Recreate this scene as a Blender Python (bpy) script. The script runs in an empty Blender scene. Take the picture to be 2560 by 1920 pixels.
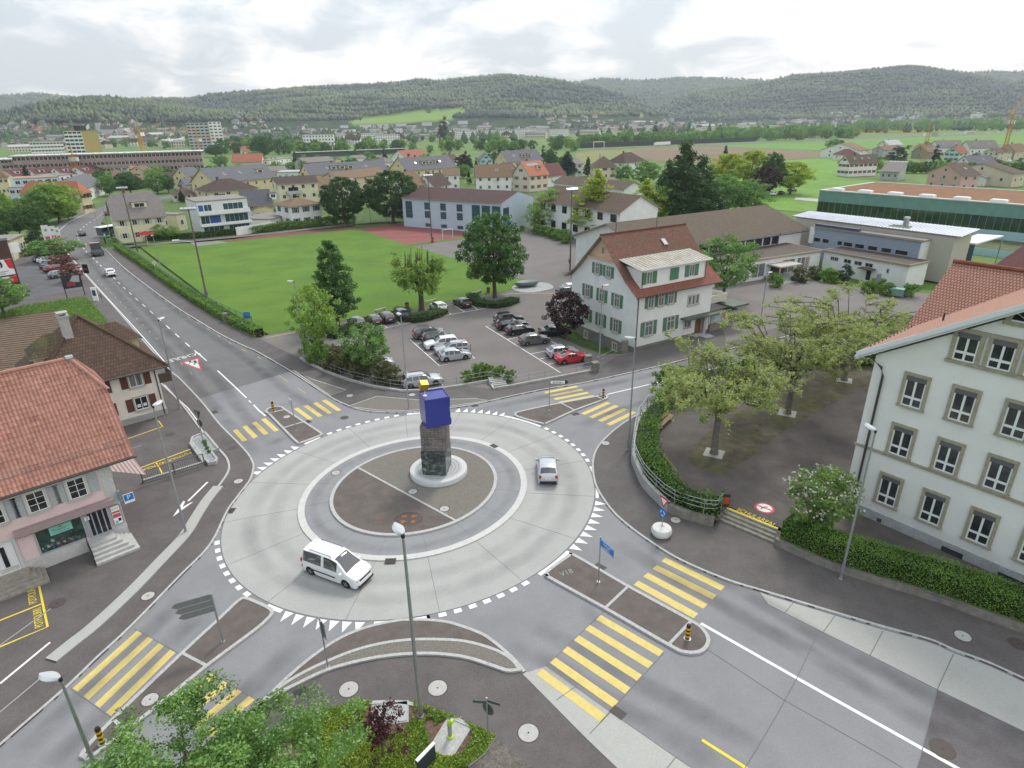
import bpy,bmesh,math,random
import numpy as np
from mathutils import Vector,Matrix,noise as mnoise
random.seed(7)
S=bpy.context.scene
C=S.collection
R=math.radians
CAM_H=28.0
FPX,PITCH,ROLL=1560.2,.3998,-.0152
cd=bpy.data.cameras.new('camera');cam=bpy.data.objects.new('camera',cd);C.objects.link(cam)
cd.sensor_width=36;cd.lens=FPX/2560*36;cd.clip_start=.5;cd.clip_end=40000
_f=Vector((0,math.cos(PITCH),-math.sin(PITCH)));_r0=Vector((1,0,0));_u0=_r0.cross(_f)
_r=math.cos(ROLL)*_r0+math.sin(ROLL)*_u0;_u=-math.sin(ROLL)*_r0+math.cos(ROLL)*_u0
cam.matrix_world=Matrix(((_r.x,_u.x,-_f.x,0),(_r.y,_u.y,-_f.y,0),(_r.z,_u.z,-_f.z,CAM_H),(0,0,0,1)))
S.camera=cam
SUN_EL,SUN_AZ=R(52),R(25)
w=bpy.data.worlds.new('World');S.world=w;w.use_nodes=True
nt=w.node_tree;nt.nodes.clear();N=nt.nodes.new;K=nt.links.new
sky=N('ShaderNodeTexSky');sky.sky_type='NISHITA';sky.sun_disc=False
sky.sun_elevation=SUN_EL;sky.sun_rotation=SUN_AZ;sky.air_density=1.4;sky.dust_density=2
tc=N('ShaderNodeTexCoord')
sep=N('ShaderNodeSeparateXYZ');K(tc.outputs['Generated'],sep.inputs[0])
zc=N('ShaderNodeMath');zc.operation='MAXIMUM';K(sep.outputs['Z'],zc.inputs[0]);zc.inputs[1].default_value=.0
za=N('ShaderNodeMath');za.operation='ADD';K(zc.outputs[0],za.inputs[0]);za.inputs[1].default_value=.30
cmb=N('ShaderNodeCombineXYZ')
for i,a in enumerate('XY'):
 d=N('ShaderNodeMath');d.operation='DIVIDE';K(sep.outputs[a],d.inputs[0]);K(za.outputs[0],d.inputs[1]);K(d.outputs[0],cmb.inputs[i])
def wnoise(scale,detail,rough,dist,off):
 m=N('ShaderNodeMapping');m.inputs['Location'].default_value=off;K(cmb.outputs[0],m.inputs[0])
 n=N('ShaderNodeTexNoise');n.inputs['Scale'].default_value=scale;n.inputs['Detail'].default_value=detail
 n.inputs['Roughness'].default_value=rough;n.inputs['Distortion'].default_value=dist;K(m.outputs[0],n.inputs['Vector']);return n
n1=wnoise(2.9,9,.6,.4,(3.1,1.7,0));n2=wnoise(.7,3,.5,.2,(7.3,2.2,0))
mx=N('ShaderNodeMath');mx.operation='MULTIPLY_ADD';K(n2.outputs['Fac'],mx.inputs[0]);mx.inputs[1].default_value=.75;mx.inputs[2].default_value=-.36
sm=N('ShaderNodeMath');sm.operation='ADD';K(n1.outputs['Fac'],sm.inputs[0]);K(mx.outputs[0],sm.inputs[1])
sx=N('ShaderNodeMath');sx.operation='MULTIPLY_ADD';K(sep.outputs['X'],sx.inputs[0]);sx.inputs[1].default_value=.16;K(sm.outputs[0],sx.inputs[2])
rmp=N('ShaderNodeValToRGB');K(sx.outputs[0],rmp.inputs[0])
e=rmp.color_ramp.elements;e[0].position=.39;e[0].color=(.50,.59,.68,1);e[1].position=.64;e[1].color=(1.12,1.14,1.16,1)
x=e.new(.475);x.color=(.73,.80,.87,1);x=e.new(.545);x.color=(.95,.985,1.02,1)
b1=N('ShaderNodeBackground');K(sky.outputs[0],b1.inputs[0]);b1.inputs[1].default_value=.1
b2=N('ShaderNodeBackground');K(rmp.outputs[0],b2.inputs[0]);b2.inputs[1].default_value=.86
mix=N('ShaderNodeMixShader');mix.inputs[0].default_value=.9;K(b1.outputs[0],mix.inputs[1]);K(b2.outputs[0],mix.inputs[2])
wo=N('ShaderNodeOutputWorld');K(mix.outputs[0],wo.inputs[0])
sd=bpy.data.lights.new('sun','SUN');sd.energy=1.5;sd.angle=R(12);sd.color=(1,.97,.92)
so=bpy.data.objects.new('sun',sd);C.objects.link(so)
sdir=Vector((math.sin(SUN_AZ)*math.cos(SUN_EL),math.cos(SUN_AZ)*math.cos(SUN_EL),math.sin(SUN_EL)))
so.rotation_euler=sdir.to_track_quat('Z','Y').to_euler();so.location=(60,100,300)
V=S.view_settings;V.view_transform='Standard';V.look='None';V.exposure=.70;V.gamma=1
cy=S.cycles;cy.max_bounces=6;cy.diffuse_bounces=2;cy.glossy_bounces=2;cy.transmission_bounces=3;cy.transparent_max_bounces=12
cy.volume_bounces=0;cy.caustics_reflective=False;cy.caustics_refractive=False;cy.sample_clamp_indirect=3
def ray(px,py):return(_r*((px-1280)/FPX)-_u*((py-960)/FPX)+_f)
def G(px,py,z=0.):
 d=ray(px,py);t=(z-CAM_H)/d.z
 return Vector((d.x*t,d.y*t,z))
def ZH(base,py):
 """height above the ground point `base` that shows at image row py"""
 lo,hi=-5.,120.
 for _ in range(40):
  m=(lo+hi)/2;v=Vector((base.x,base.y,m-CAM_H));y=960-FPX*v.dot(_u)/v.dot(_f)
  if y>py:lo=m
  else:hi=m
 return(lo+hi)/2
def PX(P):
 v=Vector(P)-Vector((0,0,CAM_H));return 1280+FPX*v.dot(_r)/v.dot(_f),960-FPX*v.dot(_u)/v.dot(_f)
MATS={}
def M(name,col=None,rough=.7,var=0.,scale=3.,bump=0.,bscale=None,metal=0.,spec=.4,col2=None,detail=5,coat=0.,stretch=None,stain=None,grain=.3):
 if name in MATS:return MATS[name]
 m=bpy.data.materials.new(name);MATS[name]=m;m.use_nodes=True;t=m.node_tree;p=t.nodes['Principled BSDF']
 col=tuple(col);p.inputs['Base Color'].default_value=(*col,1);p.inputs['Roughness'].default_value=rough
 p.inputs['Metallic'].default_value=metal;p.inputs['Specular IOR Level'].default_value=spec;p.inputs['Coat Weight'].default_value=coat
 if var or bump or col2:
  g=t.nodes.new('ShaderNodeNewGeometry');src=g.outputs['Position']
  if stretch:
   mp=t.nodes.new('ShaderNodeMapping');mp.inputs['Scale'].default_value=stretch;t.links.new(src,mp.inputs[0]);src=mp.outputs[0]
  n=t.nodes.new('ShaderNodeTexNoise');n.inputs['Scale'].default_value=scale;n.inputs['Detail'].default_value=detail;n.inputs['Roughness'].default_value=.62
  t.links.new(src,n.inputs['Vector'])
  r=t.nodes.new('ShaderNodeValToRGB');c2=col2 or tuple(min(1,c*(1+var))for c in col);c1=col if col2 else tuple(c*(1-var)for c in col)
  r.color_ramp.elements[0].position=.33;r.color_ramp.elements[1].position=.67
  r.color_ramp.elements[0].color=(*c1,1);r.color_ramp.elements[1].color=(*c2,1)
  t.links.new(n.outputs['Fac'],r.inputs[0]);out=r.outputs[0]
  n2=t.nodes.new('ShaderNodeTexNoise');n2.inputs['Scale'].default_value=bscale or scale*9;n2.inputs['Detail'].default_value=3
  t.links.new(g.outputs['Position'],n2.inputs['Vector'])
  mm=t.nodes.new('ShaderNodeMix');mm.data_type='RGBA';mm.blend_type='OVERLAY';mm.inputs[0].default_value=min(1,grain+var)
  t.links.new(out,mm.inputs[6]);t.links.new(n2.outputs['Fac'],mm.inputs[7]);out=mm.outputs[2]
  if stain:
   sc,amt,scol=stain
   n3=t.nodes.new('ShaderNodeTexNoise');n3.inputs['Scale'].default_value=sc;n3.inputs['Detail'].default_value=6;n3.inputs['Roughness'].default_value=.7
   t.links.new(src,n3.inputs['Vector'])
   r3=t.nodes.new('ShaderNodeValToRGB');r3.color_ramp.elements[0].position=.48;r3.color_ramp.elements[1].position=.72;r3.color_ramp.elements[1].color=(amt,)*3+(1,)
   t.links.new(n3.outputs['Fac'],r3.inputs[0])
   m3=t.nodes.new('ShaderNodeMix');m3.data_type='RGBA';t.links.new(r3.outputs[0],m3.inputs[0]);t.links.new(out,m3.inputs[6]);m3.inputs[7].default_value=(*scol,1);out=m3.outputs[2]
  t.links.new(out,p.inputs['Base Color'])
  if bump:
   b=t.nodes.new('ShaderNodeBump');b.inputs['Strength'].default_value=bump;b.inputs['Distance'].default_value=.03
   t.links.new(n2.outputs['Fac'],b.inputs['Height']);t.links.new(b.outputs[0],p.inputs['Normal'])
 return m
def tiles(name,c1,c2,bw=.25,rh=.35,moss=None,bump=.6,rough=.85,mortar=None,msize=.02,amt=.5):
 """roof tiles, bricks or panels laid out in the faces' own uv (metres)"""
 if name in MATS:return MATS[name]
 m=bpy.data.materials.new(name);MATS[name]=m;m.use_nodes=True;t=m.node_tree;p=t.nodes['Principled BSDF'];p.inputs['Roughness'].default_value=rough
 p.inputs['Specular IOR Level'].default_value=.25
 uv=t.nodes.new('ShaderNodeUVMap');b=t.nodes.new('ShaderNodeTexBrick');t.links.new(uv.outputs[0],b.inputs['Vector'])
 b.inputs['Color1'].default_value=(*c1,1);b.inputs['Color2'].default_value=(*c2,1);b.inputs['Mortar'].default_value=(*(mortar or tuple(.45*c for c in c1)),1)
 b.inputs['Scale'].default_value=1;b.inputs['Brick Width'].default_value=bw;b.inputs['Row Height'].default_value=rh;b.inputs['Mortar Size'].default_value=msize;b.inputs['Mortar Smooth'].default_value=.4
 out=b.outputs['Color']
 g=t.nodes.new('ShaderNodeNewGeometry');n=t.nodes.new('ShaderNodeTexNoise');n.inputs['Scale'].default_value=.8;n.inputs['Detail'].default_value=7;n.inputs['Roughness'].default_value=.7
 t.links.new(g.outputs['Position'],n.inputs['Vector'])
 r=t.nodes.new('ShaderNodeValToRGB');r.color_ramp.elements[0].position=.46;r.color_ramp.elements[1].position=.7;r.color_ramp.elements[1].color=(amt,amt,amt,1)
 t.links.new(n.outputs['Fac'],r.inputs[0])
 mm=t.nodes.new('ShaderNodeMix');mm.data_type='RGBA';t.links.new(r.outputs[0],mm.inputs[0]);t.links.new(out,mm.inputs[6]);mm.inputs[7].default_value=(*(moss or tuple(.6*c for c in c1)),1)
 t.links.new(mm.outputs[2],p.inputs['Base Color'])
 bp=t.nodes.new('ShaderNodeBump');bp.invert=True;bp.inputs['Strength'].default_value=bump;bp.inputs['Distance'].default_value=.04
 t.links.new(b.outputs['Fac'],bp.inputs['Height']);t.links.new(bp.outputs[0],p.inputs['Normal'])
 return m
def leafmat(name,c1,c2,trans=.35):
 if name in MATS:return MATS[name]
 m=bpy.data.materials.new(name);MATS[name]=m;m.use_nodes=True;t=m.node_tree;t.nodes.clear();n=t.nodes.new
 a=n('ShaderNodeAttribute');a.attribute_name='tint'
 mx=n('ShaderNodeMix');mx.data_type='RGBA';mx.inputs[6].default_value=(*c1,1);mx.inputs[7].default_value=(*c2,1);t.links.new(a.outputs['Fac'],mx.inputs[0])
 d=n('ShaderNodeBsdfDiffuse');tr=n('ShaderNodeBsdfTranslucent');t.links.new(mx.outputs[2],d.inputs[0]);t.links.new(mx.outputs[2],tr.inputs[0])
 s=n('ShaderNodeMixShader');s.inputs[0].default_value=trans;t.links.new(d.outputs[0],s.inputs[1]);t.links.new(tr.outputs[0],s.inputs[2])
 gl=n('ShaderNodeBsdfGlossy');gl.inputs['Roughness'].default_value=.45;gl.inputs['Color'].default_value=(.9,.95,1,1);s2=n('ShaderNodeMixShader');s2.inputs[0].default_value=.04
 t.links.new(s.outputs[0],s2.inputs[1]);t.links.new(gl.outputs[0],s2.inputs[2])
 o=n('ShaderNodeOutputMaterial');t.links.new(s2.outputs[0],o.inputs[0]);return m
def netmat(name,col,alpha):
 if name in MATS:return MATS[name]
 m=bpy.data.materials.new(name);MATS[name]=m;m.use_nodes=True;p=m.node_tree.nodes['Principled BSDF']
 p.inputs['Base Color'].default_value=(*col,1);p.inputs['Alpha'].default_value=alpha;p.inputs['Roughness'].default_value=.6;return m
glass=M('glass',(.015,.018,.02),.04,spec=.6)
glass_curtain=M('glass_curtained',(.16,.17,.17),.12,var=.5,scale=2.5,spec=.5,stretch=(3,3,.4))
glass_blue=M('glass_blue',(.03,.07,.10),.05,spec=.6)
white=M('white_paint',(.78,.78,.76),.5)
black=M('black_paint',(.015,.015,.016),.5)
galv=M('galvanised_steel',(.34,.36,.37),.45,var=.08,scale=4,metal=.6)
galv_dark=M('dark_steel',(.09,.105,.11),.5,metal=.3)
class MB:
 def __init__(s):s.v=[];s.f=[];s.m=[];s.uv=[]
 def add(s,vs,fs,mi=0,uvs=None):
  o=len(s.v);s.v+=[tuple(v)for v in vs]
  for k,f in enumerate(fs):
   s.f.append([i+o for i in f]);s.m.append(mi);s.uv.append(uvs[k]if uvs else None)
  return s
 def box(s,x0,y0,z0,x1,y1,z1,mi=0):
  v=[(x0,y0,z0),(x1,y0,z0),(x1,y1,z0),(x0,y1,z0),(x0,y0,z1),(x1,y0,z1),(x1,y1,z1),(x0,y1,z1)]
  X,Y,Z=x1-x0,y1-y0,z1-z0
  return s.add(v,[(3,2,1,0),(4,5,6,7),(0,1,5,4),(1,2,6,5),(2,3,7,6),(3,0,4,7)],mi,[[(0,0),(X,0),(X,Y),(0,Y)]]*2+[[(x0,z0),(x1,z0),(x1,z1),(x0,z1)],[(y0,z0),(y1,z0),(y1,z1),(y0,z1)],[(x1,z0),(x0,z0),(x0,z1),(x1,z1)],[(y1,z0),(y0,z0),(y0,z1),(y1,z1)]])
 def obox(s,c,sx,sy,sz,rz=0,mi=0,tilt=None):
  a=MB().box(-sx/2,-sy/2,-sz/2,sx/2,sy/2,sz/2);q=Matrix.Translation(c)@Matrix.Rotation(rz,4,'Z')
  if tilt:q=q@tilt
  return s.add([q@Vector(v)for v in a.v],a.f,mi,a.uv)
 def prism(s,poly,z0,z1,mi=0,top=True,bottom=False):
  n=len(poly);vs=[(p[0],p[1],z0)for p in poly]+[(p[0],p[1],z1)for p in poly]
  fs=[(i,(i+1)%n,n+(i+1)%n,n+i)for i in range(n)]
  if top:fs.append(tuple(range(n,2*n)))
  if bottom:fs.append(tuple(reversed(range(n))))
  return s.add(vs,fs,mi)
 def sheet(s,poly,z,mi=0):return s.add([(p[0],p[1],z)for p in poly],[tuple(range(len(poly)))],mi)
 def tube(s,pts,r,n=6,mi=0,cap=True):
  pts=[Vector(p)for p in pts];rs=r if isinstance(r,(list,tuple))else[r]*len(pts);vs=[]
  for i,p in enumerate(pts):
   d=(pts[min(i+1,len(pts)-1)]-pts[max(i-1,0)])
   d=d.normalized()if d.length>1e-9 else Vector((0,0,1))
   a=d.orthogonal().normalized()if abs(d.z)<.95 else Vector((1,0,0));a=(a-d*a.dot(d)).normalized();b=d.cross(a)
   vs+=[p+(a*math.cos(2*math.pi*k/n)+b*math.sin(2*math.pi*k/n))*rs[i]for k in range(n)]
  fs=[(i*n+k,i*n+(k+1)%n,(i+1)*n+(k+1)%n,(i+1)*n+k)for i in range(len(pts)-1)for k in range(n)]
  if cap:fs+=[tuple(reversed(range(n))),tuple(range((len(pts)-1)*n,len(pts)*n))]
  return s.add(vs,fs,mi)
 def lathe(s,prof,n=20,c=(0,0,0),mi=0):
  vs=[(c[0]+r*math.cos(2*math.pi*k/n),c[1]+r*math.sin(2*math.pi*k/n),c[2]+z)for r,z in prof for k in range(n)]
  fs=[(i*n+k,i*n+(k+1)%n,(i+1)*n+(k+1)%n,(i+1)*n+k)for i in range(len(prof)-1)for k in range(n)]
  fs+=[tuple(reversed(range(n))),tuple(range((len(prof)-1)*n,len(prof)*n))]
  return s.add(vs,fs,mi)
 def xf(s,m):s.v=[tuple(m@Vector(v))for v in s.v];return s
 def mesh(s,name,mats):
  me=bpy.data.meshes.new(name);me.from_pydata(s.v,[],s.f)
  for m in(mats if isinstance(mats,(list,tuple))else[mats]):me.materials.append(m)
  me.polygons.foreach_set('material_index',s.m)
  if any(s.uv):
   l=me.uv_layers.new(name='UVMap').data
   for p,u in zip(me.polygons,s.uv):
    if u:
     for li,c in zip(p.loop_indices,u):l[li].uv=c
  me.update();return me
 def obj(s,name,mats,parent=None,smooth=None,bevel=0):
  o=bpy.data.objects.new(name,s.mesh(name,mats));C.objects.link(o)
  if parent:o.parent=parent
  if smooth:shade(o.data,smooth)
  if bevel:
   b=o.modifiers.new('bevel','BEVEL');b.width=bevel;b.segments=2;b.limit_method='ANGLE'
  return o
def shade(me,ang=40):
 me.polygons.foreach_set('use_smooth',[True]*len(me.polygons))
 try:me.set_sharp_from_angle(angle=R(ang))
 except Exception:pass
def thing(name,label,cat,loc=(0,0,0),rz=0,group=None):
 o=bpy.data.objects.new(name,None);C.objects.link(o);o.location=loc;o.rotation_euler=(0,0,rz);o.empty_display_size=.3
 return tag(o,label,cat,group)
def tag(o,label,cat,group=None,kind=None):
 o['label']=label;o['category']=cat
 if group:o['group']=group
 if kind:o['kind']=kind
 return o
def struct(o,kind='structure'):o['kind']=kind;return o
def dup(o,parent=None,**kw):
 c=o.copy();C.objects.link(c)
 if parent:c.parent=parent
 for ch in list(o.children):dup(ch,c)
 for k,v in kw.items():setattr(c,k,v)
 return c
def catmull(P,n=6,closed=False):
 P=[Vector(p)for p in P];out=[];L=len(P)
 for i in range(L if closed else L-1):
  g=(lambda k:P[k%L])if closed else(lambda k:P[min(max(k,0),L-1)])
  a,b,c,d=g(i-1),g(i),g(i+1),g(i+2)
  for k in range(n):
   t=k/n;out.append(.5*((2*b)+(c-a)*t+(2*a-5*b+4*c-d)*t*t+(3*b-a-3*c+d)*t**3))
 if not closed:out.append(P[-1])
 return out
def gl(px,z=0.,sm=0,closed=False):
 P=[G(a,b,z)for a,b in px]
 return catmull(P,sm,closed)if sm else P
def offs(P,d,closed=False):
 """offset a polyline sideways (to its left)"""
 out=[];L=len(P)
 for i in range(L):
  a=P[(i-1)%L]if closed or i else P[0];b=P[(i+1)%L]if closed or i<L-1 else P[-1]
  t=(b-a);t.z=0;t=t.normalized()if t.length else Vector((1,0,0));out.append(P[i]+Vector((-t.y,t.x,0))*d)
 return out
def strip(mb,P,w0,w1,z0,z1,mi=0,closed=False):
 """solid strip between offsets w0..w1 of polyline P, from z0 up to z1"""
 A=offs(P,w0,closed);B=offs(P,w1,closed);n=len(P)
 for i in range(n if closed else n-1):
  j=(i+1)%n;a,b,c,d=A[i],A[j],B[j],B[i]
  vs=[(q.x,q.y,z1)for q in(a,b,c,d)]+[(q.x,q.y,z0)for q in(a,b,c,d)]
  mb.add(vs,[(0,1,2,3),(1,0,4,5),(3,2,6,7)],mi)
 return mb
def earea(P):return sum(P[i].x*P[(i+1)%len(P)].y-P[(i+1)%len(P)].x*P[i].y for i in range(len(P)))/2
def ccw(P):return P if earea(P)>0 else P[::-1]
def poly_fill(mb,P,z,mi=0):
 """triangulated concave sheet"""
 from mathutils.geometry import tessellate_polygon
 P=ccw(P);t=tessellate_polygon([[Vector((p.x,p.y,0))for p in P]])
 fs=[]
 for a,b,c in t:
  n=(P[b]-P[a]).cross(P[c]-P[a]).z
  fs.append((a,b,c)if n>0 else(a,c,b))
 return mb.add([(p.x,p.y,z)for p in P],fs,mi)
def sides(mb,P,z0,z1,mi=0):
 P=ccw(P);n=len(P)
 return mb.add([(p.x,p.y,z0)for p in P]+[(p.x,p.y,z1)for p in P],[(i,(i+1)%n,n+(i+1)%n,n+i)for i in range(n)],mi)
def surface(name,px,z,mat,sm=0,thick=0,closed=True,kind='structure'):
 P=gl(px,z,sm,True)if sm else gl(px,z);mb=MB();poly_fill(mb,P,z)
 if thick:sides(mb,P,z-thick,z)
 return struct(mb.obj(name,mat),kind)
def text_obj(name,txt,mat,size,M4,parent=None,align='CENTER',ext=.004,sx=1.):
 cu=bpy.data.curves.new(name,'FONT');cu.body=txt;cu.size=size;cu.align_x=align;cu.align_y='CENTER';cu.extrude=ext
 o=bpy.data.objects.new(name,cu);C.objects.link(o);dg=bpy.context.evaluated_depsgraph_get()
 me=bpy.data.meshes.new_from_object(o.evaluated_get(dg));bpy.data.objects.remove(o);bpy.data.curves.remove(cu)
 me.transform(M4@Matrix.Diagonal((sx,1,1,1)));me.materials.clear();me.materials.append(mat)
 o=bpy.data.objects.new(name,me);C.objects.link(o)
 if parent:o.parent=parent
 return o
def frame4(o,x,y):
 """matrix with origin o, x and y axes given"""
 x=Vector(x).normalized();z=x.cross(Vector(y)).normalized();y=z.cross(x)
 return Matrix(((x.x,y.x,z.x,o[0]),(x.y,y.y,z.y,o[1]),(x.z,y.z,z.z,o[2]),(0,0,0,1)))
m_asph=M('asphalt_old',(.145,.143,.143),.9,var=.10,scale=.35,bump=.25,bscale=14,stain=(.25,.5,(.145,.142,.142)))
m_pave=M('asphalt_pavement',(.105,.095,.092),.9,var=.13,scale=.5,bump=.3,bscale=16,stain=(.3,.5,(.15,.138,.135)))
m_lot=M('asphalt_lot',(.165,.152,.143),.92,var=.12,scale=.25,bump=.2,bscale=10,stain=(.5,.55,(.13,.12,.115)))
m_isl=M('asphalt_island',(.118,.100,.090),.92,var=.14,scale=1.2,bump=.4,bscale=22)
m_conc=M('concrete_ring',(.355,.355,.34),.8,grain=.12,var=.05,scale=.35,bump=.12,bscale=9,stain=(.22,.5,(.30,.30,.29)))
m_conc2=M('concrete_road',(.215,.217,.222),.8,grain=.12,var=.06,scale=.3,bump=.1,bscale=9,stain=(.16,.7,(.165,.168,.176)))
m_conc3=M('concrete_apron',(.235,.24,.245),.8,grain=.12,var=.06,scale=.6,bump=.1,bscale=10,stain=(.4,.6,(.19,.195,.20)))
m_concl=M('concrete_light',(.37,.37,.345),.8,grain=.12,var=.07,scale=.5,bump=.1,bscale=10,stain=(.5,.5,(.31,.305,.285)))
m_kerb=M('granite_kerb',(.40,.40,.385),.8,var=.15,scale=6,bump=.2,bscale=30)
m_joint=M('joint_sealant',(.15,.15,.15),.8)
m_pw=M('marking_white',(.74,.74,.72),.7,var=.06,scale=5)
m_py=M('marking_yellow',(.60,.475,.15),.75,var=.08,scale=2.2,bscale=25,stain=(2.5,.45,(.50,.43,.22)))
m_pyb=M('marking_bright_yellow',(.72,.55,.04),.7,var=.06,scale=5)
m_pyf=M('marking_faded_yellow',(.46,.36,.17),.8,var=.2,scale=3)
m_pr=M('marking_red',(.55,.07,.10),.7)
m_grass=M('lawn',(.082,.168,.013),.95,var=.16,scale=.12,bump=.5,bscale=12,stain=(.06,.6,(.115,.17,.016)),grain=.45)
m_mead=M('meadow',(.10,.17,.035),.95,var=.22,scale=.05,bscale=3,stain=(.03,.5,(.075,.13,.03)))
m_rough=M('rough_grass',(.075,.13,.03),.95,var=.35,scale=.6,bump=.6,bscale=8)
m_soil=M('ploughed_soil',(.135,.095,.065),.95,var=.2,scale=1.1,bump=.8,bscale=9)
m_gravel=M('gravel',(.175,.162,.14),.95,var=.3,scale=14,bump=1.,bscale=34)
m_red=M('red_sports_ground',(.235,.075,.070),.9,var=.15,scale=.25,stain=(.22,.8,(.15,.075,.07)),stretch=(.35,1,1))
m_track=M('cinder_track',(.15,.065,.05),.9,var=.15,scale=.8)
m_wall_c=M('wall_concrete',(.38,.38,.36),.85,var=.12,scale=1.5,bump=.2,stain=(1.1,.5,(.25,.24,.22)))
m_wall_o=M('wall_weathered',(.22,.205,.175),.9,var=.2,scale=2,bump=.3,stain=(1.3,.6,(.11,.105,.09)))
m_cob=tiles('cobbles',(.12,.105,.095),(.15,.13,.115),.12,.12,moss=(.10,.11,.03),bump=.5,mortar=(.05,.045,.04),amt=.25)
mb=MB();ring_r=[0,60,68,76,84,92,100,110,200,600,1500,4000,9000,16000]
vs=[(0,0,0)]+[(r*math.cos(a*math.pi/48),r*math.sin(a*math.pi/48),0)for r in ring_r[1:]for a in range(96)]
fs=[(0,1+a,1+(a+1)%96)for a in range(96)]
for k in range(len(ring_r)-2):
 o0,o1=1+k*96,1+(k+1)*96
 fs+=[(o0+a,o1+a,o1+(a+1)%96,o0+(a+1)%96)for a in range(96)]
mb.add([(x,y,-1.8 if-4<x<24 and 66<y<101 else-.30)for x,y,z in vs],fs);struct(mb.obj('ground',m_mead))
RA=R(-132.9)
def EL(c,a,b,n=128,z=0.,t0=0.,t1=2*math.pi):
 out=[]
 for k in range(n):
  t=t0+(t1-t0)*k/(n-1 if t1-t0<6.28 else n);x,y=a*math.cos(t),b*math.sin(t)
  out.append(Vector((c[0]+x*math.cos(RA)-y*math.sin(RA),c[1]+x*math.sin(RA)+y*math.cos(RA),z)))
 return out
RC,ROa,ROb=(-7.9,44.2),15.19,14.13
RPa,RPb=9.56,8.86;RIa,RIb=7.1,6.45;RC2,RC3=(-8.05,44.3),(-8.12,44.5)
def ell_t(px,py):
 d=G(px,py)-Vector((*RC,0));x=d.x*math.cos(RA)+d.y*math.sin(RA);y=-d.x*math.sin(RA)+d.y*math.cos(RA)
 return math.atan2(y/ROb,x/ROa)
A_=[(150,610),(179,646),(231,707),(271,750),(308,792),(416,915),(451,947),(506,1005),(550,1060),(593,1103),(622,1135),(635,1158),(636,1173),(628,1201),(602,1236),(576,1271),(558,1306),(544,1337),(517,1378),(454,1441),(335,1564),(245,1648),(175,1716),(70,1808),(-60,1922)]
C_=[(262,623),(304,666),(362,712),(434,765),(492,802),(550,837),(608,866),(640,880),(724,929),(822,993),(869,1016),(900,1026),(944,1032),(1016,1033),(1060,1030),(1126,1022),(1190,1012),(1280,992),(1367,974),(1448,961),(1569,935),(1656,915),(1760,889),(1880,862),(1990,838)]
D_=[(2040,880),(1900,918),(1780,957),(1700,987),(1659,1005),(1613,1028),(1569,1051),(1526,1083),(1494,1117),(1481,1149),(1481,1184),(1488,1216),(1509,1253),(1540,1291),(1593,1335),(1671,1387),(1734,1419),(1822,1455),(1920,1485),(2088,1536),(2210,1572),(2325,1604),(2385,1630),(2479,1665),(2600,1722)]
E_=[(1900,905),(1780,945),(1690,985),(1639,1018),(1613,1039),(1592,1068),(1582,1109),(1578,1149),(1587,1178),(1607,1219),(1645,1259),(1668,1280),(1726,1303),(1783,1317)]
W_=[(1935,1363),(2025,1403),(2116,1438),(2235,1473),(2339,1504),(2427,1536),(2600,1600)]
F_=[(1306,1683),(1318,1682),(1402,1766),(1476,1840),(1553,1913),(1570,1930)]
ISL_S=[(654,1756),(710,1700),(780,1641),(850,1595),(920,1567),(989,1552),(1024,1549),(1077,1550),(1129,1557),(1199,1581),(1234,1602),(1280,1641),(1315,1680)]
GR_U=[(662,1750),(685,1728),(745,1689),(815,1655),(885,1627),(955,1609),(1024,1600),(1094,1599),(1164,1604),(1234,1623),(1280,1648),(1303,1676)]
GR_L=[(658,1757),(675,1754),(745,1719),(815,1686),(885,1665),(955,1651),(1024,1644),(1094,1644),(1164,1653),(1234,1675),(1269,1686),(1303,1683)]
BED=[(640,1870),(699,1836),(745,1812),(815,1782),(885,1765),(955,1758),(1024,1761),(1094,1782),(1164,1810),(1241,1847)]
BED_R=[(1241,1847),(1213,1889),(1171,1922)]
S_=lambda px,z=0.,n=4:gl(px,z,n)
ST=(-92,219)
road=[(128,585),(134,572),(150,558),(180,542),(215,529),(245,521),(275,508),(310,498),(390,492),(470,478),(540,462),(545,470),(470,488),(400,500),(330,510),(285,521),(263,540),(252,560),(249,590),(250,610)]
P=gl(road+C_[:9],0,3)+gl([(640,957),(500,998)],0)+gl(list(reversed(A_[:7])),0,3)
mb=MB();poly_fill(mb,P,-.01);struct(mb.obj('road',m_asph))
mb=MB();poly_fill(mb,gl([(500,996),(640,955),(724,929)])+gl(C_[8:15],0,3)+gl([(1140,1100),(700,1250),(560,1250)])+gl(A_[15:6:-1],0,3),.0)
struct(mb.obj('road',m_conc2))
mb=MB();poly_fill(mb,gl(C_[14:22],0,3)+gl([(1690,985),(1660,1005)])+gl(D_[4:12],0,3)+gl([(1440,1240),(1100,1120),(1040,1060)]),.0);struct(mb.obj('road',m_conc2))
mb=MB();poly_fill(mb,gl(C_[21:],0,3)+gl(D_[:4],0,3)+gl([(1690,985)]),-.005);struct(mb.obj('road',m_asph))
mb=MB();poly_fill(mb,gl(D_[11:],0,3)+gl([(2600,1990),(1640,1990)])+gl(F_[::-1],0)+gl([(1030,1600),(1030,1450),(1400,1300)]),.0);struct(mb.obj('road',m_conc2))
mb=MB();poly_fill(mb,gl(A_[16:],0,3)+gl([(180,1990),(400,1950),(648,1760)])+gl(ISL_S[:8],0,2)+gl([(1050,1450),(640,1380)]),.0);struct(mb.obj('road',m_conc2))
surface('road',[(2343,1724),(2304,1882),(2270,1990),(2660,2000),(2660,1875),(2560,1829)],.006,M('asphalt_patch',(.12,.11,.112),.9,var=.2,scale=.8,bump=.4,bscale=18,stain=(.35,.7,(.155,.145,.148))))
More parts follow.
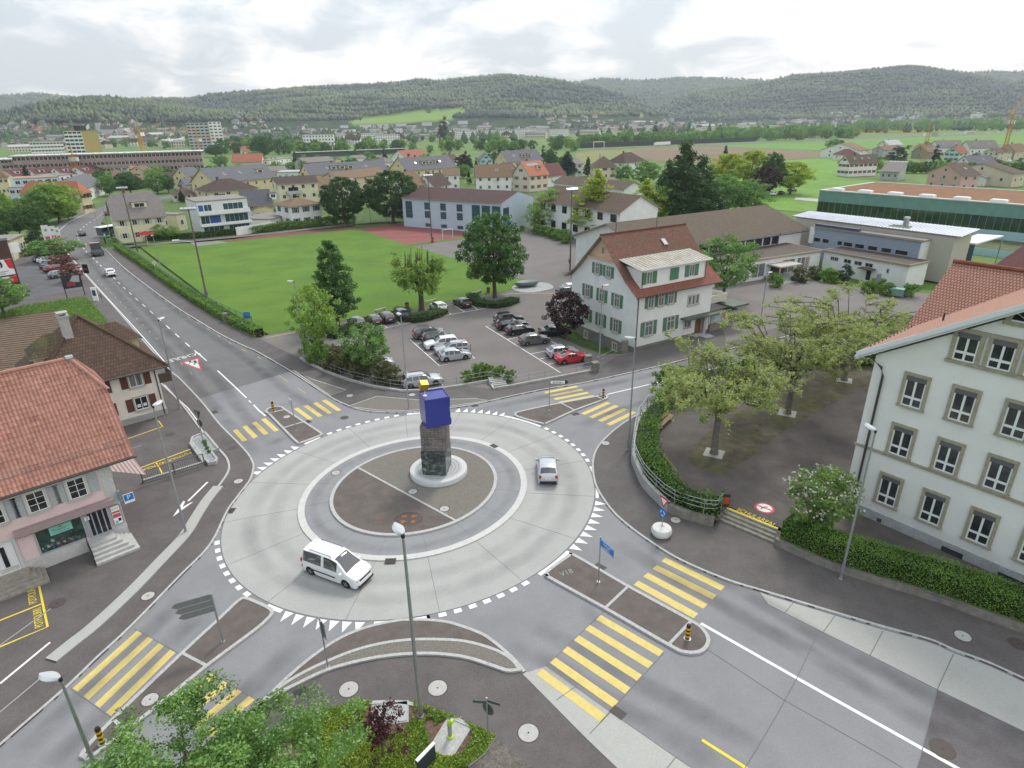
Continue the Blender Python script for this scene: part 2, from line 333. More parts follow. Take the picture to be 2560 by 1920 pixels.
P=gl([(1897,1478)],.006)+gl([(1920,1488),(2088,1539),(2210,1575),(2325,1607),(2385,1633),(2479,1668),(2600,1725)],.006,3)+gl([(2640,1868),(2560,1829),(2343,1724),(2175,1639),(2058,1581),(1920,1511)],.006)
mb=MB();poly_fill(mb,P,.006);struct(mb.obj('verge_strip',m_concl))
P=gl([(1318,1681),(1402,1766),(1476,1840),(1553,1913),(1640,1995),(1800,1985),(1724,1917),(1615,1840),(1532,1784),(1366,1665)],.006)
mb=MB();poly_fill(mb,P,.006);struct(mb.obj('verge_strip',m_concl))
mb=MB();mb.sheet(EL(RC,ROa,ROb),.010);struct(mb.obj('roundabout_road',m_conc))
mb=MB();P=EL(RC2,RPa-.5,RPb-.5);mb.sheet(P,.09);struct(mb.obj('truck_apron',m_conc3))
mb=MB();strip(mb,EL(RC2,RPa,RPb),0,.52,-.02,.095,closed=True);struct(mb.obj('kerb',M('apron_kerb_white',(.50,.50,.475),.8,var=.05,scale=2)))
mb=MB();strip(mb,EL(RC3,RIa,RIb),0,.28,.02,.22,closed=True);strip(mb,gl([(890,1171),(1142,1308)]),-.09,.09,.05,.218);struct(mb.obj('kerb',m_kerb))
e0,e1=G(888.8,1172.5),G(1143.5,1308.5)
PI=EL(RC3,RIa-.2,RIb-.2)
sd_=lambda p:(e1-e0).cross(p-e0).z
mb=MB();poly_fill(mb,[p for p in PI],.19);struct(mb.obj('roundabout_island',m_gravel))
k0=min(range(128),key=lambda k:(PI[k]-e0).length);k1=min(range(128),key=lambda k:(PI[k]-e1).length)
arc=[];k=k0
while True:
 arc.append(PI[k])
 if k==k1:break
 k=(k+1)%128
if sum(sd_(p)for p in arc)>0:
 arc=[];k=k1
 while True:
  arc.append(PI[k])
  if k==k0:break
  k=(k+1)%128
mb=MB();poly_fill(mb,arc,.196);struct(mb.obj('roundabout_island',m_isl))
m_rust=M('rust_stain',(.24,.10,.04),.9,var=.35,scale=7);m_stain=M('dark_stain',(.085,.07,.065),.9,var=.3,scale=6)
def decal(px,py,rx,ry,z,mat,ang=0,name='stain',n=14,jit=.18):
 c=G(px,py,z);P=[]
 for k in range(n):
  a=2*math.pi*k/n;q=1+random.uniform(-jit,jit);x,y=rx*q*math.cos(a),ry*q*math.sin(a)
  P.append((c.x+x*math.cos(ang)-y*math.sin(ang),c.y+x*math.sin(ang)+y*math.cos(ang)))
 mb=MB();mb.sheet(P,z);return struct(mb.obj(name,mat))
decal(1021,1297,1.15,.95,.199,m_stain,jit=.08)
for x,y,r in((1011,1291,.24),(1035,1290,.26),(1007,1304,.24),(1032,1304,.22),(942,1297,.08),(957,1297,.08),(938,1306,.08),(955,1306,.08)):decal(x,y,r,r*.8,.203,m_rust)
mb=MB()
for k in range(16):
 t=k*2*math.pi/16+.22
 a=EL(RC2,RPa,RPb,2,.014,t,t+.001)[0];b=EL(RC,ROa,ROb,2,.014,t,t+.001)[0];c=EL(RC3,RIa,RIb,2,.014,t,t+.001)[0]
 strip(mb,[a,b],-.015,.015,0,.014);strip(mb,[c,a],-.012,.012,.05,.094)
for pts in([(2046,1581),(1990,1700),(1935,1800),(1860,1925)],[(1772,1626),(1960,1750),(2190,1880),(2260,1922)],[(1510,1528),(1366,1665)],[(1660,1632),(1500,1806)],[(2343,1724),(2304,1882)],[(336,1572),(452,1636)],[(176,1721),(284,1798)],[(521,1676),(640,1750)],[(1897,1478),(1920,1511),(2058,1581),(2175,1639),(2343,1724),(2560,1829)],[(1366,1665),(1532,1784),(1724,1917)],[(1440,1716),(1390,1751)],[(1527,1780),(1474,1835)],[(1690,1893),(1664,1925)],[(1985,1505),(1962,1532)],[(2087,1540),(2058,1581)],[(2207,1578),(2175,1639)],[(2384,1635),(2343,1724)]):
 strip(mb,gl(pts),-.02,.02,.002,.013)
strip(mb,EL(RC,ROa+.03,ROb+.03),0,.05,.0,.014,closed=True)
struct(mb.obj('road_joint',m_joint))
PZ=.10
def pave(pts,mat=m_pave,name='pavement',z=PZ):
 mb=MB();poly_fill(mb,pts,z);sides(mb,pts,-.05,z);return struct(mb.obj(name,mat))
def kerb(pts,w=.16,z=PZ+.012,closed=False,mat=m_kerb,side=1):
 mb=MB();strip(mb,pts,0 if side>0 else-w,w if side>0 else 0,-.02,z,closed=closed);return struct(mb.obj('kerb',mat))
pave(gl(A_,0,3)+gl([(-300,2000),(-700,1300),(-200,780),(60,640)]))
kerb(gl(A_,0,4),side=-1)
pave(gl(C_,0,3)+gl([(1960,815),(1818,858),(1711,884),(1575,910),(1500,927),(1480,930),(1396,945),(1280,967),(1230,974),(1150,966),(1068,978),(1002,979),(929,967),(866,950),(814,931),(767,908),(747,896),(668,858),(640,842),(600,826),(540,796),(480,760),(405,706),(340,660),(285,622)]))
kerb(gl(C_,0,4),side=1)
pave(gl(D_,0,3)+gl([(2700,1660)])+gl(W_[::-1],0)+gl([(1935,1363),(1794,1303)])+gl(E_[::-1],0,3)+gl([(1990,870)]))
kerb(gl(D_,0,4),side=1)
pave(gl([(480,1990),(560,1900)])+gl(GR_L,0,3)[3:]+gl(F_[1:],0)+gl([(1640,1995),(1600,2100),(500,2100)]))
kerb(gl(F_[1:],0,3),.3,side=-1,mat=m_concl)
BAND=[(128,1652),(180,1610),(238,1564),(332,1476),(402,1403),(461,1340),(492,1291),(518,1251),(546,1217)]
mb=MB();strip(mb,gl(BAND,PZ,4),-.42,.42,0,PZ+.09);struct(mb.obj('kerb',m_concl))
mb=MB();strip(mb,gl([(546,1217),(567,1187),(573,1167),(567,1146),(550,1126),(512,1086),(454,1010),(411,967),(380,935)],PZ,4),-.09,.09,0,PZ+.06);struct(mb.obj('kerb',m_kerb))
pave(gl(ISL_S,0,3)+gl(GR_L[::-1],0,3),m_isl,'traffic_island');kerb(gl(ISL_S,0,4),.2,side=-1);kerb(gl(GR_U,0,4),.2,PZ+.04,side=-1)
kerb(gl(GR_L,0,4),.2,PZ+.12,side=1)
mb=MB();poly_fill(mb,gl(GR_U,0,3)+gl(GR_L[::-1],0,3),PZ+.02);struct(mb.obj('gravel_bed',m_gravel),'structure')
mb=MB();P=gl(BED,0,3)+gl(BED_R,0)[1:]+gl([(900,2050),(560,2000)]);poly_fill(mb,P,PZ+.06);struct(mb.obj('planting_bed',M('bark_mulch',(.13,.085,.06),.95,var=.4,scale=9,bump=1.,bscale=26)))
kerb(gl(BED,0,4),.2,PZ+.12,side=-1);kerb(gl(BED_R,0),.12,PZ+.1,side=-1)
mb=MB();poly_fill(mb,gl([(1241,1847),(1330,1922),(1400,1990),(1150,1990),(1171,1922),(1213,1889)]),PZ+.006);o=struct(mb.obj('pavement',M('block_paving',(.13,.115,.10),.9,var=.3,scale=5,bump=.6,bscale=12)))
ISL={'SE':([(1366,1441),(1366,1430),(1420,1391),(1437,1389),(1570,1466),(1729,1553),(1762,1578),(1775,1602),(1769,1623),(1748,1637),(1710,1637),(1668,1618),(1511,1527),(1371,1449)],[[(1511,1526),(1573,1467)],[(1670,1617),(1730,1554)]]),'SW':([(594,1504),(615,1496),(640,1504),(678,1522),(685,1535),(675,1550),(640,1581),(521,1670),(395,1773),(315,1836),(227,1901),(210,1899),(204,1885),(280,1801),(451,1637),(545,1550)],[[(455,1636),(520,1670)],[(285,1804),(318,1830)]]),'NW':([(663,1031),(672,1022),(689,1018),(706,1019),(715,1025),(756,1052),(803,1083),(803,1091),(756,1109),(741,1109),(706,1074),(672,1039)],[[(671,1036),(715,1026)],[(707,1073),(764,1056)]]),'NE':([(1287,1036),(1296,1031),(1370,1015),(1488,993),(1496,989),(1517,990),(1520,996),(1511,1002),(1438,1029),(1370,1060),(1355,1062),(1292,1044)],[[(1400,1009),(1438,1029)],[(1489,993),(1510,1002)]])}
for k,(px,div)in ISL.items():
 P=ccw(gl(px,0,3,True));Q=offs(P,.2,True);mb=MB();poly_fill(mb,Q,PZ+.03);struct(mb.obj('traffic_island',m_isl));kerb(P,.22,PZ+.05,True)
 mb=MB()
 for d in div:strip(mb,gl(d),-.09,.09,0,PZ+.054)
 struct(mb.obj('kerb',m_kerb))
for px in([(730,927),(782,950),(866,977),(824,992)],[(871,1018),(942,993),(1045,1002),(1190,999),(1219,1003),(1190,1010),(1126,1019),(1060,1027),(1016,1030),(944,1029),(900,1023)]):
 P=ccw(gl(px));mb=MB();poly_fill(mb,P,PZ+.02);struct(mb.obj('gravel_bed',m_gravel));kerb(P,.12,PZ+.05,True)
YZ=.62
YARD_L=[(1900,890),(1780,930),(1694,968),(1646,1000),(1622,1022),(1602,1052),(1592,1095),(1588,1135),(1597,1165),(1616,1204),(1653,1243),(1677,1264),(1734,1288),(1793,1302)]
P=gl(YARD_L,YZ,3)+gl([(1817,1268),(1945,1320),(1935,1345),(2030,1386),(2116,1420),(2235,1455),(2339,1488),(2427,1518),(2600,1580),(2700,1300),(2300,850),(2100,830)],YZ)
mb=MB();poly_fill(mb,P,YZ);o=mb.obj('school_yard',M('yard_asphalt',(.108,.094,.086),.93,var=.22,scale=.4,bump=.4,bscale=14,stain=(.22,.45,(.15,.135,.115))));struct(o)
for px in([(1722,1150),(1740,1105),(1880,1010),(2010,955),(2140,915),(2190,945),(2080,1010),(1950,1085),(1840,1170),(1770,1180)],):
 mb=MB();poly_fill(mb,gl(px,YZ+.004,3,True),YZ+.004);struct(mb.obj('moss_patch',M('mossy_cobbles',(.10,.088,.06),.95,var=.3,scale=1.2,bump=.7,bscale=10,stain=(.45,.8,(.115,.125,.025)),grain=.5)))
surf_steps=MB()
a,b=G(1794,1303),G(1935,1363);dn=Vector((-(b-a).y,(b-a).x,0)).normalized()
if(G(1817,1267,YZ)-a).dot(dn)<0:dn=-dn
for i in range(4):
 A,B=a+dn*(.34*i),b+dn*(.34*i)
 q=[A,B,b+dn*1.45,a+dn*1.45];surf_steps.prism([(p.x,p.y)for p in ccw(q)],.0,PZ+.135*(i+1)-(.02 if i==3 else 0))
tag(surf_steps.obj('steps',M('step_stone',(.23,.22,.18),.9,var=.25,scale=3,bump=.3)),'four weathered stone steps from pavement up to the school yard','steps')
LOT=gl([(640,842),(668,858),(747,896),(767,908),(814,931),(866,950),(929,967),(1002,979),(1068,978),(1150,966),(1230,974),(1280,967),(1396,945),(1480,930),(1575,910),(1711,884),(1818,858),(1960,815),(2120,800),(2330,790),(2330,735),(2100,715),(1980,690),(1880,670),(1700,640),(1500,600),(1420,600),(1330,575),(1250,570),(1170,590),(1050,605),(1012,614),(1135,646),(1283,692),(1338,707),(1280,723),(1233,734),(1132,751),(1057,771),(886,797),(735,826),(672,837)])
hc,hz=G(1583.8,874.5),R(31.48);hu,hv=Vector((math.cos(hz),math.sin(hz),0)),Vector((-math.sin(hz),math.cos(hz),0))
ys=[-.7,-.3,1.0,3,5,7,9,11,13,15.4];wd=[.3,2.6,4.6,5.0,5.0,5.0,5.0,4.6,3.4,.2];dz=[.02,-.12,-.75,-1.2,-1.35,-1.35,-1.3,-1.2,-.8,.02]
OUT=[hc+hv*y-hu*w_ for y,w_ in zip(ys,wd)];INN=[hc+hv*y+hu*.3 for y in ys]
k=next(i for i,p in enumerate(LOT)if(p-G(1480,930)).length<.01)
mb=MB();poly_fill(mb,LOT[:k+2]+[hc+hv*-.7-hu*.3]+OUT[1:-1]+[hc+hv*15.4-hu*2,hc+hv*15.4+hu*6,hc+hv*4+hu*8,hc+hu*2+hv*.5,hc+hv*-.68+hu*.3]+LOT[k+2:],.02);struct(mb.obj('car_park',m_lot))
mb=MB();nq=5;vs=[]
for o_,i_,d_ in zip(OUT,INN,dz):
 for q in range(nq+1):t=q/nq;p=o_.lerp(i_,t);vs.append((p.x,p.y,.021+(d_-.02)*min(1,t*1.7)**1.2))
mb.add(vs,[(a*(nq+1)+q,(a+1)*(nq+1)+q,(a+1)*(nq+1)+q+1,a*(nq+1)+q+1)for a in range(len(ys)-1)for q in range(nq)])
struct(mb.obj('sunken_lawn',m_rough));LAWN_OUT,LAWN_IN=OUT,INN
mb=MB();poly_fill(mb,gl([(1478,932),(1575,911),(1711,885),(1818,859)])+[hc+hu*17,hc+hv*-.05,hc+hv*-.7-hu*.3,hc+hv*-.7-hu*3.5],.03);struct(mb.obj('pavement',m_pave))
surface('sports_field',[(347,614),(500,606),(640,597),(895,572),(1019,611),(1135,646),(1283,692),(1338,707),(1280,722),(1233,733),(1132,750),(1057,770),(886,796),(735,825),(672,836),(628,811),(520,745),(420,670)],.05,m_grass)
surface('running_track',[(547,603),(640,590),(700,583),(880,567),(897,572),(640,597),(552,607)],.055,m_track)
surface('path',[(300,618),(347,611),(500,597),(640,584),(880,559),(884,563),(640,589),(500,602),(347,616)],.054,m_lot)
surface('path',[(476,607),(545,602),(570,606),(490,616)],.06,M('jump_pad',(.2,.2,.19),.9))
surface('sports_court',[(897,572),(1060,552),(1184,575),(1181,590),(1016,612)],.056,m_red)
surface('grass_verge',[(1016,612),(1181,590),(1184,594),(1060,610),(1020,616)],.06,m_grass)
surface('grass_verge',[(1240,735),(1283,692),(1338,707),(1310,716)],.058,m_grass)
P=gl([(1281,722),(1285,714),(1310,709),(1350,706),(1372,709),(1383,716),(1378,722),(1340,730),(1306,731)],.07,3,True);mb=MB();poly_fill(mb,P,.075);sides(mb,P,0,.075);struct(mb.obj('stone_pad',M('pale_paving',(.34,.35,.35),.85,var=.2,scale=2,bump=.4)))
surface('garden_ground',[(120,560),(250,505),(420,470),(900,420),(1400,420),(1500,560),(1330,574),(1180,575),(1060,551),(897,560),(640,583),(347,611),(290,610),(262,560),(200,530)],-.06,m_rough)
surface('ploughed_field',[(-60,830),(0,798),(145,776),(164,830),(170,1000),(-200,1060)],.16,m_soil)
surface('grass_verge',[(-60,800),(0,785),(60,765),(214,744),(240,770),(272,805),(250,860),(160,880),(163,830),(146,774),(0,797)],.15,m_rough)
surface('parking_lot',[(40,690),(85,650),(120,635),(170,640),(200,690),(215,720),(60,750)],.12,M('asphalt_left_lot',(.11,.11,.118),.9,var=.12,scale=.5))
mb=MB()
for k in range(46):
 t=k/45;a=G(-150+20*t,815+235*t);b=G(148+28*t,780+235*t);strip(mb,[a,b],-.06,.06,.1,.25)
struct(mb.obj('ploughed_furrow',M('soil_ridge',(.16,.115,.08),.95,var=.25,scale=2)))
P_brown=[(1560,385),(1600,372),(1760,366),(1940,373),(2095,382),(2098,390),(1945,402),(1800,408),(1640,402)]
surface('field',P_brown,-.20,M('field_brown',(.17,.125,.075),.95,var=.12,scale=.02,bscale=.5,stretch=(.2,1,1)))
surface('field',[(1440,379),(1640,371),(1740,369),(1600,384),(1560,398),(1540,420),(1440,420)],-.22,M('field_pale',(.17,.18,.06),.95,var=.14,scale=.02,bscale=.5))
surface('field',[(1820,363),(1999,355),(2198,347),(2400,340),(2560,333),(2600,334),(2600,360),(2300,362),(2100,379),(1940,372),(1800,367)],-.21,M('field_green',(.10,.22,.028),.95,var=.12,scale=.015,bscale=.5))
surface('field',[(1945,403),(2098,391),(2130,420),(2110,445),(2300,470),(2560,500),(2560,540),(2140,520),(2000,530),(1900,520),(1860,460),(1800,430)],-.2,M('field_fresh',(.12,.24,.03),.95,var=.15,scale=.03,bscale=.7))
surface('road',[(1440,373.5),(1640,363.5),(1800,360.5),(1900,354.6),(1995,350.5),(2164,346.5),(2275,339),(2418,334.6),(2620,328),(2620,330.5),(2418,337),(2275,342),(2164,350),(1995,352.6),(1900,356.6),(1800,362.4),(1640,365.2),(1440,375.5)],-.15,m_asph)
surface('path',[(1990,493),(2080,500),(2160,505),(2160,512),(2060,506),(1985,499)],-.1,m_concl)
def quadstripes(name,a,b,d,c,n,mat=m_py,z=.008,duty=.46):
 """stripes between edge a-b (start points) and edge d-c (end points)"""
 A,B,Cc,Dd=(G(*p)for p in(a,b,c,d));mb=MB()
 for i in range(n):
  t0=i/(n-1+duty);t1=(i+duty)/(n-1+duty);q=[A.lerp(B,t0),A.lerp(B,t1),Dd.lerp(Cc,t1),Dd.lerp(Cc,t0)]
  poly_fill(mb,q,z)
 return struct(mb.obj(name,mat))
quadstripes('zebra_crossing',(581.6,1077),(663,1045),(606,1104.5),(698,1075.6),4)
quadstripes('zebra_crossing',(734,1022),(815,999),(771.6,1050),(854,1025),4)
quadstripes('zebra_crossing',(1359.6,980),(1401.5,1009),(1440.6,964),(1487.8,991.7),4)
quadstripes('zebra_crossing',(1452,1033.6),(1526,1064),(1517,1004.7),(1591,1032),4)
quadstripes('zebra_crossing',(1664.5,1394),(1584,1462),(1813,1466),(1734,1546),4,duty=.5)
quadstripes('zebra_crossing',(1502,1537.5),(1341,1686),(1659,1628),(1500,1805),6,z=.0115)
quadstripes('zebra_crossing',(344,1576),(438.7,1632),(181.8,1721),(278,1791),4)
quadstripes('zebra_crossing',(528,1684),(638,1749),(414,1778.6),(528,1843),4)
quadstripes('zebra_crossing',(177,611.5),(240,608.5),(178,618),(242,614.5),6,m_pyf,duty=.5,z=-.004)
def line(mb,px,w=.12,z=.008,zb=-.02):strip(mb,gl(px),-w/2,w/2,zb,z)
def dashes(mb,px,on,off,w=.14,z=.006):
 P=gl(px,0,6);d=[0]
 for a,b in zip(P,P[1:]):d.append(d[-1]+(b-a).length)
 def at(s):
  for i in range(len(P)-1):
   if d[i+1]>=s:return P[i].lerp(P[i+1],(s-d[i])/max(1e-6,d[i+1]-d[i]))
  return P[-1]
 s=0
 while s+on<d[-1]:strip(mb,[at(s),at(s+on/2),at(s+on)],-w/2,w/2,-.02,z);s+=on+off
mb=MB()
CL=[(310,508),(265,528),(239,548),(224,556),(212,565),(202,573),(197,581),(194,590),(197,599),(200,608),(214,627),(226,638),(252,664),(268,678),(302,712),(323,731),(347,753),(376,778),(418,816),(467,860),(502,889),(522,907)]
dashes(mb,CL,2.2,3.2,.15)
line(mb,[(486,876),(517,902)]);line(mb,[(544,926.5),(580,960),(616,994.5)],.15);line(mb,[(622,1001),(628,1007)]);line(mb,[(634,1012),(645,1024),(664,1040)],.16)
line(mb,[(1752,1558.5),(2060,1734),(2392,1920),(2440,1948)],.2,.012)
line(mb,[(1518,986),(1679,948),(1888,895),(2000,868)],.16)
line(mb,[(152,612),(182,648),(233,706),(273,750),(310,790),(360,845),(418,912)],.12)
line(mb,[(142,596),(150,575),(168,558),(200,541),(240,525)],.12)
struct(mb.obj('lane_marking',m_pw))
mb=MB()
for off_ in(-.0,):
 dashes(mb,[(147,590),(160,612),(196,652),(243,700),(290,745),(340,795),(395,850),(430,885),(470,925),(500,955)],1.1,3.3,.10)
 dashes(mb,[(248,622),(287,655),(345,700),(400,742),(452,780),(520,822),(575,858),(640,890),(680,915)],1.1,3.3,.10)
line(mb,[(696,938),(720,954)],.1);line(mb,[(743,969),(765,984)],.1)
struct(mb.obj('lane_marking',m_pyf))
mb=MB();line(mb,[(1755,1850),(1862,1918),(1900,1942)],.16,.012);struct(mb.obj('lane_marking',m_pyb))
mb=MB()
def teeth(p0,p1,n):
 t0,t1=ell_t(*p0),ell_t(*p1)
 if t1-t0>math.pi:t1-=2*math.pi
 if t0-t1>math.pi:t1+=2*math.pi
 for i in range(n):
  t=t0+(t1-t0)*i/(n-1);dt=.021
  a,b=EL(RC,ROa+.12,ROb+.12,2,0,t-dt,t+dt);c=EL(RC,ROa+1.0,ROb+1.0,2,0,t,t+.001)[0]
  mb.add([(p.x,p.y,.016)for p in(a,b,c)],[(0,1,2)if(b-a).cross(c-a).z>0 else(0,2,1)])
teeth((743,1122),(648,1183),7);teeth((1145,1029),(1253,1040),7);teeth((1488,1258),(1433,1368),8);teeth((722,1533),(900,1556),7)
def ringdash(p0,p1,n,duty=.5,w=.34):
 t0,t1=ell_t(*p0),ell_t(*p1)
 if t1-t0>math.pi:t1-=2*math.pi
 if t0-t1>math.pi:t1+=2*math.pi
 for i in range(n):
  a=t0+(t1-t0)*i/n;b=a+(t1-t0)/n*duty
  P=EL(RC,ROa+.08,ROb+.08,6,0,min(a,b),max(a,b));strip(mb,P,-w,0,.0,.016)
ringdash((553,1350),(645,1490),8);ringdash((820,1087),(1010,1039),8);ringdash((1362,1070),(1471,1162),8);ringdash((1095,1533),(1340,1450),7)
ringdash((1018,1038),(1050,1034),1,1);ringdash((1471,1167),(1487,1245),1,1,.25);ringdash((935,1556),(1066,1538),1,1,.25);ringdash((1346,1436),(1420,1378),1,1,.3);ringdash((672,1511),(708,1525),1,1,.3);ringdash((760,1110),(800,1094),1,1,.3);ringdash((1262,1040),(1352,1066),1,1,.28)
struct(mb.obj('give_way_marking',m_pw))
Z1=PZ+.006
mb=MB();lw=lambda px,w=.12:strip(mb,gl(px,PZ),-w/2,w/2,PZ-.01,Z1)
lw([(519,1205),(470,1253)],.16);a=[(432,1292),(460,1253),(462,1262),(478,1254),(481,1259)];poly_fill(mb,gl([(432,1292),(458,1252.5),(463,1254),(456,1268),(474,1258),(483,1254),(480,1257)],PZ),Z1)
lw([(0,1709),(125,1606)],.14);lw([(411,962),(440,993),(470,1020),(500,1060)],.1);struct(mb.obj('lane_marking',m_pw))
mb=MB();lw([(0,1613),(133,1517)],.07);lw([(0,1780),(110,1688)],.07);lw([(325,1122),(354,1113)],.06);struct(mb.obj('lane_marking',M('marking_grey',(.33,.32,.31),.8)))
mb=MB();lw([(-60,1512),(0,1490),(95,1452),(119,1567),(0,1617),(-60,1640)],.13);lw([(-60,1575),(0,1551),(103,1510)],.12)
lw([(347,1171),(476,1123)],.13);lw([(389,1154),(411,1192)],.12);lw([(316,1098),(407,1066),(396,1052)],.11);lw([(1817,1267),(1945,1319)],.16)
struct(mb.obj('parking_marking',m_pyb))
mb=MB();strip(mb,gl([(1817,1269),(1945,1321)],YZ),-.09,.09,YZ-.02,YZ+.006);struct(mb.obj('step_edge_marking',m_pyb))
def ground_text(txt,p0,p1,size,mat,z,sx=1.,flip=1,name='ground_lettering'):
 a,b=G(*p0,z),G(*p1,z);d=(b-a).normalized();n=Vector((-d.y,d.x,0))*flip;c=(a+b)/2
 return struct(text_obj(name,txt,mat,size,frame4((c.x,c.y,z),d,Vector((-d.y,d.x,0))),sx=sx,ext=.0))
ground_text('POTPOURRI',(84,1510),(78,1464),.62,m_pyb,Z1,.62);ground_text('POTPOURRI',(99,1567),(93,1521),.62,m_pyb,Z1,.62)
ground_text('POTPOURRI',(468,1134),(415,1154),.6,m_pyb,Z1,.8);ground_text('POTPOURRI',(403,1158),(352,1177),.6,m_pyb,Z1,.8)
ground_text('SCHULAREAL',(1858,1279),(1924,1307),.62,m_pyb,YZ+.006,.8)
ground_text('SCHULE',(484,886),(436,899),1.7,m_pw,.0,.66)
ground_text('V18',(1402,1436),(1430,1427),.6,M('chalk',(.26,.28,.25),.9),PZ+.036)
T=[G(453,906),G(497,894),G(505,926)];cen=sum(T,Vector())/3
mb=MB();poly_fill(mb,T,-.002);struct(mb.obj('school_warning_marking',m_pr));mb=MB();poly_fill(mb,[cen+(p-cen)*.74 for p in T],.003);struct(mb.obj('school_warning_marking',m_pw))
def blob_person(c,d,s,z,mat):
 mb=MB();n=Vector((-d.y,d.x,0));q=lambda a,b:(c.x+(d.x*a+n.x*b)*s,c.y+(d.y*a+n.y*b)*s)
 mb.sheet([q(.9+.2*math.cos(t*.63),.2*math.sin(t*.63))for t in range(10)],z)
 for P in([(.7,-.16),(.7,.16),(0,.14),(0,-.14)],[(0,.12),(-.8,.4),(-.85,.25),(0,-.05)],[(0,.05),(-.5,-.3),(-.9,-.25),(-.9,-.38),(-.45,-.42),(0,-.13)],[(.62,.1),(.35,.55),(.25,.48),(.5,.08)],[(.62,-.1),(.4,-.5),(.3,-.42),(.5,-.05)]):poly_fill(mb,[Vector((*q(*p),0))for p in P],z)
 return struct(mb.obj('school_warning_marking',mat))
up=(T[2]-(T[0]+T[1])/2).normalized()*-1;sdv=(T[1]-T[0]).normalized()
dch=(G(478,897)-G(486,915)).normalized()
blob_person(G(476,906),dch,.75,.007,black);blob_person(G(489,907),dch,.95,.007,black)
c=G(1911,1270,YZ)
for r,z,mt in((.72,.006,m_pr),(.56,.010,m_pw)):mb=MB();mb.sheet([(c.x+r*math.cos(t*.2618),c.y+r*math.sin(t*.2618))for t in range(24)],YZ+z);struct(mb.obj('prohibition_marking',mt))
mb=MB();strip(mb,[c+Vector((-.4,.36,0)),c+Vector((.4,-.36,0))],-.07,.07,YZ,YZ+.014);struct(mb.obj('prohibition_marking',m_pr))
mb=MB();strip(mb,[c+Vector((-.3,-.1,0)),c+Vector((0,.12,0)),c+Vector((.3,.1,0))],-.05,.05,YZ,YZ+.0125);struct(mb.obj('prohibition_marking',black))
mb=MB();lp=lambda px,w=.11:strip(mb,gl(px,.02),-w/2,w/2,0,.026)
z4=lambda x,y:(840+x/5.53,700+y/5.53);z5=lambda x,y:(1180+x/5.53,700+y/5.53)
lp([z4(590,685),z4(1085,575)]);lp([z4(1415,505),z4(2130,380)]);lp([z4(1640,360),z4(1780,440)]);lp([z4(850,580),z4(890,612)]);lp([z4(640,610),z4(700,655)]);lp([z4(1540,440),z4(1590,472)]);lp([z4(1880,350),z4(1960,410)])
lp([z4(1025,825),z4(1430,1185),z4(1920,1082),z4(1480,740)]);lp([z4(1110,890),z4(1450,820)]);lp([z4(1190,955),z4(1600,880)]);lp([z4(1270,1030),z4(1700,950)])
lp([z5(310,620),z5(190,640),z5(1230,1285)]);lp([z5(190,640),z5(660,560)])
for a,b in(((300,695),(760,620)),((490,820),(860,745)),((630,905),(960,850)),((820,1020),(1180,950)),((940,1090),(1400,1000)),((1050,1165),(1500,1080))):lp([z5(*a),z5(*b)])
lp([z5(820,710),z5(1210,905)]);lp([z5(1115,260),z5(1215,305)]);lp([z4(975,1270),z4(1090,1330)]);lp([z4(1440,1420),z4(1480,1455)]);lp([z4(890,1365),z4(1000,1345)]);lp([(650,852),(709,880),(747,896)],.12)
struct(mb.obj('parking_marking',m_pw))
mb=MB();lp([z5(460,205),z5(540,188),z5(1190,182)],.14);lp([z4(1540,350),z4(1640,332)],.13);lp([z4(1870,290),z4(1950,275)],.13);lp([(664,844),(749,829)],.13);struct(mb.obj('parking_marking',M('marking_pale_yellow',(.55,.45,.18),.8)))
m_man=M('manhole_concrete',(.40,.39,.37),.8,var=.1,scale=5);m_iron=M('cast_iron',(.075,.06,.055),.7,var=.2,scale=20)
def manhole(px,py,z,r=.33,dark=False):
 c=G(px,py,z);root=thing('manhole_cover','x','manhole cover',(c.x,c.y,z),0,'round manhole covers')
 a=MB();a.lathe([(r+.07,-.02),(r+.07,.006)],24);a.obj('rim',m_iron,root);a=MB();a.lathe([(r,0),(r,.012)],24);a.obj('lid',m_iron if dark else m_man,root);a=MB();a.lathe([(.05,0),(.05,.016)],8);a.obj('keyhole',black,root);return root
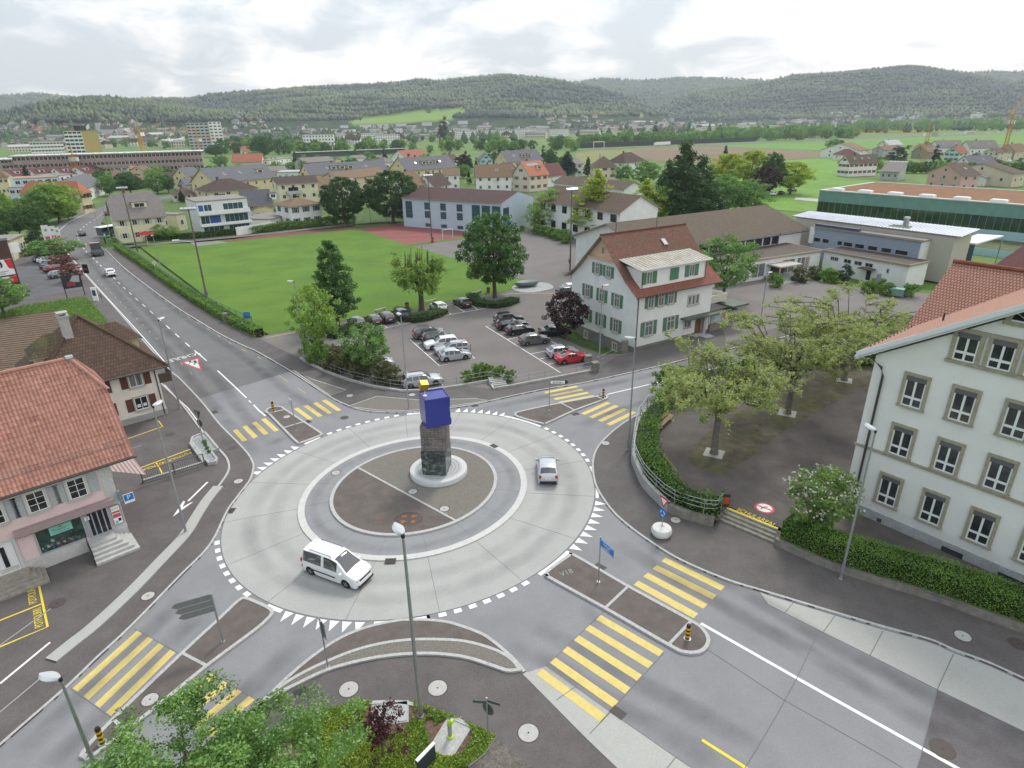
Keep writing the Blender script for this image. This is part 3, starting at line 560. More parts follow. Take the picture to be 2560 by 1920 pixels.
MH=[(872,1723,PZ,.5,0,'pale manhole cover left of the tall front lamp post on the pavement'),(1094,1720,PZ,.5,0,'pale manhole cover right of the tall front lamp post on the pavement'),(1321,1832,PZ,.5,0,'pale manhole cover on front pavement beside the light concrete strip'),(370,1490,PZ,.38,0,'pale manhole cover on left pavement between concrete band and kerb'),(375,1749,PZ+.03,.4,0,'pale manhole cover on the left front traffic island'),(1689,1300,PZ,.36,0,'pale manhole cover beside the concrete drum sign'),(1514,1108,PZ,.36,0,'pale manhole cover on curved right pavement near the tall lamp'),(717,1042,PZ+.03,.34,0,'pale manhole cover on the far left traffic island'),(840,1182,.09,.36,0,'manhole cover in the grey truck apron'),(1032,1229,.19,.36,0,'manhole cover in gravel just below the white plinth'),(1111,1272,.19,.36,0,'pale manhole cover in gravel near the island edge'),(2407,1590,PZ,.42,0,'pale manhole cover on the dark pavement below the hedge'),(2545,1610,PZ,.42,1,'dark iron manhole cover on pavement at the right picture edge'),(2356,1872,.01,.5,1,'large iron manhole cover in the dark asphalt patch'),(143,1508,PZ,.42,1,'dark iron manhole cover beside the yellow parking bays'),(425,1086,PZ,.38,1,'dark manhole cover on forecourt before the cream house'),(581,1120,PZ,.36,1,'dark manhole cover on the left pavement beside the gravel planter'),(596,1203,PZ,.36,0,'pale manhole cover on left pavement at the bend of the kerb'),(874,989,PZ,.36,0,'pale manhole cover on far pavement between the gravel triangles'),(1030,987,PZ,.36,0,'pale manhole cover on far pavement behind the lamp post'),(861,1044,.006,.36,1,'dark manhole cover in the far road beside the crossing')]
for px,py,z,r,dk,lb in MH:manhole(px,py,z,r,dk)['label']=lb
def drain(px,py,qx,qy,lb,z=.0):
 c=G(px,py,z);d=G(qx,qy,z)-c;root=thing('drain_grate',lb,'drain',(c.x,c.y,z),math.atan2(d.y,d.x),'iron drain grates');a=MB();a.box(-.38,-.26,-.02,.38,.26,.013);a.obj('frame',m_iron,root);b=MB()
 for k in range(6):b.box(-.32,-.21+k*.075,.01,.32,-.18+k*.075,.018)
 b.obj('slats',black,root)
drain(1545,1781,1600,1820,'drain grate at corner of the wide six striped crossing',.008);drain(976,1402,1030,1400,'drain grate in the apron kerb below the island',.094);drain(1235,1115,1280,1140,'drain grate in the apron kerb behind the sculpture',.094);drain(1500,1417,1560,1450,'drain grate behind the blue direction sign',.006);drain(1439,1035,1460,1030,'drain grate at the point of the far right island',.006);drain(770,1054,800,1075,'drain grate beside the far left island',.006);drain(750,1729,800,1705,'drain grate under the front gravel crescent',PZ);drain(1187,1014,1220,1008,'drain grate in the far kerb right of the blue cube',.006);drain(537,1030,560,1055,'drain grate in left kerb near the cream house',.003);drain(578,1277,560,1300,'drain grate in the left kerb beside the ring',.006)
def wearmat():
 m=bpy.data.materials.new('tyre_wear');m.use_nodes=True;t=m.node_tree;t.nodes.clear();n=t.nodes.new;a=n('ShaderNodeAttribute');a.attribute_name='tint';g_=n('ShaderNodeNewGeometry');z=n('ShaderNodeTexNoise');z.inputs['Scale'].default_value=.45;z.inputs['Detail'].default_value=6;t.links.new(g_.outputs['Position'],z.inputs[0]);r=n('ShaderNodeValToRGB');r.color_ramp.elements[0].position=.22;r.color_ramp.elements[1].position=.72;t.links.new(z.outputs['Fac'],r.inputs[0]);q=n('ShaderNodeMath');q.operation='MULTIPLY';t.links.new(a.outputs['Fac'],q.inputs[0]);t.links.new(r.outputs[0],q.inputs[1]);d=n('ShaderNodeBsdfDiffuse');d.inputs[0].default_value=(.085,.085,.09,1);tr=n('ShaderNodeBsdfTransparent');s=n('ShaderNodeMixShader');t.links.new(q.outputs[0],s.inputs[0]);t.links.new(tr.outputs[0],s.inputs[1]);t.links.new(d.outputs[0],s.inputs[2]);o=n('ShaderNodeOutputMaterial');t.links.new(s.outputs[0],o.inputs[0]);return m
WV,WF,WT=[],[],[]
def wear(P,w_,st,z,closed=False):
 n=len(P);L_=[offs(P,k*w_/4,closed)for k in(-2,-1,0,1,2)];o=len(WV)
 for i in range(n):
  e=1 if closed else min(1,i/3,(n-1-i)/3)
  for k in range(5):WV.append((L_[k][i].x,L_[k][i].y,z));WT.append(st*e*(0,.75,1,.75,0)[k])
 for i in range(n if closed else n-1):
  j=(i+1)%n
  for k in range(4):WF.append((o+i*5+k,o+j*5+k,o+j*5+k+1,o+i*5+k+1))
for a_,b_,s_ in((11.4,10.6,.13),(13.2,12.35,.16)):wear(EL(RC,a_,b_),1.5,s_,.0125,True)
wear(EL(RC2,8.3,7.65),.9,.16,.0925,True)
for pts in([(1600,1345),(1700,1400),(1860,1480),(2080,1610),(2300,1730),(2560,1880)],[(1330,1560),(1420,1610),(1560,1690),(1760,1790),(1960,1920)],[(1540,1350),(1640,1420),(1800,1510),(2000,1620),(2250,1770),(2400,1860)],[(1260,1610),(1380,1660),(1500,1740),(1700,1850),(1800,1930)],[(470,1490),(380,1570),(270,1680),(150,1790),(40,1900)],[(520,1520),(430,1600),(320,1720),(200,1840),(110,1920)],[(760,1600),(660,1690),(560,1780),(460,1880)],[(640,1140),(590,1080),(520,1000),(440,900),(360,810),(300,740),(240,670),(190,610)],[(690,1120),(620,1050),(560,970),(480,890),(390,800),(320,730),(260,670)],[(860,1050),(770,1010),(680,950),(600,885),(500,820),(420,760),(340,695),(280,650)],[(1180,1028),(1320,1000),(1450,975),(1580,948),(1720,915),(1860,882)],[(1440,1070),(1520,1035),(1600,1010),(1700,975),(1820,935)]):
 wear(gl(pts,0,4),1.6,.30,.0095)
me=bpy.data.meshes.new('tyre_wear');me.from_pydata(WV,[],WF);me.attributes.new('tint','FLOAT','POINT').data.foreach_set('value',WT);me.materials.append(wearmat());o=bpy.data.objects.new('tyre_wear',me);C.objects.link(o);struct(o)
#   building kit
WC={}
def win_mesh(kind,w,h,st):
 """facade pieces lie in the xz plane facing -y, origin at bottom centre"""
 key=(kind,round(w,2),round(h,2),st.get('k',str(sorted((a,str(b))for a,b in st.items()))))
 if key in WC:return WC[key]
 fm,pm,sm,um=st.get('frame',white),st.get('pane',glass),st.get('shutter'),st.get('surround')
 mb=MB();t=st.get('t',.07);d=.06
 if kind=='pane':mb.box(-w/2+t,-.02,t,w/2-t,.0,h-t);me=mb.mesh('pane',pm)
 elif kind=='frame':
  f=lambda*a:mb.box(*a)
  f(-w/2,-d,0,-w/2+t,0,h);f(w/2-t,-d,0,w/2,0,h);f(-w/2+t,-d,0,w/2-t,0,t);f(-w/2+t,-d,h-t,w/2-t,0,h)
  m=st.get('mull','two');mw=st.get('mw',t*.8)
  if m in('two','cross','tee','six'):f(-mw/2,-d+.004,t,mw/2,-.002,h-t)
  if m=='cross':f(-w/2+t,-d+.007,h*.68-mw/2,w/2-t,-.003,h*.68+mw/2)
  if m=='six':
   for q in(.36,.68):f(-w/2+t,-d+.01,h*q-.015,w/2-t,-.003,h*q+.015)
  if m=='tee':f(-w/2+t,-d+.007,h*.30-mw*.6,w/2-t,-.003,h*.30+mw*.6)
  if m=='ladder':
   for q in(.27,.5,.73):f(-w/2+t,-d+.007,h*q-.03,w/2-t,-.003,h*q+.03)
  if isinstance(m,int):
   for i in range(1,m):f(-w/2+w*i/m-mw/2,-d+.004,t,-w/2+w*i/m+mw/2,-.002,h-t)
  me=mb.mesh('frame',fm)
 elif kind=='shutter':
  sw=st.get('sw',w*.5);mb.box(-sw/2,-.05,0,sw/2,0,h)
  n=max(5,int(h/.12))
  for i in range(n):z=.08+(h-.16)*i/n;mb.add([(-sw/2+.06,-.05,z),(sw/2-.06,-.05,z),(sw/2-.06,-.066,z+.045),(-sw/2+.06,-.066,z+.045),(-sw/2+.06,-.05,z+.06),(sw/2-.06,-.05,z+.06)],[(0,1,2,3),(3,2,5,4)])
  me=mb.mesh('shutter',sm)
 elif kind=='surround':
  q=st.get('q',.16);e=.1
  mb.box(-w/2-q,-e,-.002,-w/2,0,h+q);mb.box(w/2,-e,-.002,w/2+q,0,h+q);mb.box(-w/2,-e,h,w/2,0,h+q);me=mb.mesh('surround',um)
 elif kind=='sill':
  q=st.get('q',.1);mb.box(-w/2-q-.04,-.17,-.13,w/2+q+.04,0,-.005);me=mb.mesh('sill',st.get('sill'))
 elif kind=='blind_box':mb.box(-w/2+.01,-.085,h-.34,w/2-.01,-.003,h-.002);me=mb.mesh('blind_box',st['blind'])
 elif kind=='simple':
  mb.box(-w/2,-.05,0,w/2,0,h,0);mb.box(-w/2+.07,-.055,.07,-.03,-.04,h-.07,1);mb.box(.03,-.055,.07,w/2-.07,-.04,h-.07,1)
  ms=[fm,pm]
  if sm:
   sw=w*.46;mb.box(-w/2-sw,-.07,0,-w/2,0,h,2);mb.box(w/2,-.07,0,w/2+sw,0,h,2);ms.append(sm)
  me=mb.mesh('window',ms)
 WC[key]=me;return me
def FA(fac,u,z,L,W):
 """matrix of facade f(ront) l(eft) r(ight) b(ack) position u along it, z up"""
 if fac=='f':return Vector((u,0,z)),0
 if fac=='l':return Vector((0,u,z)),R(-90)
 if fac=='r':return Vector((L,u,z)),R(90)
 return Vector((u,W,z)),R(180)
def put(me,name,parent,loc,rz):
 o=bpy.data.objects.new(name,me);C.objects.link(o);o.parent=parent;o.location=loc;o.rotation_euler=(0,0,rz);return o
def window(root,fac,u,z,w,h,st,L=0,W=0,name='window'):
 loc,rz=FA(fac,u,z,L,W)
 o=put(win_mesh('frame',w,h,st),name,root,loc,rz);put(win_mesh('pane',w,h,st),'pane',o,(0,0,0),0)
 if st.get('shutter'):
  sw=st.get('sw',w*.5);q=st.get('q',.1)+.02
  if st.get('closed'):q=-sw+.0
  for s in(-1,1):put(win_mesh('shutter',w,h,st),'shutter',o,(s*(w/2+sw/2+q),(-.075 if st.get('closed')else-.004),0),0)
 if st.get('surround'):put(win_mesh('surround',w,h,st),'surround',o,(0,0,0),0)
 if st.get('sill'):put(win_mesh('sill',w,h,st),'sill',o,(0,0,0),0)
 if st.get('blind'):put(win_mesh('blind_box',w,h,st),'blind_box',o,(0,0,0),0)
 return o
def swin(root,fac,u,z,w,h,st,L=0,W=0):
 loc,rz=FA(fac,u,z,L,W);return put(win_mesh('simple',w,h,st),'window',root,loc,rz)
def roof_faces(mb,polys,t=.18,mi=0,soff=1):
 for P in polys:
  P=[Vector(p)for p in P];n=Vector((0,0,0))
  for i in range(len(P)):n+=P[i].cross(P[(i+1)%len(P)])
  if n.z<0:P=P[::-1];n=-n
  n.normalize();e=Vector((0,0,1)).cross(n);e=e.normalized()if e.length>.01 else Vector((1,0,0));s=n.cross(e)
  k=len(P);top=[tuple(p+Vector((0,0,t)))for p in P];bot=[tuple(p)for p in P]
  mb.add(top,[tuple(range(k))],mi,[[(p.dot(e),p.dot(s))for p in P]])
  mb.add(bot,[tuple(reversed(range(k)))],soff);mb.add(bot+top,[(i,(i+1)%k,k+(i+1)%k,k+i)for i in range(k)],soff)
def roof_polys(tp,L,W,he,rise,o=.5,og=.4):
 k=2*rise/(W if tp in('gu','hip')or tp=='hu' else L);lo=he-k*o
 if tp=='gu':
  a=[(-og,-o,lo),(L+og,-o,lo),(L+og,W/2,he+rise),(-og,W/2,he+rise)];return[a,[(x,W-y,z)for x,y,z in a][::-1]]
 if tp=='gv':
  a=[(-o,-og,lo),(-o,W+og,lo),(L/2,W+og,he+rise),(L/2,-og,he+rise)];return[a,[(L-x,y,z)for x,y,z in a]]
 if tp in('hip','hipv'):
  if tp=='hip' and L>=W:r0,r1=(W/2,W/2,he+rise),(L-W/2,W/2,he+rise)
  else:k=2*rise/L;lo=he-k*o;r0,r1=(L/2,L/2,he+rise),(L/2,max(L/2,W-L/2),he+rise)
  A,B,Cc,D=(-o,-o,lo),(L+o,-o,lo),(L+o,W+o,lo),(-o,W+o,lo)
  if tp=='hip' and L>=W:return[[A,B,r1,r0],[B,Cc,r1],[Cc,D,r0,r1],[D,A,r0]]
  return[[A,B,r0],[B,Cc,r1,r0],[Cc,D,r1],[D,A,r0,r1]]
 if tp=='hu':
  h=rise*.32;q=h/k;zt=he+rise-h;yq=W/2-q
  f=[(-og,-o,lo),(L+og,-o,lo),(L+og,yq,zt),(L+og-q*.8,W/2,he+rise),(-og+q*.8,W/2,he+rise),(-og,yq,zt)]
  return[f,[(x,W-y,z)for x,y,z in f][::-1],[(-og,yq,zt),(-og+q*.8,W/2,he+rise),(-og,W-yq,zt)],[(L+og,yq,zt),(L+og,W-yq,zt),(L+og-q*.8,W/2,he+rise)]]
 if tp=='shed':return[[(-og,-o,he),(L+og,-o,he),(L+og,W+o,he+rise),(-og,W+o,he+rise)]]
 return[[(-o,-o,he),(L+o,-o,he),(L+o,W+o,he),(-o,W+o,he)]]
def wall_mb(tp,L,W,he,rise,z0=-.4):
 mb=MB()
 if tp in('gu','hu'):
  hr=rise*(.95 if tp=='gu' else .66);yq=W/2*(1-hr/rise)if tp=='hu' else W/2
  prof=[(0,z0),(W,z0),(W,he),(W-W/2*hr/rise,he+hr),(W/2*hr/rise,he+hr),(0,he)]
  vs=[(0,y,z)for y,z in prof]+[(L,y,z)for y,z in prof];n=6
  mb.add(vs,[tuple(reversed(range(n))),tuple(range(n,2*n))]+[(i,(i+1)%n,n+(i+1)%n,n+i)for i in range(n)],0,[[(y,z)for y,z in prof][::-1],[(y,z)for y,z in prof]]+[[(0,prof[i][1]),(0,prof[(i+1)%n][1]),(L,prof[(i+1)%n][1]),(L,prof[i][1])]for i in range(n)])
 elif tp=='gv':
  prof=[(0,z0),(L,z0),(L,he),(L/2,he+rise*.97),(0,he)];n=5
  vs=[(x,0,z)for x,z in prof]+[(x,W,z)for x,z in prof]
  mb.add(vs,[tuple(range(n)),tuple(reversed(range(n,2*n)))]+[((i+1)%n,i,n+i,n+(i+1)%n)for i in range(n)],0,[list(prof),list(prof)[::-1]]+[[(0,prof[(i+1)%n][1]),(0,prof[i][1]),(W,prof[i][1]),(W,prof[(i+1)%n][1])]for i in range(n)])
 elif tp=='shed':
  vs=[(0,0,z0),(L,0,z0),(L,W,z0),(0,W,z0),(0,0,he),(L,0,he),(L,W,he+rise),(0,W,he+rise)]
  mb.add(vs,[(4,5,6,7),(0,1,5,4),(1,2,6,5),(2,3,7,6),(3,0,4,7)],0)
 else:mb.box(0,0,z0,L,W,he)
 return mb
def wmat(name,col,**k):return M('render_'+name,col,.9,var=.05,scale=.8,bump=.1,bscale=25,stain=(.45,.45,tuple(c*.78 for c in col)),**k)
w_white,w_cream,w_yel,w_pink,w_grey,w_lil,w_mint,w_beige,w_pyel,w_blue=(wmat(n,c)for n,c in(('white',(.74,.74,.72)),('cream',(.62,.57,.46)),('yellow',(.64,.55,.34)),('pink',(.62,.36,.34)),('grey',(.42,.43,.43)),('lilac',(.45,.48,.58)),('mint',(.52,.64,.56)),('beige',(.58,.51,.40)),('pale_yellow',(.63,.61,.43)),('pale_blue',(.40,.58,.64))))
r_brown=tiles('roof_brown',(.105,.075,.058),(.14,.10,.075),.3,.36,(.085,.08,.045));r_dark=tiles('roof_dark_brown',(.07,.048,.042),(.10,.066,.056),.3,.36,(.06,.05,.04));r_red=tiles('roof_red',(.30,.105,.065),(.36,.14,.09),.25,.34,(.17,.09,.055));r_or=tiles('roof_orange',(.42,.15,.085),(.48,.19,.11),.25,.34,(.3,.13,.08));r_slate=tiles('roof_slate',(.125,.13,.145),(.15,.155,.17),.4,.25,(.11,.115,.125),bump=.3);r_mar=tiles('roof_maroon',(.125,.045,.045),(.155,.06,.055),.3,.36,(.09,.05,.045));r_tan=tiles('roof_tan',(.19,.125,.08),(.235,.155,.10),.3,.36,(.12,.095,.055));r_pale=tiles('roof_pale',(.40,.40,.41),(.46,.46,.47),.5,3,(.33,.33,.33),bump=.2);r_grey=tiles('roof_grey',(.19,.175,.165),(.23,.21,.2),.3,.36,(.15,.14,.12))
m_soff=M('soffit',(.30,.25,.19),.8);m_brick=tiles('brick_chimney',(.25,.12,.09),(.3,.15,.11),.22,.08);m_flat=M('flat_roof',(.22,.21,.20),.95,var=.15,scale=1);m_gutter=M('gutter',(.05,.045,.045),.5)
s_green,s_teal,s_brown,s_grey,s_redd=(M('shutter_'+n,c,.65,var=.08,scale=3)for n,c in(('green',(.085,.20,.12)),('teal',(.04,.16,.16)),('brown',(.12,.045,.035)),('grey',(.38,.40,.41)),('red',(.30,.05,.05))))
def house(name,label,cat,c,b,a=8.,he=5.5,roof=('gu',3.5),wall=w_white,rm=r_brown,rows=2,cf=3,cl=2,st=None,z0=.0,chim=1,o=.6,og=.5,ww=1.1,wh=1.35,sky_=0,group=None,zc=None,zr=None,z1=0.,balc=(),dorm=(),base=None,rz=None,L=None,soff=None):
 """c: pixel of the corner nearest the camera, b: pixel at the right end of its front, a: depth (m) or pixel"""
 P=Vector((*c[:2],0))if rz is not None else G(*c,z0)
 if rz is None:
  d=G(*b,z0)-P;rz=math.atan2(d.y,d.x);L=L or d.length
 u=Vector((math.cos(rz),math.sin(rz),0));v=Vector((-u.y,u.x,0))
 W=a if not isinstance(a,tuple)else abs((G(*a[:2],a[2]if len(a)>2 else z0)-P).dot(v))
 if he>100:he=ZH(P,he-100)
 root=thing(name,label,cat,(P.x,P.y,z0),rz,group);tp,rise=roof
 wl=wall_mb(tp,L,W,he,rise).obj('wall',wall,root)
 if base:mb=MB();mb.box(-.03,-.03,-.4,L+.03,W+.03,base);mb.obj('plinth',m_wall_c,wl)
 rb=MB()
 if tp=='flat':
  rb.box(-o,-o,he,L+o,W+o,he+.35,1);rb.box(-o+.25,-o+.25,he+.34,L+o-.25,W+o-.25,he+.36,0)
 else:roof_faces(rb,roof_polys(tp,L,W,he,rise,o,og))
 ro=rb.obj('roof',[rm,soff or m_soff],root)
 top=he+rise if tp!='flat' else he
 rnd=random.Random(label)
 for i in range(chim):
  x,y=((L*(.35+.4*i),W*.5)if tp in('gu','hip','hu')else(L*.5,W*(.4+.3*i)));mb=MB();mb.box(x-.35,y-.3+.5,top-1.2,x+.35,y+.3+.5,top+.9);mb.box(x-.42,y-.37+.5,top+.9,x+.42,y+.37+.5,top+1.0);mb.obj('chimney',m_brick if rnd.random()<.5 else m_wall_c,ro)
 if tp in('gu','hu'):
  k=2*rise/W;sl=math.atan(k)
  for i in range(sky_):
   x=L*(.25+.5*i/max(1,sky_-1))if sky_>1 else L*.6;y=W*.25
   mb=MB();mb.box(-.42,-.6,0,.42,.6,.09,0);mb.box(-.34,-.52,.08,.34,.52,.1,1);so_=mb.obj('skylight',[white,glass_blue],ro);so_.location=(x,y,he+k*y+.18);so_.rotation_euler=(sl,0,0)
  for dx,dw in dorm:
   y=W*.18;zd=he+k*y;dh=1.5;mb=MB();mb.box(dx-dw/2,y,zd-.3,dx+dw/2,y+dh/k+.6,zd+dh);mb.box(dx-dw/2-.2,y-.25,zd+dh,dx+dw/2+.2,y+dh/k+1,zd+dh+.14,1)
   do=mb.obj('dormer',[wall,rm],ro);sw_=put(win_mesh('simple',dw*.7,1.05,{'k':'plain'}),'window',do,(dx,y,zd+.2),0)
 st=st or{'k':'plain'};fh=(he-z1)/max(1,rows)
 def grid(fac,n,LL,extra):
  for r in range(rows):
   for i in range(n):
    z=z1+fh*r+fh*.36
    swin(root,fac,LL*(i+.5)/n,z,ww,min(wh,fh*.56),st,L,W)
  if extra and n:swin(root,fac,LL/2,he+rise*.22,ww,min(1.2,rise*.4),st,L,W)
 if cf:grid('f',cf,L,tp=='gv')
 if cl:grid('l',cl,W,tp in('gu','hu'))
 for(x,z,bw)in balc:
  mb=MB();mb.box(x-bw/2,-1.3,z,x+bw/2,-.002,z+.15);mb.box(x-bw/2,-1.3,z+.15,x+bw/2,-1.2,z+1.05);mb.box(x-bw/2,-1.2,z+.15,x-bw/2+.06,-.002,z+1.05);mb.box(x+bw/2-.06,-1.2,z+.15,x+bw/2,-.002,z+1.05);mb.obj('balcony',w_grey,root)
  loc,r_=FA('f',x,z+.2,L,W);put(win_mesh('simple',bw*.7,2.0,{'k':'bal','pane':glass}),'balcony_door',root,loc,0)
 return root,L,W,he
class Fac:
 """a vertical facade plane: pixel -> (along, height)"""
 def __init__(s,o,rz):s.o=Vector(o);s.u=Vector((math.cos(rz),math.sin(rz),0));s.n=Vector((-s.u.y,s.u.x,0))
 def hit(s,px,py):
  d=ray(px,py);t=(s.o-Vector((0,0,CAM_H))).dot(s.n)/d.dot(s.n);p=Vector((0,0,CAM_H))+d*t-s.o;return p.dot(s.u),p.z
c=G(1583.8,874.5);rz=R(31.48);L,W,HE,RI=13.93,13.7,7.35,6.5
root=thing('municipal_house','tall white house with green shutters, red tiled gable roof and wide dormer','house',c,rz);LW=dict(L=L,W=W)
wh_=M('house_render_white',(.73,.735,.71),.9,var=.05,scale=.7,bump=.1,bscale=25,stain=(.5,.4,(.62,.62,.59)))
mb=MB();prof=[(0,-1.6),(W,-1.6),(W,HE),(W/2+1.6,HE+4.9),(W/2,HE+RI-.1),(W/2-1.6,HE+4.9),(0,HE)];n=7
mb.add([(0,y,z)for y,z in prof]+[(L,y,z)for y,z in prof],[tuple(reversed(range(n))),tuple(range(n,2*n))]+[(i,(i+1)%n,n+(i+1)%n,n+i)for i in range(n)]);wall=mb.obj('wall',wh_,root)
mb=MB();mb.box(-.04,-.0,-1.6,-.002,W,.35);mb.box(-.04,-.05,-.1,L+.02,-.003,.32);mb.obj('plinth',m_wall_o,wall)
r_old=tiles('roof_old_red',(.155,.078,.058),(.225,.108,.08),.22,.26,(.105,.09,.05),bump=.9,amt=.6)
r_newer=tiles('roof_newer_red',(.235,.085,.06),(.30,.12,.085),.22,.26,(.2,.08,.05),bump=.9)
rb=MB();k=.9;yk=1.6;zk=HE+1.05
A=lambda x,y,z:(x,y,z)
X0,X1=-.75,L+.9;zr=HE+RI
f1=[(X0,-.85,HE-.25),(X1,-.85,HE-.25),(X1,yk,zk+.35),(X0,yk,zk+.35)];f2=[(X0,yk,zk+.35),(X1,yk,zk+.35),(X1,W/2,zr),(X0,W/2,zr)]
roof_faces(rb,[f1],.16,2,1);roof_faces(rb,[f2],.16);roof_faces(rb,[[(x,W-y,z)for x,y,z in q][::-1]for q in(f1,f2)],.16)
ro=rb.obj('roof',[r_old,m_soff,r_newer],root)
mb=MB();mb.tube([(X0,W/2,zr+.2),(X1,W/2,zr+.2)],.13,8);mb.obj('ridge',r_red,ro)
mb=MB()
zt=HE+3.55;hw=lambda z:(W/2)*(zr-z)/RI*.93
mb.add([(-.03,W/2-hw(zt),zt),(-.03,W/2+hw(zt),zt),(-.03,W/2,zr-.25),(-.002,W/2-hw(zt),zt),(-.002,W/2+hw(zt),zt),(-.002,W/2,zr-.25)],[(0,2,1),(0,1,4,3)]);mb.box(-.5,W/2-hw(zt),zt-.12,-.002,W/2+hw(zt),zt);mb.obj('gable_boarding',M('peach_render',(.60,.40,.27),.85,var=.05,scale=1),wall)
s_in={'k':'c1','frame':M('sash_cream',(.62,.60,.55),.6),'pane':glass_curtain,'shutter':s_green,'sw':.52,'sill':M('sill_stone',(.40,.38,.34),.8),'surround':M('surround_stone',(.50,.48,.43),.8),'q':.1,'mull':'cross'}
for u in(3.72,6.86,9.98):
 window(root,'l',u,4.95,1.0,1.75,s_in,**LW);window(root,'l',u,1.45,1.0,1.8,s_in,**LW)
for u in(5.72,8.05):window(root,'l',u,8.55,.9,1.5,dict(s_in,k='c1'),**LW)
sp=dict(s_in,shutter=None,k='c2',mull='two')
window(root,'l',3.7,-1.15,.9,1.05,sp,**LW);window(root,'l',10.,-1.1,.8,1.0,sp,**LW)
mb=MB();mb.box(-.06,6.2,-1.5,-.003,7.2,.5);mb.obj('cellar_door',M('cellar_door',(.2,.21,.21),.6),root)
sm_=dict(s_in,shutter=None,sill=None,k='c3',frame=M('timber_dark',(.09,.06,.045),.7));window(root,'l',W/2+.1,HE+4.2,.42,.75,sm_,**LW)
for i,u in enumerate((2.5,4.27,6.02)):window(root,'f',u,5.3,.95,1.7,dict(s_in,sw=.46),**LW)
for u in(2.4,6.38):window(root,'f',u,1.55,1.35,1.95,dict(s_in,k='c5',sw=.62),**LW)
for u in(9.62,10.35,11.08):window(root,'f',u,4.5,.55,1.3,dict(sp,k='c6',mull='x'),**LW)
for u in(9.3,9.95):window(root,'f',u,1.35,.55,1.15,dict(sp,k='c6',mull='x'),**LW)
mb=MB();mb.box(11.2,-.09,.1,12.2,-.002,2.35);d_=mb.obj('door',M('oak_door',(.15,.07,.03),.5,var=.3,scale=3,stretch=(4,4,.3)),root);mb=MB();mb.box(12.05,-.14,1.05,12.1,-.09,1.3);mb.obj('handle',galv,d_)
mb=MB();mb.box(12.35,-.6,.0,12.75,-.002,2.75);mb.obj('porch_pier',m_wall_c,root);mb=MB();mb.box(10.3,-1.0,0,12.6,-.003,.14);mb.box(11.2,-2.2,.0,12.9,-1.01,.09);mb.obj('doorstep',m_wall_c,root)
m_cop=M('copper_old',(.075,.10,.075),.6,var=.3,scale=2)
mb=MB();mb.box(8.2,-1.3,2.75,18.2,-.003,2.93);mb.box(16.5,-1.8,3.35,19.8,2.2,3.6);mb.obj('canopy',m_cop,root)
mb=MB();mb.box(L+.05,-.35,1.15,18.0,-.2,2.55,0);mb.box(14.5,-.37,1.3,16.0,-.35,2.4,1);mb.box(16.3,-.37,1.3,17.7,-.35,2.4,1);nb=mb.obj('notice_board',[m_wall_c,M('notice_paper',(.45,.52,.55),.3,var=.25,scale=4)],root)
mb=MB();mb.box(16.45,-.385,1.4,16.95,-.372,2.3);mb.obj('poster',M('poster_red',(.45,.12,.08),.5,var=.4,scale=5),nb)
mb=MB();mb.box(L+.0,-.3,-.1,18.8,0,1.0);mb.obj('terrace_wall',m_wall_o,root)
mb=MB();mb.box(L+.01,.4,3.95,L+3.6,4.8,4.2);mb.box(L+.01,.3,3.9,L+3.6,.4,4.95);mb.box(L+3.5,.4,3.9,L+3.6,4.8,4.95);mb.obj('terrace',M('terrace_cream',(.52,.49,.42),.85,var=.1,scale=1),root)
mb=MB();mb.tube([(L+.9,.8,4.2),(L+.9,.8,7)],.05,6);mb.tube([(L+.9,.8,6.9),(L+.0,.8,7)],.04,6);mb.obj('terrace_post',galv,root)
mb=MB();mb.box(.75,.25,HE+.55,12.35,5.1,HE+3.05);do=mb.obj('dormer',wh_,ro)
mb=MB();roof_faces(mb,[[(.15,-.35,HE+3.06),(13.0,-.35,HE+3.06),(13.0,3.9,HE+3.75),(.15,3.9,HE+3.75)]],.14)
for i in range(22):x=.4+i*.59;mb.add([(x-.02,-.35,HE+3.21),(x+.02,-.35,HE+3.21),(x+.02,3.9,HE+3.92),(x-.02,3.9,HE+3.92),(x,-.35,HE+3.27),(x,3.9,HE+3.98)],[(0,1,4),(0,4,5,3),(4,1,2,5)],0)
mb.obj('dormer_roof',[M('sheet_roof',(.40,.39,.34),.6,var=.12,scale=.9,stain=(.5,.8,(.26,.2,.07))),white],do)
sd2={'k':'d1','frame':s_in['frame'],'pane':glass_curtain,'shutter':s_green,'sw':.7,'mull':'two','q':.03}
for u,cl in((2.15,0),(6.5,1),(9.75,0)):o=window(do,'f',u,HE+1.1,.95 if not cl else 1.5,1.55,dict(sd2,closed=cl,k='d%d'%cl,sw=.74),**LW,name='dormer_window');o.location.y=.25
mb=MB();mb.box(-.36,-.55,0,.36,.55,.1,0);mb.box(-.28,-.47,.09,.28,.47,.115,1);so_=mb.obj('skylight',[galv,M('pale_glass',(.5,.54,.56),.1)],ro);so_.location=(9.1,5.05,HE+5.0);so_.rotation_euler=(math.atan2(4.2,5.2),0,0)
mb=MB();mb.tube([(1.9,W/2,zr),(1.9,W/2,zr+2.4)],.04,5);mb.tube([(9.2,W/2,zr),(9.2,W/2,zr+2.2)],.04,5);mb.obj('lightning_rod',black,ro)
mb=MB();mb.tube([(.45,-.75,HE-.1),(.25,-.1,HE-.5),(.25,-.1,.1)],.06,6);mb.tube([(1.15,.14,HE+3.0),(.9,.14,HE+2.7),(.9,.14,HE+.5)],.05,6);mb.tube([(12.2,.14,HE+3.0),(12.3,.14,HE+2.7),(12.3,.14,HE+.3)],.05,6);mb.tube([(X0,-.87,HE-.15),(X1,-.87,HE-.15)],.08,6);mb.obj('downpipe',m_gutter,root)
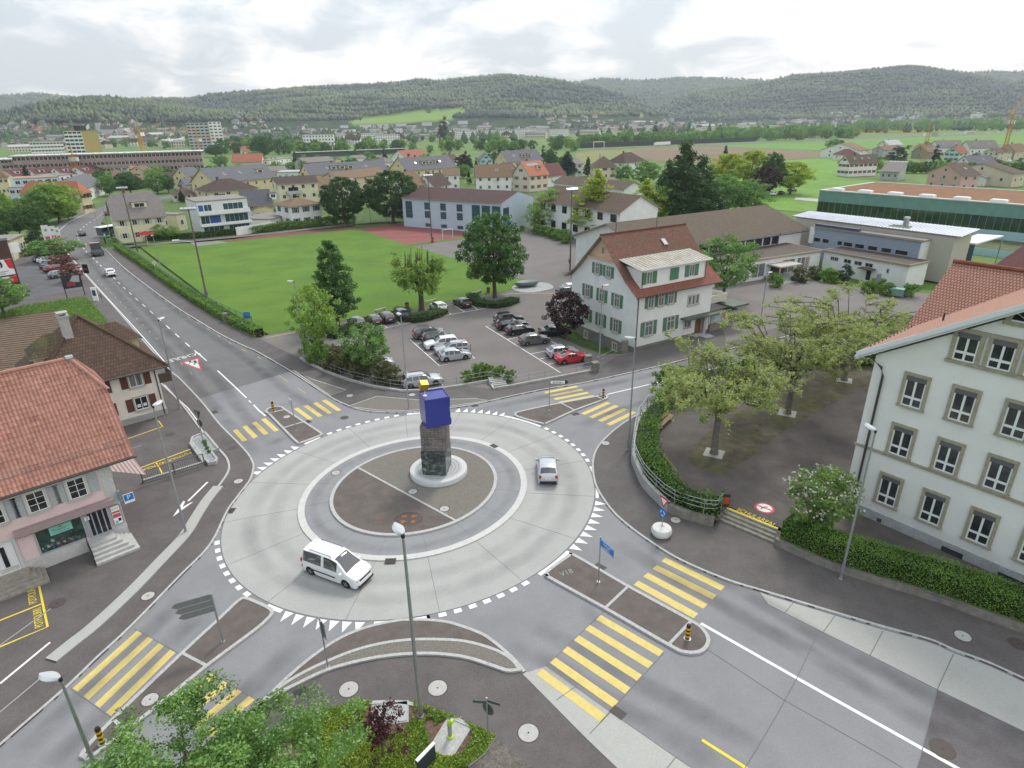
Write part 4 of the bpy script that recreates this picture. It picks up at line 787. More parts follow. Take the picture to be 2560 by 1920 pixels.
#   pink shop house (front left)
c0=G(325,1341);rz=R(43.2);u_=Vector((math.cos(rz),math.sin(rz),0));LS=13.0;WS=9.0
root=thing('shop_house','pink rendered shop house with big red pantile roof and grey shutters','house',c0-u_*LS,rz);LW=dict(L=LS,W=WS)
HE,RI=7.3,5.4;w_pk=M('render_shop_pink',(.66,.50,.50),.9,var=.04,scale=.7,bump=.1,bscale=25,stain=(.5,.3,(.60,.47,.47)))
wl=wall_mb('hu',LS,WS,HE,RI,z0=-.2).obj('wall',w_pk,root);mb=MB();mb.box(-.05,-.05,-.2,LS+.02,-.003,1.15);mb.box(LS-.7,-.03,1.15,LS+.02,-.003,6.0);mb.box(LS+.002,0,-.2,LS+.05,WS,1.15);mb.obj('plinth',M('plinth_stone',(.47,.47,.45),.85,var=.1,scale=1.5),wl)
def pantiles(name,P0,ex,n_up,Lx,run_fn,parent,mats,cw=.235,rh=.36):
 """P0 lower left corner, ex unit eaves direction, n_up unit up-slope direction, run_fn(x) -> (lowest, highest) reach up the slope"""
 ex,up=Vector(ex),Vector(n_up);nn=ex.cross(up);cols=int(Lx/cw);mb=MB();prof=[(0,.0),(.18,.035),(.42,.062),(.66,.04),(.82,-.005),(1.,0)]
 for i in range(cols):
  r0,r1=run_fn((i+.5)*cw);nr=int((r1-r0)/rh+.999)
  for j in range(nr):
   a,b=r0+j*rh,min(r0+(j+1)*rh+.04,r1+.02);vs=[];q=random.uniform(-.006,.006)
   for t,h in prof:vs.append(Vector(P0)+ex*(i+t)*cw+up*a+nn*(h+.045+q))
   for t,h in prof:vs.append(Vector(P0)+ex*(i+t)*cw+up*b+nn*(h+.008+q))
   for t,h in prof:vs.append(Vector(P0)+ex*(i+t)*cw+up*a+nn*(h-.01))
   m=len(prof);rr=random.random();mi=0 if rr<.55 else 1 if rr<.97 else 2
   mb.add(vs,[(k,k+1,m+k+1,m+k)for k in range(m-1)]+[(2*m+k,2*m+k+1,k+1,k)for k in range(m-1)],mi)
 return mb.obj(name,mats,parent)
t_a,t_b,t_c=M('pantile_a',(.345,.165,.125),.75,var=.14,scale=1.4,bscale=14,stain=(1.2,.5,(.28,.15,.12))),M('pantile_b',(.375,.19,.145),.75,var=.14,scale=1.4,bscale=14,stain=(1.2,.5,(.30,.165,.13))),M('pantile_c',(.27,.12,.095),.75,var=.12,scale=1.4)
sl=math.atan2(RI,WS/2);up=(0,math.cos(sl),math.sin(sl));o_=.75;full=(WS/2+o_)/math.cos(sl);hq=full*.36
ro=MB();roof_faces(ro,roof_polys('hu',LS+1.25,WS,HE,RI,.7,.35),.1);ro=ro.obj('roof',[t_c,m_soff],root)
LR=LS+1.25;qx=1.45
def run(x):
 m=min(1.,max(0,(LR+.7-x)/(qx)));return 0,full-hq*(1-m)
pantiles('tile_field',(-.35,-o_,HE-.75*RI/(WS/2)+.12),(1,0,0),up,LR+.7,run,ro,[t_a,t_b,t_c])
yq=WS/2-hq*math.cos(sl);zq=HE+RI-hq*math.sin(sl);rx=LR+.35-qx
mb=MB();roof_faces(mb,[[(LR+.4,yq-.05,zq),(LR+.4,WS-yq+.05,zq),(rx,WS/2,HE+RI+.06)]],.14,0,0);mb.obj('half_hip',[tiles('roof_shop_tile',(.36,.15,.105),(.40,.17,.12),.22,.33,(.30,.13,.09),bump=.8)],ro)
mb=MB()
def caps(a,b,r=.14):
 a,b=Vector(a),Vector(b);n=int((b-a).length/.38)
 for i in range(n):p,q=a.lerp(b,i/n),a.lerp(b,(i+1.12)/n);mb.tube([p,q],[r+.02,r],8)
caps((rx,WS/2,HE+RI+.16),(-.35,WS/2,HE+RI+.16));caps((LR+.38,yq,zq+.14),(rx,WS/2,HE+RI+.16));caps((LR+.38,WS-yq,zq+.14),(rx,WS/2,HE+RI+.16));mb.obj('ridge_cap',t_b,ro)
mb=MB();mb.tube([(rx-.25,WS/2-.05,HE+RI+.22),(rx+.22,WS/2,HE+RI+.2)],.2,8);mb.obj('ridge_flashing',galv,ro)
mb=MB();mb.box(LR+.38,yq-.1,zq-.02,LR+.46,WS-yq+.1,zq+.12);mb.tube([(-.4,-.86,HE-.85),(LR+.42,-.86,HE-.85)],.08,8);mb.tube([(LS-.1,-.8,HE-.9),(LS-.05,-.1,HE-1.2)],.05,6);mb.obj('gutter',m_gutter,ro)
mb=MB()
pz=lambda s:(-o_+s*math.cos(sl),HE-.75*RI/(WS/2)+.3+s*math.sin(sl))
for s in(.95,1.05):
 y,z=pz(s);mb.tube([(-.3,y,z+(s-.95)),(LR+.3,y,z+(s-.95))],.012,4)
for i in range(28):y,z=pz(1.0);mb.tube([(-.2+i*.48,y,z-.1),(-.2+i*.48,y,z+.1)],.01,4)
mb.obj('snow_guard',galv,ro)
mb=MB();mb.box(-.3,-.6,HE-.98,LR+.3,-.002,HE-.86);mb.obj('eaves_board',M('eaves_grey',(.42,.43,.42),.7),wl)
s6={'k':'s6','frame':white,'pane':glass,'shutter':s_grey,'sw':.62,'sill':M('sill_grey',(.42,.42,.38),.8),'surround':M('reveal_grey',(.50,.50,.47),.8),'q':.16,'mull':'six','t':.05}
for u in(LS-2.12,LS-4.42,LS-6.72,LS-9.0,LS-11.2):window(root,'f',u,4.42,1.0,1.45,s6,**LW)
mb=MB();mb.box(LS-6.1,-.42,3.38,LS-.35,-.003,3.62);mb.box(LS-6.1,-.47,3.22,LS-.35,-.40,3.4);mb.obj('awning_box',M('awning_box',(.33,.25,.25),.6),root)
mb=MB()
for i in range(46):x=LS-6.08+i*.125;mb.add([(x,-.44,3.22),(x+.125,-.44,3.22),(x+.0625,-.44,3.12)],[(0,2,1),(0,1,2)])
mb.obj('awning_fringe',M('awning_fringe',(.3,.17,.17),.9),root)
shop_f=M('alu_frame',(.40,.43,.47),.4,metal=.3);m_disp=M('shop_display',(.012,.03,.028),.1,spec=.6,col2=(.05,.09,.07),var=.3,scale=2.2)
window(root,'f',LS-3.78,1.15,2.85,2.15,{'k':'shopw','frame':shop_f,'pane':m_disp,'mull':'none','t':.11},**LW,name='shop_window')
mb=MB()
rn=random.Random(3)
for i in range(34):x,z,r=LS-3.78+rn.uniform(-1.25,1.25),1.3+abs(rn.gauss(0,.35)),rn.uniform(.03,.09);mb.box(x-r,-.03,z-r,x+r,-.0215,z+r*1.4,rn.randrange(4))
mb.obj('display_goods',[M('goods_%d'%i,c,.5)for i,c in enumerate(((.35,.36,.34),(.06,.16,.1),(.2,.05,.05),(.06,.09,.16)))],root)
mb=MB();mb.box(LS-4.35,-.075,2.32,LS-3.05,-.05,2.95);sg=mb.obj('shop_sign',M('sign_mint',(.22,.50,.42),.6),root)
ink=M('ink_green',(.05,.12,.10),.6)
for t,z,s in(('Potpourri',2.66,.24),('Wohlfühl Shop',2.45,.15)):text_obj('sign_lettering',t,ink,s,frame4((LS-3.7,-.077,z),(1,0,.0),(0,0,1)),sg)
mb=MB()
for i in range(5):a=R(i*36+18);mb.tube([(LS-3.7,-.08,2.78),(LS-3.7+.16*math.cos(a),-.08,2.78+.13*math.sin(a))],.012,4)
mb.obj('sign_emblem',ink,sg)
d_=window(root,'f',LS-1.5,1.06,1.35,2.1,{'k':'shopd','frame':shop_f,'pane':glass,'mull':4,'t':.09},**LW,name='shop_door')
mb=MB();mb.box(LS-2.32,-.05,1.06,LS-2.2,-.003,3.2);mb.box(LS-2.28,-.06,2.5,LS-2.0,-.052,2.8,1);mb.obj('door_jamb',[shop_f,white],root)
mb=MB();mb.box(LS-.72,-.1,1.35,LS-.08,-.031,2.95);pc=mb.obj('poster_case',galv,root)
mb=MB();mb.box(LS-.66,-.108,1.42,LS-.14,-.1,2.88,0);mb.box(LS-.64,-.113,2.32,LS-.16,-.106,2.48,1);mb.box(LS-.64,-.113,1.95,LS-.16,-.106,2.26,2);mb.box(LS-.60,-.113,1.46,LS-.42,-.106,1.7,3);mb.box(LS-.38,-.113,1.6,LS-.2,-.106,1.85,4);mb.obj('poster',[white,M('poster_orange',(.55,.10,.05),.6),M('poster_magenta',(.5,.08,.14),.6),M('poster_blue',(.25,.4,.5),.6),black],pc)
text_obj('poster_lettering','JETZT',M('poster_ink_blue',(.05,.15,.45),.6),.17,frame4((LS-.4,-.11,2.66),(1,0,0),(0,0,1)),pc)
mb=MB();mb.box(LS+.0,-.34,3.25,LS+.16,-.06,4.0);mb.tube([(LS+.08,-.03,3.9),(LS+.08,-.2,3.9)],.02,5);mb.obj('wall_lamp',M('lamp_teal',(.16,.22,.24),.4),root)
def steps_box(parent,x0,x1,y1,ztop,n,mat,tread=.32,both=True):
 mb=MB();dz=(ztop-.1)/n
 for i in range(n):
  e=tread*(n-1-i)if both else 0;mb.box(x0-(0 if both is True else e),-y1-tread*(n-1-i),.0,x1+e*.8,-.005-.001*i,.1+dz*(i+1)-.0005*i)
 return mb.obj('entrance_steps',mat,parent)
m_step=M('step_granite',(.42,.42,.40),.85,var=.12,scale=3,bump=.2)
steps_box(root,LS-2.6,LS-.9,1.1,1.05,5,m_step);steps_box(root,LS-8.2,LS-6.0,1.0,.75,4,M('step_brown',(.27,.25,.21),.9,var=.2,scale=3))
mb=MB();xs=LS-2.62
mb.tube([(xs,-.15,2.0),(xs,-1.1,2.0),(xs,-2.35,1.15),(xs,-2.35,.2)],.035,6);mb.tube([(xs,-1.1,1.25),(xs,-2.35,.4)],.028,6)
for i in range(9):t=i/8;mb.tube([(xs,-1.1-1.25*t,1.99-.85*t),(xs,-1.1-1.25*t,1.2-.82*t)],.018,4)
mb.obj('handrail',black,root)
window(root,'f',LS-6.95,.76,1.15,2.25,{'k':'wd','frame':M('door_white',(.70,.71,.72),.5),'pane':M('door_white2',(.68,.69,.70),.5),'mull':'none','t':.06},**LW,name='house_door')
mb=MB();mb.box(LS-7.1,-.045,1.2,LS-6.85,-.022,2.75);mb.obj('door_glass',glass,root);mb=MB();mb.box(LS-7.75,-.09,.75,LS-7.55,-.002,3.2);mb.box(LS-6.35,-.09,.75,LS-6.15,-.002,3.2);mb.box(LS-7.55,-.09,3.01,LS-6.35,-.002,3.2);mb.obj('door_surround',M('reveal_grey',(.5,.5,.47)),root)
mb=MB();ns=16
for i in range(ns):
 t0,t1=i/ns,(i+1)/ns;z0,z1=4.9-1.3*t0,4.9-1.3*t1;x0,x1=LS+.06+2.3*t0,LS+.06+2.3*t1;mb.add([(x0,1.6,z0),(x1,1.6,z1),(x1,6.0,z1),(x0,6.0,z0)],[(0,1,2,3),(3,2,1,0)],i%2)
mb.obj('striped_awning',[M('awning_cream',(.72,.66,.62),.9),M('awning_rose',(.50,.33,.31),.9)],root)
mb=MB()
for i in range(3):mb.box(LS+.06,.35+i*.55,4.9,LS+.12,.72+i*.55,6.4)
mb.obj('wall_panel',M('panel_beige',(.42,.39,.33),.8),root)
mb=MB();mb.tube([(LS+.05,.3,2.9),(LS+.75,.3,2.9)],.03,6);mb.box(LS+.32,.25,2.55,LS+1.0,.29,3.3,1);mb.box(LS+.36,.245,2.75,LS+.96,.252,3.26,2);po=mb.obj('parking_sign',[galv,white,M('sign_blue',(.02,.18,.55),.5)],root)
text_obj('sign_letter','P',white,.5,frame4((LS+.66,.243,3.0),(1,0,0),(0,0,1)),po)
#   cream house with brown hipped roof behind the shop
cr=G(419.6,1036.5);rz=R(42);u_=Vector((math.cos(rz),math.sin(rz),0));L,W,HE,RI=9.6,9.6,5.75,5.0
root=thing('brown_roof_house','cream house with weathered brown hipped roof and dark red shutters','house',cr-u_*L,rz);LW=dict(L=L,W=W)
w_cr=wmat('cream_light',(.72,.68,.60));mb=MB();mb.box(0,0,-.3,L,W,HE);wl=mb.obj('wall',w_cr,root)
mb=MB();mb.box(-.06,-.08,-.2,L+.08,-.003,.75);mb.box(L+.003,0,-.2,L+.08,W,.75);mb.obj('plinth',m_wall_c,wl)
r_weath=tiles('roof_weathered',(.085,.058,.045),(.135,.082,.060),.24,.38,(.075,.065,.042),bump=1.,amt=.55)
rb=MB();q=.95;lo=HE-.35;r0,r1=(L/2,L/2-.6,HE+RI),(L/2,W-L/2+.6,HE+RI)
A,B,Cc,D=(-q,-q,lo),(L+q,-q,lo),(L+q,W+q,lo),(-q,W+q,lo)
roof_faces(rb,[[A,B,r0],[B,Cc,r1,r0],[Cc,D,r1],[D,A,r0,r1]],.16);ro=rb.obj('roof',[r_weath,m_soff],root)
mb=MB();caps((L+q,-q,lo+.2),(r0[0],r0[1],r0[2]+.2),.12);caps((-q,-q,lo+.2),(r0[0],r0[1],r0[2]+.2),.12);caps(r1,r0,.14);mb.obj('hip_cap',r_tan,ro)
moss=tiles('roof_mossy',(.075,.06,.04),(.11,.085,.05),.24,.38,(.13,.15,.04),bump=1.,amt=.8)
for sx,rm2 in((1,r_weath),(-1,moss)):
 mb=MB();xa=L/2+sx*1.2;xb=L/2+sx*4.4;y0,y1=3.2,6.4;zb=HE+2.1
 mb.box(min(xa,xb),y0,zb-2.2,max(xa,xb),y1,zb);do=mb.obj('dormer',w_yel,ro)
 mb=MB();e=.35;xo=xb+sx*.4;hx=xb-sx*1.3;zz=zb+1.55
 f=[(xa-sx*.6,y0-e,zb-.1),(xo,y0-e,zb-.1),(hx,(y0+y1)/2,zz),(L/2+sx*.4,(y0+y1)/2,zz)];g_=[(x,y0+y1-y,z)for x,y,z in f];roof_faces(mb,[f,g_,[(xo,y0-e,zb-.1),(xo,y1+e,zb-.1),(hx,(y0+y1)/2,zz)]],.13);mb.obj('dormer_roof',[rm2,m_soff],do)
 put(win_mesh('simple',1.3,1.1,{'k':'plain'}),'window',do,(xb+sx*.003,(y0+y1)/2,zb-1.45),R(90*sx))
mb=MB();x,y=L/2-1.3,3.0;mb.box(x-.4,y-.4,HE+2.6,x+.4,y+.4,HE+5.6);mb.box(x-.5,y-.5,HE+5.6,x+.5,y+.5,HE+5.75);mb.box(x-.32,y-.32,HE+5.75,x-.22,y+.32,HE+6.0);mb.box(x+.22,y-.32,HE+5.75,x+.32,y+.32,HE+6.0);mb.box(x-.45,y-.45,HE+6.0,x+.45,y+.45,HE+6.07);mb.obj('chimney',m_wall_c,ro)
sb={'k':'sb','frame':white,'pane':glass_curtain,'shutter':s_brown,'sw':.62,'sill':s6['sill'],'surround':M('reveal_beige',(.42,.39,.31),.8),'q':.12,'mull':'two'}
for u in(L-2.05,L-5.6):window(root,'f',u,3.85,1.2,1.35,sb,**LW);o=window(root,'f',u,1.35,1.2,1.35,dict(sb,k='sb2',pane=glass),**LW)
mb=MB()
for i in(-1,1):mb.box(L-2.05+i*.28-.16,-.035,1.62,L-2.05+i*.28+.16,-.022,1.95)
mb.obj('window_notice',M('paper',(.62,.64,.70),.8),root)
for y in(2.,5.,7.8):window(root,'r',y,3.85,1.1,1.35,sb,**LW);window(root,'r',y,1.35,1.1,1.35,sb,**LW)
mb=MB();mb.tube([(L-.2,-.9,lo+.05),(L-.25,-.1,HE-.5),(L-.25,-.1,.2)],.055,6);mb.tube([(-q,-q-.08,lo+.08),(L+q,-q-.08,lo+.08)],.08,6);mb.obj('downpipe',m_gutter,root)
mb=MB();mb.box(L+.1,1.0,3.2,L+1.5,3.4,3.35);mb.box(L+.1,1.0,3.35,L+1.5,1.08,4.2);mb.box(L+1.42,1.0,3.35,L+1.5,3.4,4.2);mb.obj('balcony',M('timber_dark',(.09,.06,.045),.7),root)
mb=MB();mb.tube([(L-3.9,-.35,.72),(L-1.0,-.35,.78)],.03,6);[mb.tube([(L-x,-.35,.1),(L-x,-.35,.75)],.025,5)for x in(3.85,2.4,1.05)];mb.obj('bike_rail',galv,root)
#   big school building at the right
c=G(2105,1265,YZ);rz=R(-52.27);L,W=17.0,20.0
root=thing('school_building','large white school building with stone window frames and orange tiled roof','school',(c.x,c.y,YZ),rz);LW=dict(L=L,W=W)
HE=12.85-YZ;k=.63;ap=7.95;AZ=HE+k*ap+.35
w_sc=M('render_school',(.73,.73,.70),.92,var=.035,scale=.6,bump=.18,bscale=22,stain=(.35,.3,(.66,.66,.63)))
mb=MB();prof=[(0,-.6),(L,-.6),(L,HE),(ap,HE+k*ap),(0,HE)];n=5
mb.add([(x,0,z)for x,z in prof]+[(x,W,z)for x,z in prof],[tuple(range(n)),tuple(reversed(range(n,2*n)))]+[((i+1)%n,i,n+i,n+(i+1)%n)for i in range(n)]);wl=mb.obj('wall',w_sc,root)
m_stone=M('sandstone_frame',(.33,.30,.225),.9,var=.16,scale=4,bump=.25,bscale=30,stain=(2.5,.35,(.24,.215,.16)))
mb=MB();mb.box(-.07,-.07,-.6,L,-.003,.75);mb.box(-.07,-.003,-.6,-.003,W,.75);mb.obj('plinth',M('plinth_concrete',(.40,.41,.41),.9,var=.15,scale=1.2,bump=.3,stain=(.9,.5,(.28,.285,.29))),wl)
mb=MB();mb.box(-.06,-.12,5.30,L,-.003,5.5);mb.obj('string_course',m_stone,wl)
t_sc=tiles('roof_school',(.345,.18,.13),(.39,.21,.155),.21,.30,(.30,.16,.12),bump=1.3,mortar=(.13,.05,.035),msize=.03);t_sc2=tiles('roof_school_grazing_tone',(.42,.235,.175),(.46,.265,.20),.19,.30,(.38,.21,.16),bump=.9)  # cross-gable has the same tile; its grazing-angle lightness is put into the colour
D0=6.9;eo=1.0;zE=HE-k*eo+.55;rb=MB()
roof_faces(rb,[[(-eo,-.75,zE),(-eo,D0,zE),(ap,D0+9.2,AZ+.2),(ap,-.75,AZ+.2)],[(2*ap+eo,-.75,zE),(2*ap+eo,D0,zE),(ap,D0+9.2,AZ+.2),(ap,-.75,AZ+.2)]],.22,2,1)
zR=zE+k*6.7
roof_faces(rb,[[(-eo,D0-.02,zE),(L+1,D0-.02,zE),(L+1,D0+6.7,zR),(-eo,D0+6.7,zR)],[(-eo,D0+13.4,zE),(L+1,D0+13.4,zE),(L+1,D0+6.7,zR),(-eo,D0+6.7,zR)]],.2);ro=rb.obj('roof',[t_sc,M('soffit_white',(.62,.63,.64),.7),t_sc2],root)
mb=MB();caps((-eo,D0+6.7,zR+.25),(L+1,D0+6.7,zR+.25),.17);mb.obj('ridge_cap',r_or,ro)
mb=MB();dx=Vector((ap+eo,0,AZ+.2-zE))
for yy,h0,h1 in((-.8,-.16,.2),(-.62,-.36,-.16)):
 mb.add([(-eo-.05,yy,zE+h0),(ap,yy,AZ+.2+h0),(ap,yy,AZ+.2+h1),(-eo-.05,yy,zE+h1),(-eo-.05,yy+.12,zE+h0),(ap,yy+.12,AZ+.2+h0),(ap,yy+.12,AZ+.2+h1),(-eo-.05,yy+.12,zE+h1)],[(0,1,2,3),(7,6,5,4),(3,2,6,7),(0,4,5,1),(0,3,7,4)])
 mb.add([(2*ap-x,y,z)for x,y,z in mb.v[-8:]],[(3,2,1,0),(4,5,6,7),(7,6,2,3),(1,5,4,0),(4,7,3,0)])
mb.obj('barge_board',M('board_white',(.66,.69,.71),.6),ro)
mb=MB()
for i in range(12):mb.box(-eo+.45,.1+i*.6,zE+.45,-eo+.5,.2+i*.6,zE+.62)
mb.tube([(2.1,4.2,HE+k*3+.2),(2.1,4.2,HE+k*3+.75)],.06,6);mb.obj('snow_guard',black,ro)
ss={'k':'ss','frame':M('frame_white',(.72,.73,.73),.45),'pane':M('school_glass',(.018,.022,.025),.05,spec=.6,col2=(.05,.055,.055),var=.2,scale=1.1),'surround':m_stone,'sill':m_stone,'q':.2,'mull':'tee','t':.09,'mw':.13,'blind':M('blind_grey',(.115,.11,.12),.6)}
for i in range(6):
 u=2.78+2.82*i
 for z,h in((1.62,2.22),(5.62,2.12),(9.32,2.15)):window(root,'f',u,z,1.22,h,ss,**LW)
ss3=dict(ss,k='ss3',sill=None,q=.24)
for i in range(3):
 u=4.95+1.83*i;window(root,'f',u,13.22,1.2,1.72+.1,ss3,**LW)
mb=MB();mb.box(4.0,-.14,13.0,9.6,-.003,13.2);mb.box(4.02,-.11,15.06,9.58,-.003,15.28);mb.obj('window_band',m_stone,wl)
mb=MB();cx,cz=7.75,16.25;n=18
for i in range(n):
 a0,a1=math.pi*i/n,math.pi*(i+1)/n;r0,r1=1.02,1.34
 P=[(cx+r*math.cos(a),y,cz+r*math.sin(a))for r in(r0,r1)for a in(a0,a1)for y in(-.12,-.002)]
 mb.add(P,[(0,4,6,2),(4,5,7,6),(1,0,2,3)],0);mb.add([(cx,-.03,cz),(cx+r0*math.cos(a0),-.03,cz+r0*math.sin(a0)),(cx+r0*math.cos(a1),-.03,cz+r0*math.sin(a1))],[(0,2,1),(0,1,2)],1)
 if i in(3,6,9,12,15):mb.add([(cx,-.05,cz-.03),(cx,-.05,cz+.03),(cx+r0*math.cos(a0),-.05,cz+r0*math.sin(a0)+.03),(cx+r0*math.cos(a0),-.05,cz+r0*math.sin(a0)-.03)],[(0,1,2,3),(3,2,1,0)],2)
mb.box(cx-1.4,-.14,cz-.25,cx+1.4,-.002,cz,0);mb.box(cx-1.02,-.09,cz+.001,cx+1.02,-.002,cz+.09,2);mb.obj('arched_window',[m_stone,glass,ss['frame']],root)
for u in(1.6,3.95):pass
mb=MB()
for u,z,w_,h_ in((2.55,.08,.28,.28),(6.75,-.25,1.25,.62),(10.0,-.35,1.5,.62)):
 mb.box(u,-.1,z,u+w_,-.071,z+h_,0)
 for i in range(6):mb.box(u+.03,-.12,z+.05+i*h_/7,u+w_-.03,-.1,z+.09+i*h_/7,1)
mb.obj('cellar_vent',[black,galv_dark],wl)
mb=MB();mb.tube([(-.9,-.3,zE-.1),(-.2,-.3,HE-.15),(.55,-.16,HE-.7),(.75,-.16,HE-1.3),(.75,-.16,-.3)],.085,8);mb.tube([(-eo-.05,-.8,zE+.1),(-eo-.05,D0,zE+.1)],.09,6);mb.obj('downpipe',m_gutter,root)
#   houses placed by their eaves
def eh(name,label,eL,eR,ridge,he,W,tp='gu',wall=w_white,rm=r_brown,o=.6,**kw):
 """eL, eR: pixels of the ends of the front eaves (seen at height he - sag), ridge: pixel near the middle of the ridge"""
 zo=he
 P,Q=G(*eL,zo),G(*eR,zo);d=Q-P;rz=math.atan2(d.y,d.x);u=d.normalized();v=Vector((-u.y,u.x,0))
 if isinstance(W,tuple):W=abs((G(*W[:2],zo)-P).dot(v))-2*o
 og=kw.pop('og',.5);L=d.length-2*og
 P=P+v*o+u*og;P.z=0
 if tp in('gu','hip','hu'):mid=P+u*L/2+v*W/2
 elif tp=='shed':mid=P+u*L/2+v*(W+o)
 else:mid=P+u*L/2-v*og
 rise=max(.8,ZH(mid,ridge[1])-he-.15)if ridge and tp!='flat' else 0.
 k={'gu':2*rise/W,'hip':2*rise/min(W,L),'hu':2*rise/W,'gv':2*rise/L}.get(tp,0)
 if rise>9:rise=9
 r=house(name,label,kw.pop('cat','house'),P,None,W,he+k*o*.5,(tp,rise),wall,rm,o=o,og=og,rz=rz,L=L,**kw)
 return r
sh=lambda m,k:{'k':k,'shutter':m}
AP=dict(cat='apartment house')
eh('farmhouse','big yellow house with hipped slate roof and round dormer by the road',(281,550.5),(417,539),(330,484.5),6,12,'hu',w_pyel,r_grey,rows=2,cf=4,cl=0,chim=1,st=sh(w_grey,'g1'),dorm=[(6.5,3.4)])
r_=house('house_annex','flat roofed yellow annex beside the big yellow road house','annex',(448.5,577),(470,572),8,4.3,('flat',0),w_pyel,m_flat,1,1,1,chim=0,o=.1)
r_,L,W,HE=eh('modern_apartments','white modern flats with blue blinds and long balconies beside the field',(489,507),(617.4,496.6),None,9,12,'flat',wmat('cool_white',(.60,.63,.66)),m_flat,o=.05,og=.05,rows=0,cf=0,cl=0,chim=0,cat='apartment house')
s_bl=M('blind_blue',(.03,.09,.30),.6)
for(x0,x1,z0,z1,mt)in((.02,.12,6.3,8.3,'b'),(.13,.28,6.3,8.3,'g'),(.5,.9,6.3,8.3,'g'),(.03,.2,3.2,5.4,'g'),(.2,.42,3.2,5.4,'b'),(.5,.97,3.2,5.4,'g'),(.05,.45,.2,2.5,'g'),(.55,.97,.2,2.5,'g')):
 w_=(x1-x0)*L;window(r_,'f',(x0+x1)/2*L,z0,w_,z1-z0,{'k':'fl'+mt+str(round(w_,1)),'frame':white,'pane':s_bl if mt=='b' else glass_blue,'mull':max(2,int(w_/1.1))if mt=='g' else 'none','t':.06},L,W)
for z in(2.8,5.7):mb=MB();mb.box(0,-1.6,z,L,-.002,z+.2);mb.box(0,-1.6,z+.2,L,-1.5,z+(.75 if z<4 else 1.1));mb.obj('balcony',w_white,r_)
eh('small_house','small yellow gabled house with orange window between the white flats and garage',(627.4,523.7),(687,520),(652,513),4,10,'gv',w_yel,r_brown,rows=1,cf=2,cl=1,chim=0)
eh('slate_roof_house','house with dark slate tiled roof and small dormer behind the white flats',(606,516),(684,511),(628,476),5,10,'gu',w_white,tiles('roof_charcoal',(.085,.09,.105),(.115,.12,.135),.4,.4,(.07,.075,.085)),rows=2,cf=2,cl=2,dorm=[(9,2.0)],chim=0)
eh('hip_roof_house','white house with teal shutters and mossy hipped roof left of the round trees',(722.3,518),(808,509),(756,494),6,9.5,'hip',w_white,r_tan,rows=2,cf=3,cl=2,st=sh(s_teal,'t1'),wh=1.5)
eh('garage','low white garage with flat grey roof beside the teal shuttered house',(679,550),(731,534),None,2.6,9,'flat',w_white,m_flat,o=.2,og=.2,rows=1,cf=2,cl=0,chim=0,cat='garage',wh=.9)
eh('apartment_house','pale yellow three storey apartment house with brown roof and balconies',(690.7,461.3),(798,455),(745,441),9,10,'gu',w_pyel,r_dark,rows=3,cf=4,cl=2,chim=2,balc=[(5,5.6,5),(5,2.6,5),(15.5,5.6,3.4)],**AP)
eh('apartment_house','yellow two storey apartment house under a wide low brown hipped roof',(521.6,480.5),(648,470),(567.7,447.8),6,13,'hip',w_yel,r_dark,rows=2,cf=4,cl=2,balc=[(4,2.9,4),(13,2.9,4)],ww=1.5,**AP)
eh('long_house','long yellow row house with a huge plain slate roof, leftmost of the slate roofs',(538,458.6),(695,442),(597.5,416),7,14,'gu',w_yel,r_slate,rows=2,cf=7,cl=3,sky_=3,chim=1,cat='row house',dorm=[(25,3)])
eh('long_house','long yellow row house with slate roof and dormers behind the pale yellow apartments',(774,438),(974,426),(840,406),7,14,'gu',w_yel,r_slate,rows=2,cf=8,cl=3,sky_=3,chim=1,cat='row house',dorm=[(12,2.4),(16,2.4),(20,2.4)])
eh('long_house','long yellow row house with slate roof behind the white gabled cottages',(1019,427),(1144.6,417),(1056,392.6),7,14,'gu',w_yel,r_slate,rows=2,cf=7,cl=3,sky_=2,chim=1,cat='row house',dorm=[(12,2.4),(16,2.4),(20,2.4)])
eh('long_house','long orange and yellow row house with slate roof nearest the brown field',(1270,405),(1360,400),(1297,376.5),7,14,'gu',w_yel,r_slate,rows=2,cf=6,cl=3,sky_=2,chim=0,cat='row house',dorm=[(12,2.4),(16,2.4)])
eh('apartment_house','beige apartment house with long brown roof between the slate roofs and round trees',(850,449),(975,434),(910,425),8,10,'gu',w_beige,r_tan,rows=3,cf=5,cl=2,balc=[(8,4.8,4),(8,2.2,4)],**AP)
eh('cottage','beige house with steep brown hipped roof right of the big round tree',(1028,465),(1067,461),(1028,430.5),6,11,'hu',w_beige,r_tan,rows=2,cf=2,cl=2,st=sh(s_brown,'b1'))
eh('cottage','house with pink gable and steep brown roof left of the big round tree',(797,482),(850,475),(822,446),5,10,'gu',wmat('rose',(.55,.42,.38)),r_tan,rows=2,cf=2,cl=2)
eh('cottage','white gabled cottage with tan roof behind the dark brown gabled house',(1105,438),(1150.6,437),(1116,421.5),6.5,9,'gu',w_white,r_tan,rows=2,cf=2,cl=2)
eh('cottage','white cottage with very dark brown roof just behind the blue school',(1087,468),(1130,460),(1123,435.5),5,8.5,'gu',w_white,r_dark,rows=2,cf=2,cl=2)
eh('cottage','white gabled house with orange brown roof behind the loose pale tree',(1187,443),(1281,441),(1217,412),6,11,'gu',w_white,r_tan,rows=2,cf=4,cl=2,sky_=1)
eh('cottage','low brown roofed house squeezed beside the orange solar roof',(1277,436),(1303,433),(1280,408),6,10,'gu',w_white,r_brown,rows=2,cf=2,cl=0,sky_=1)
r_,L,W,HE=eh('cottage','cream house with bright orange roof carrying solar panels',(1324,440),(1374.7,435),(1331,404),6.5,10,'gu',w_cream,r_or,rows=2,cf=3,cl=2,st=sh(s_redd,'r1'),dorm=[(8,2.6)])
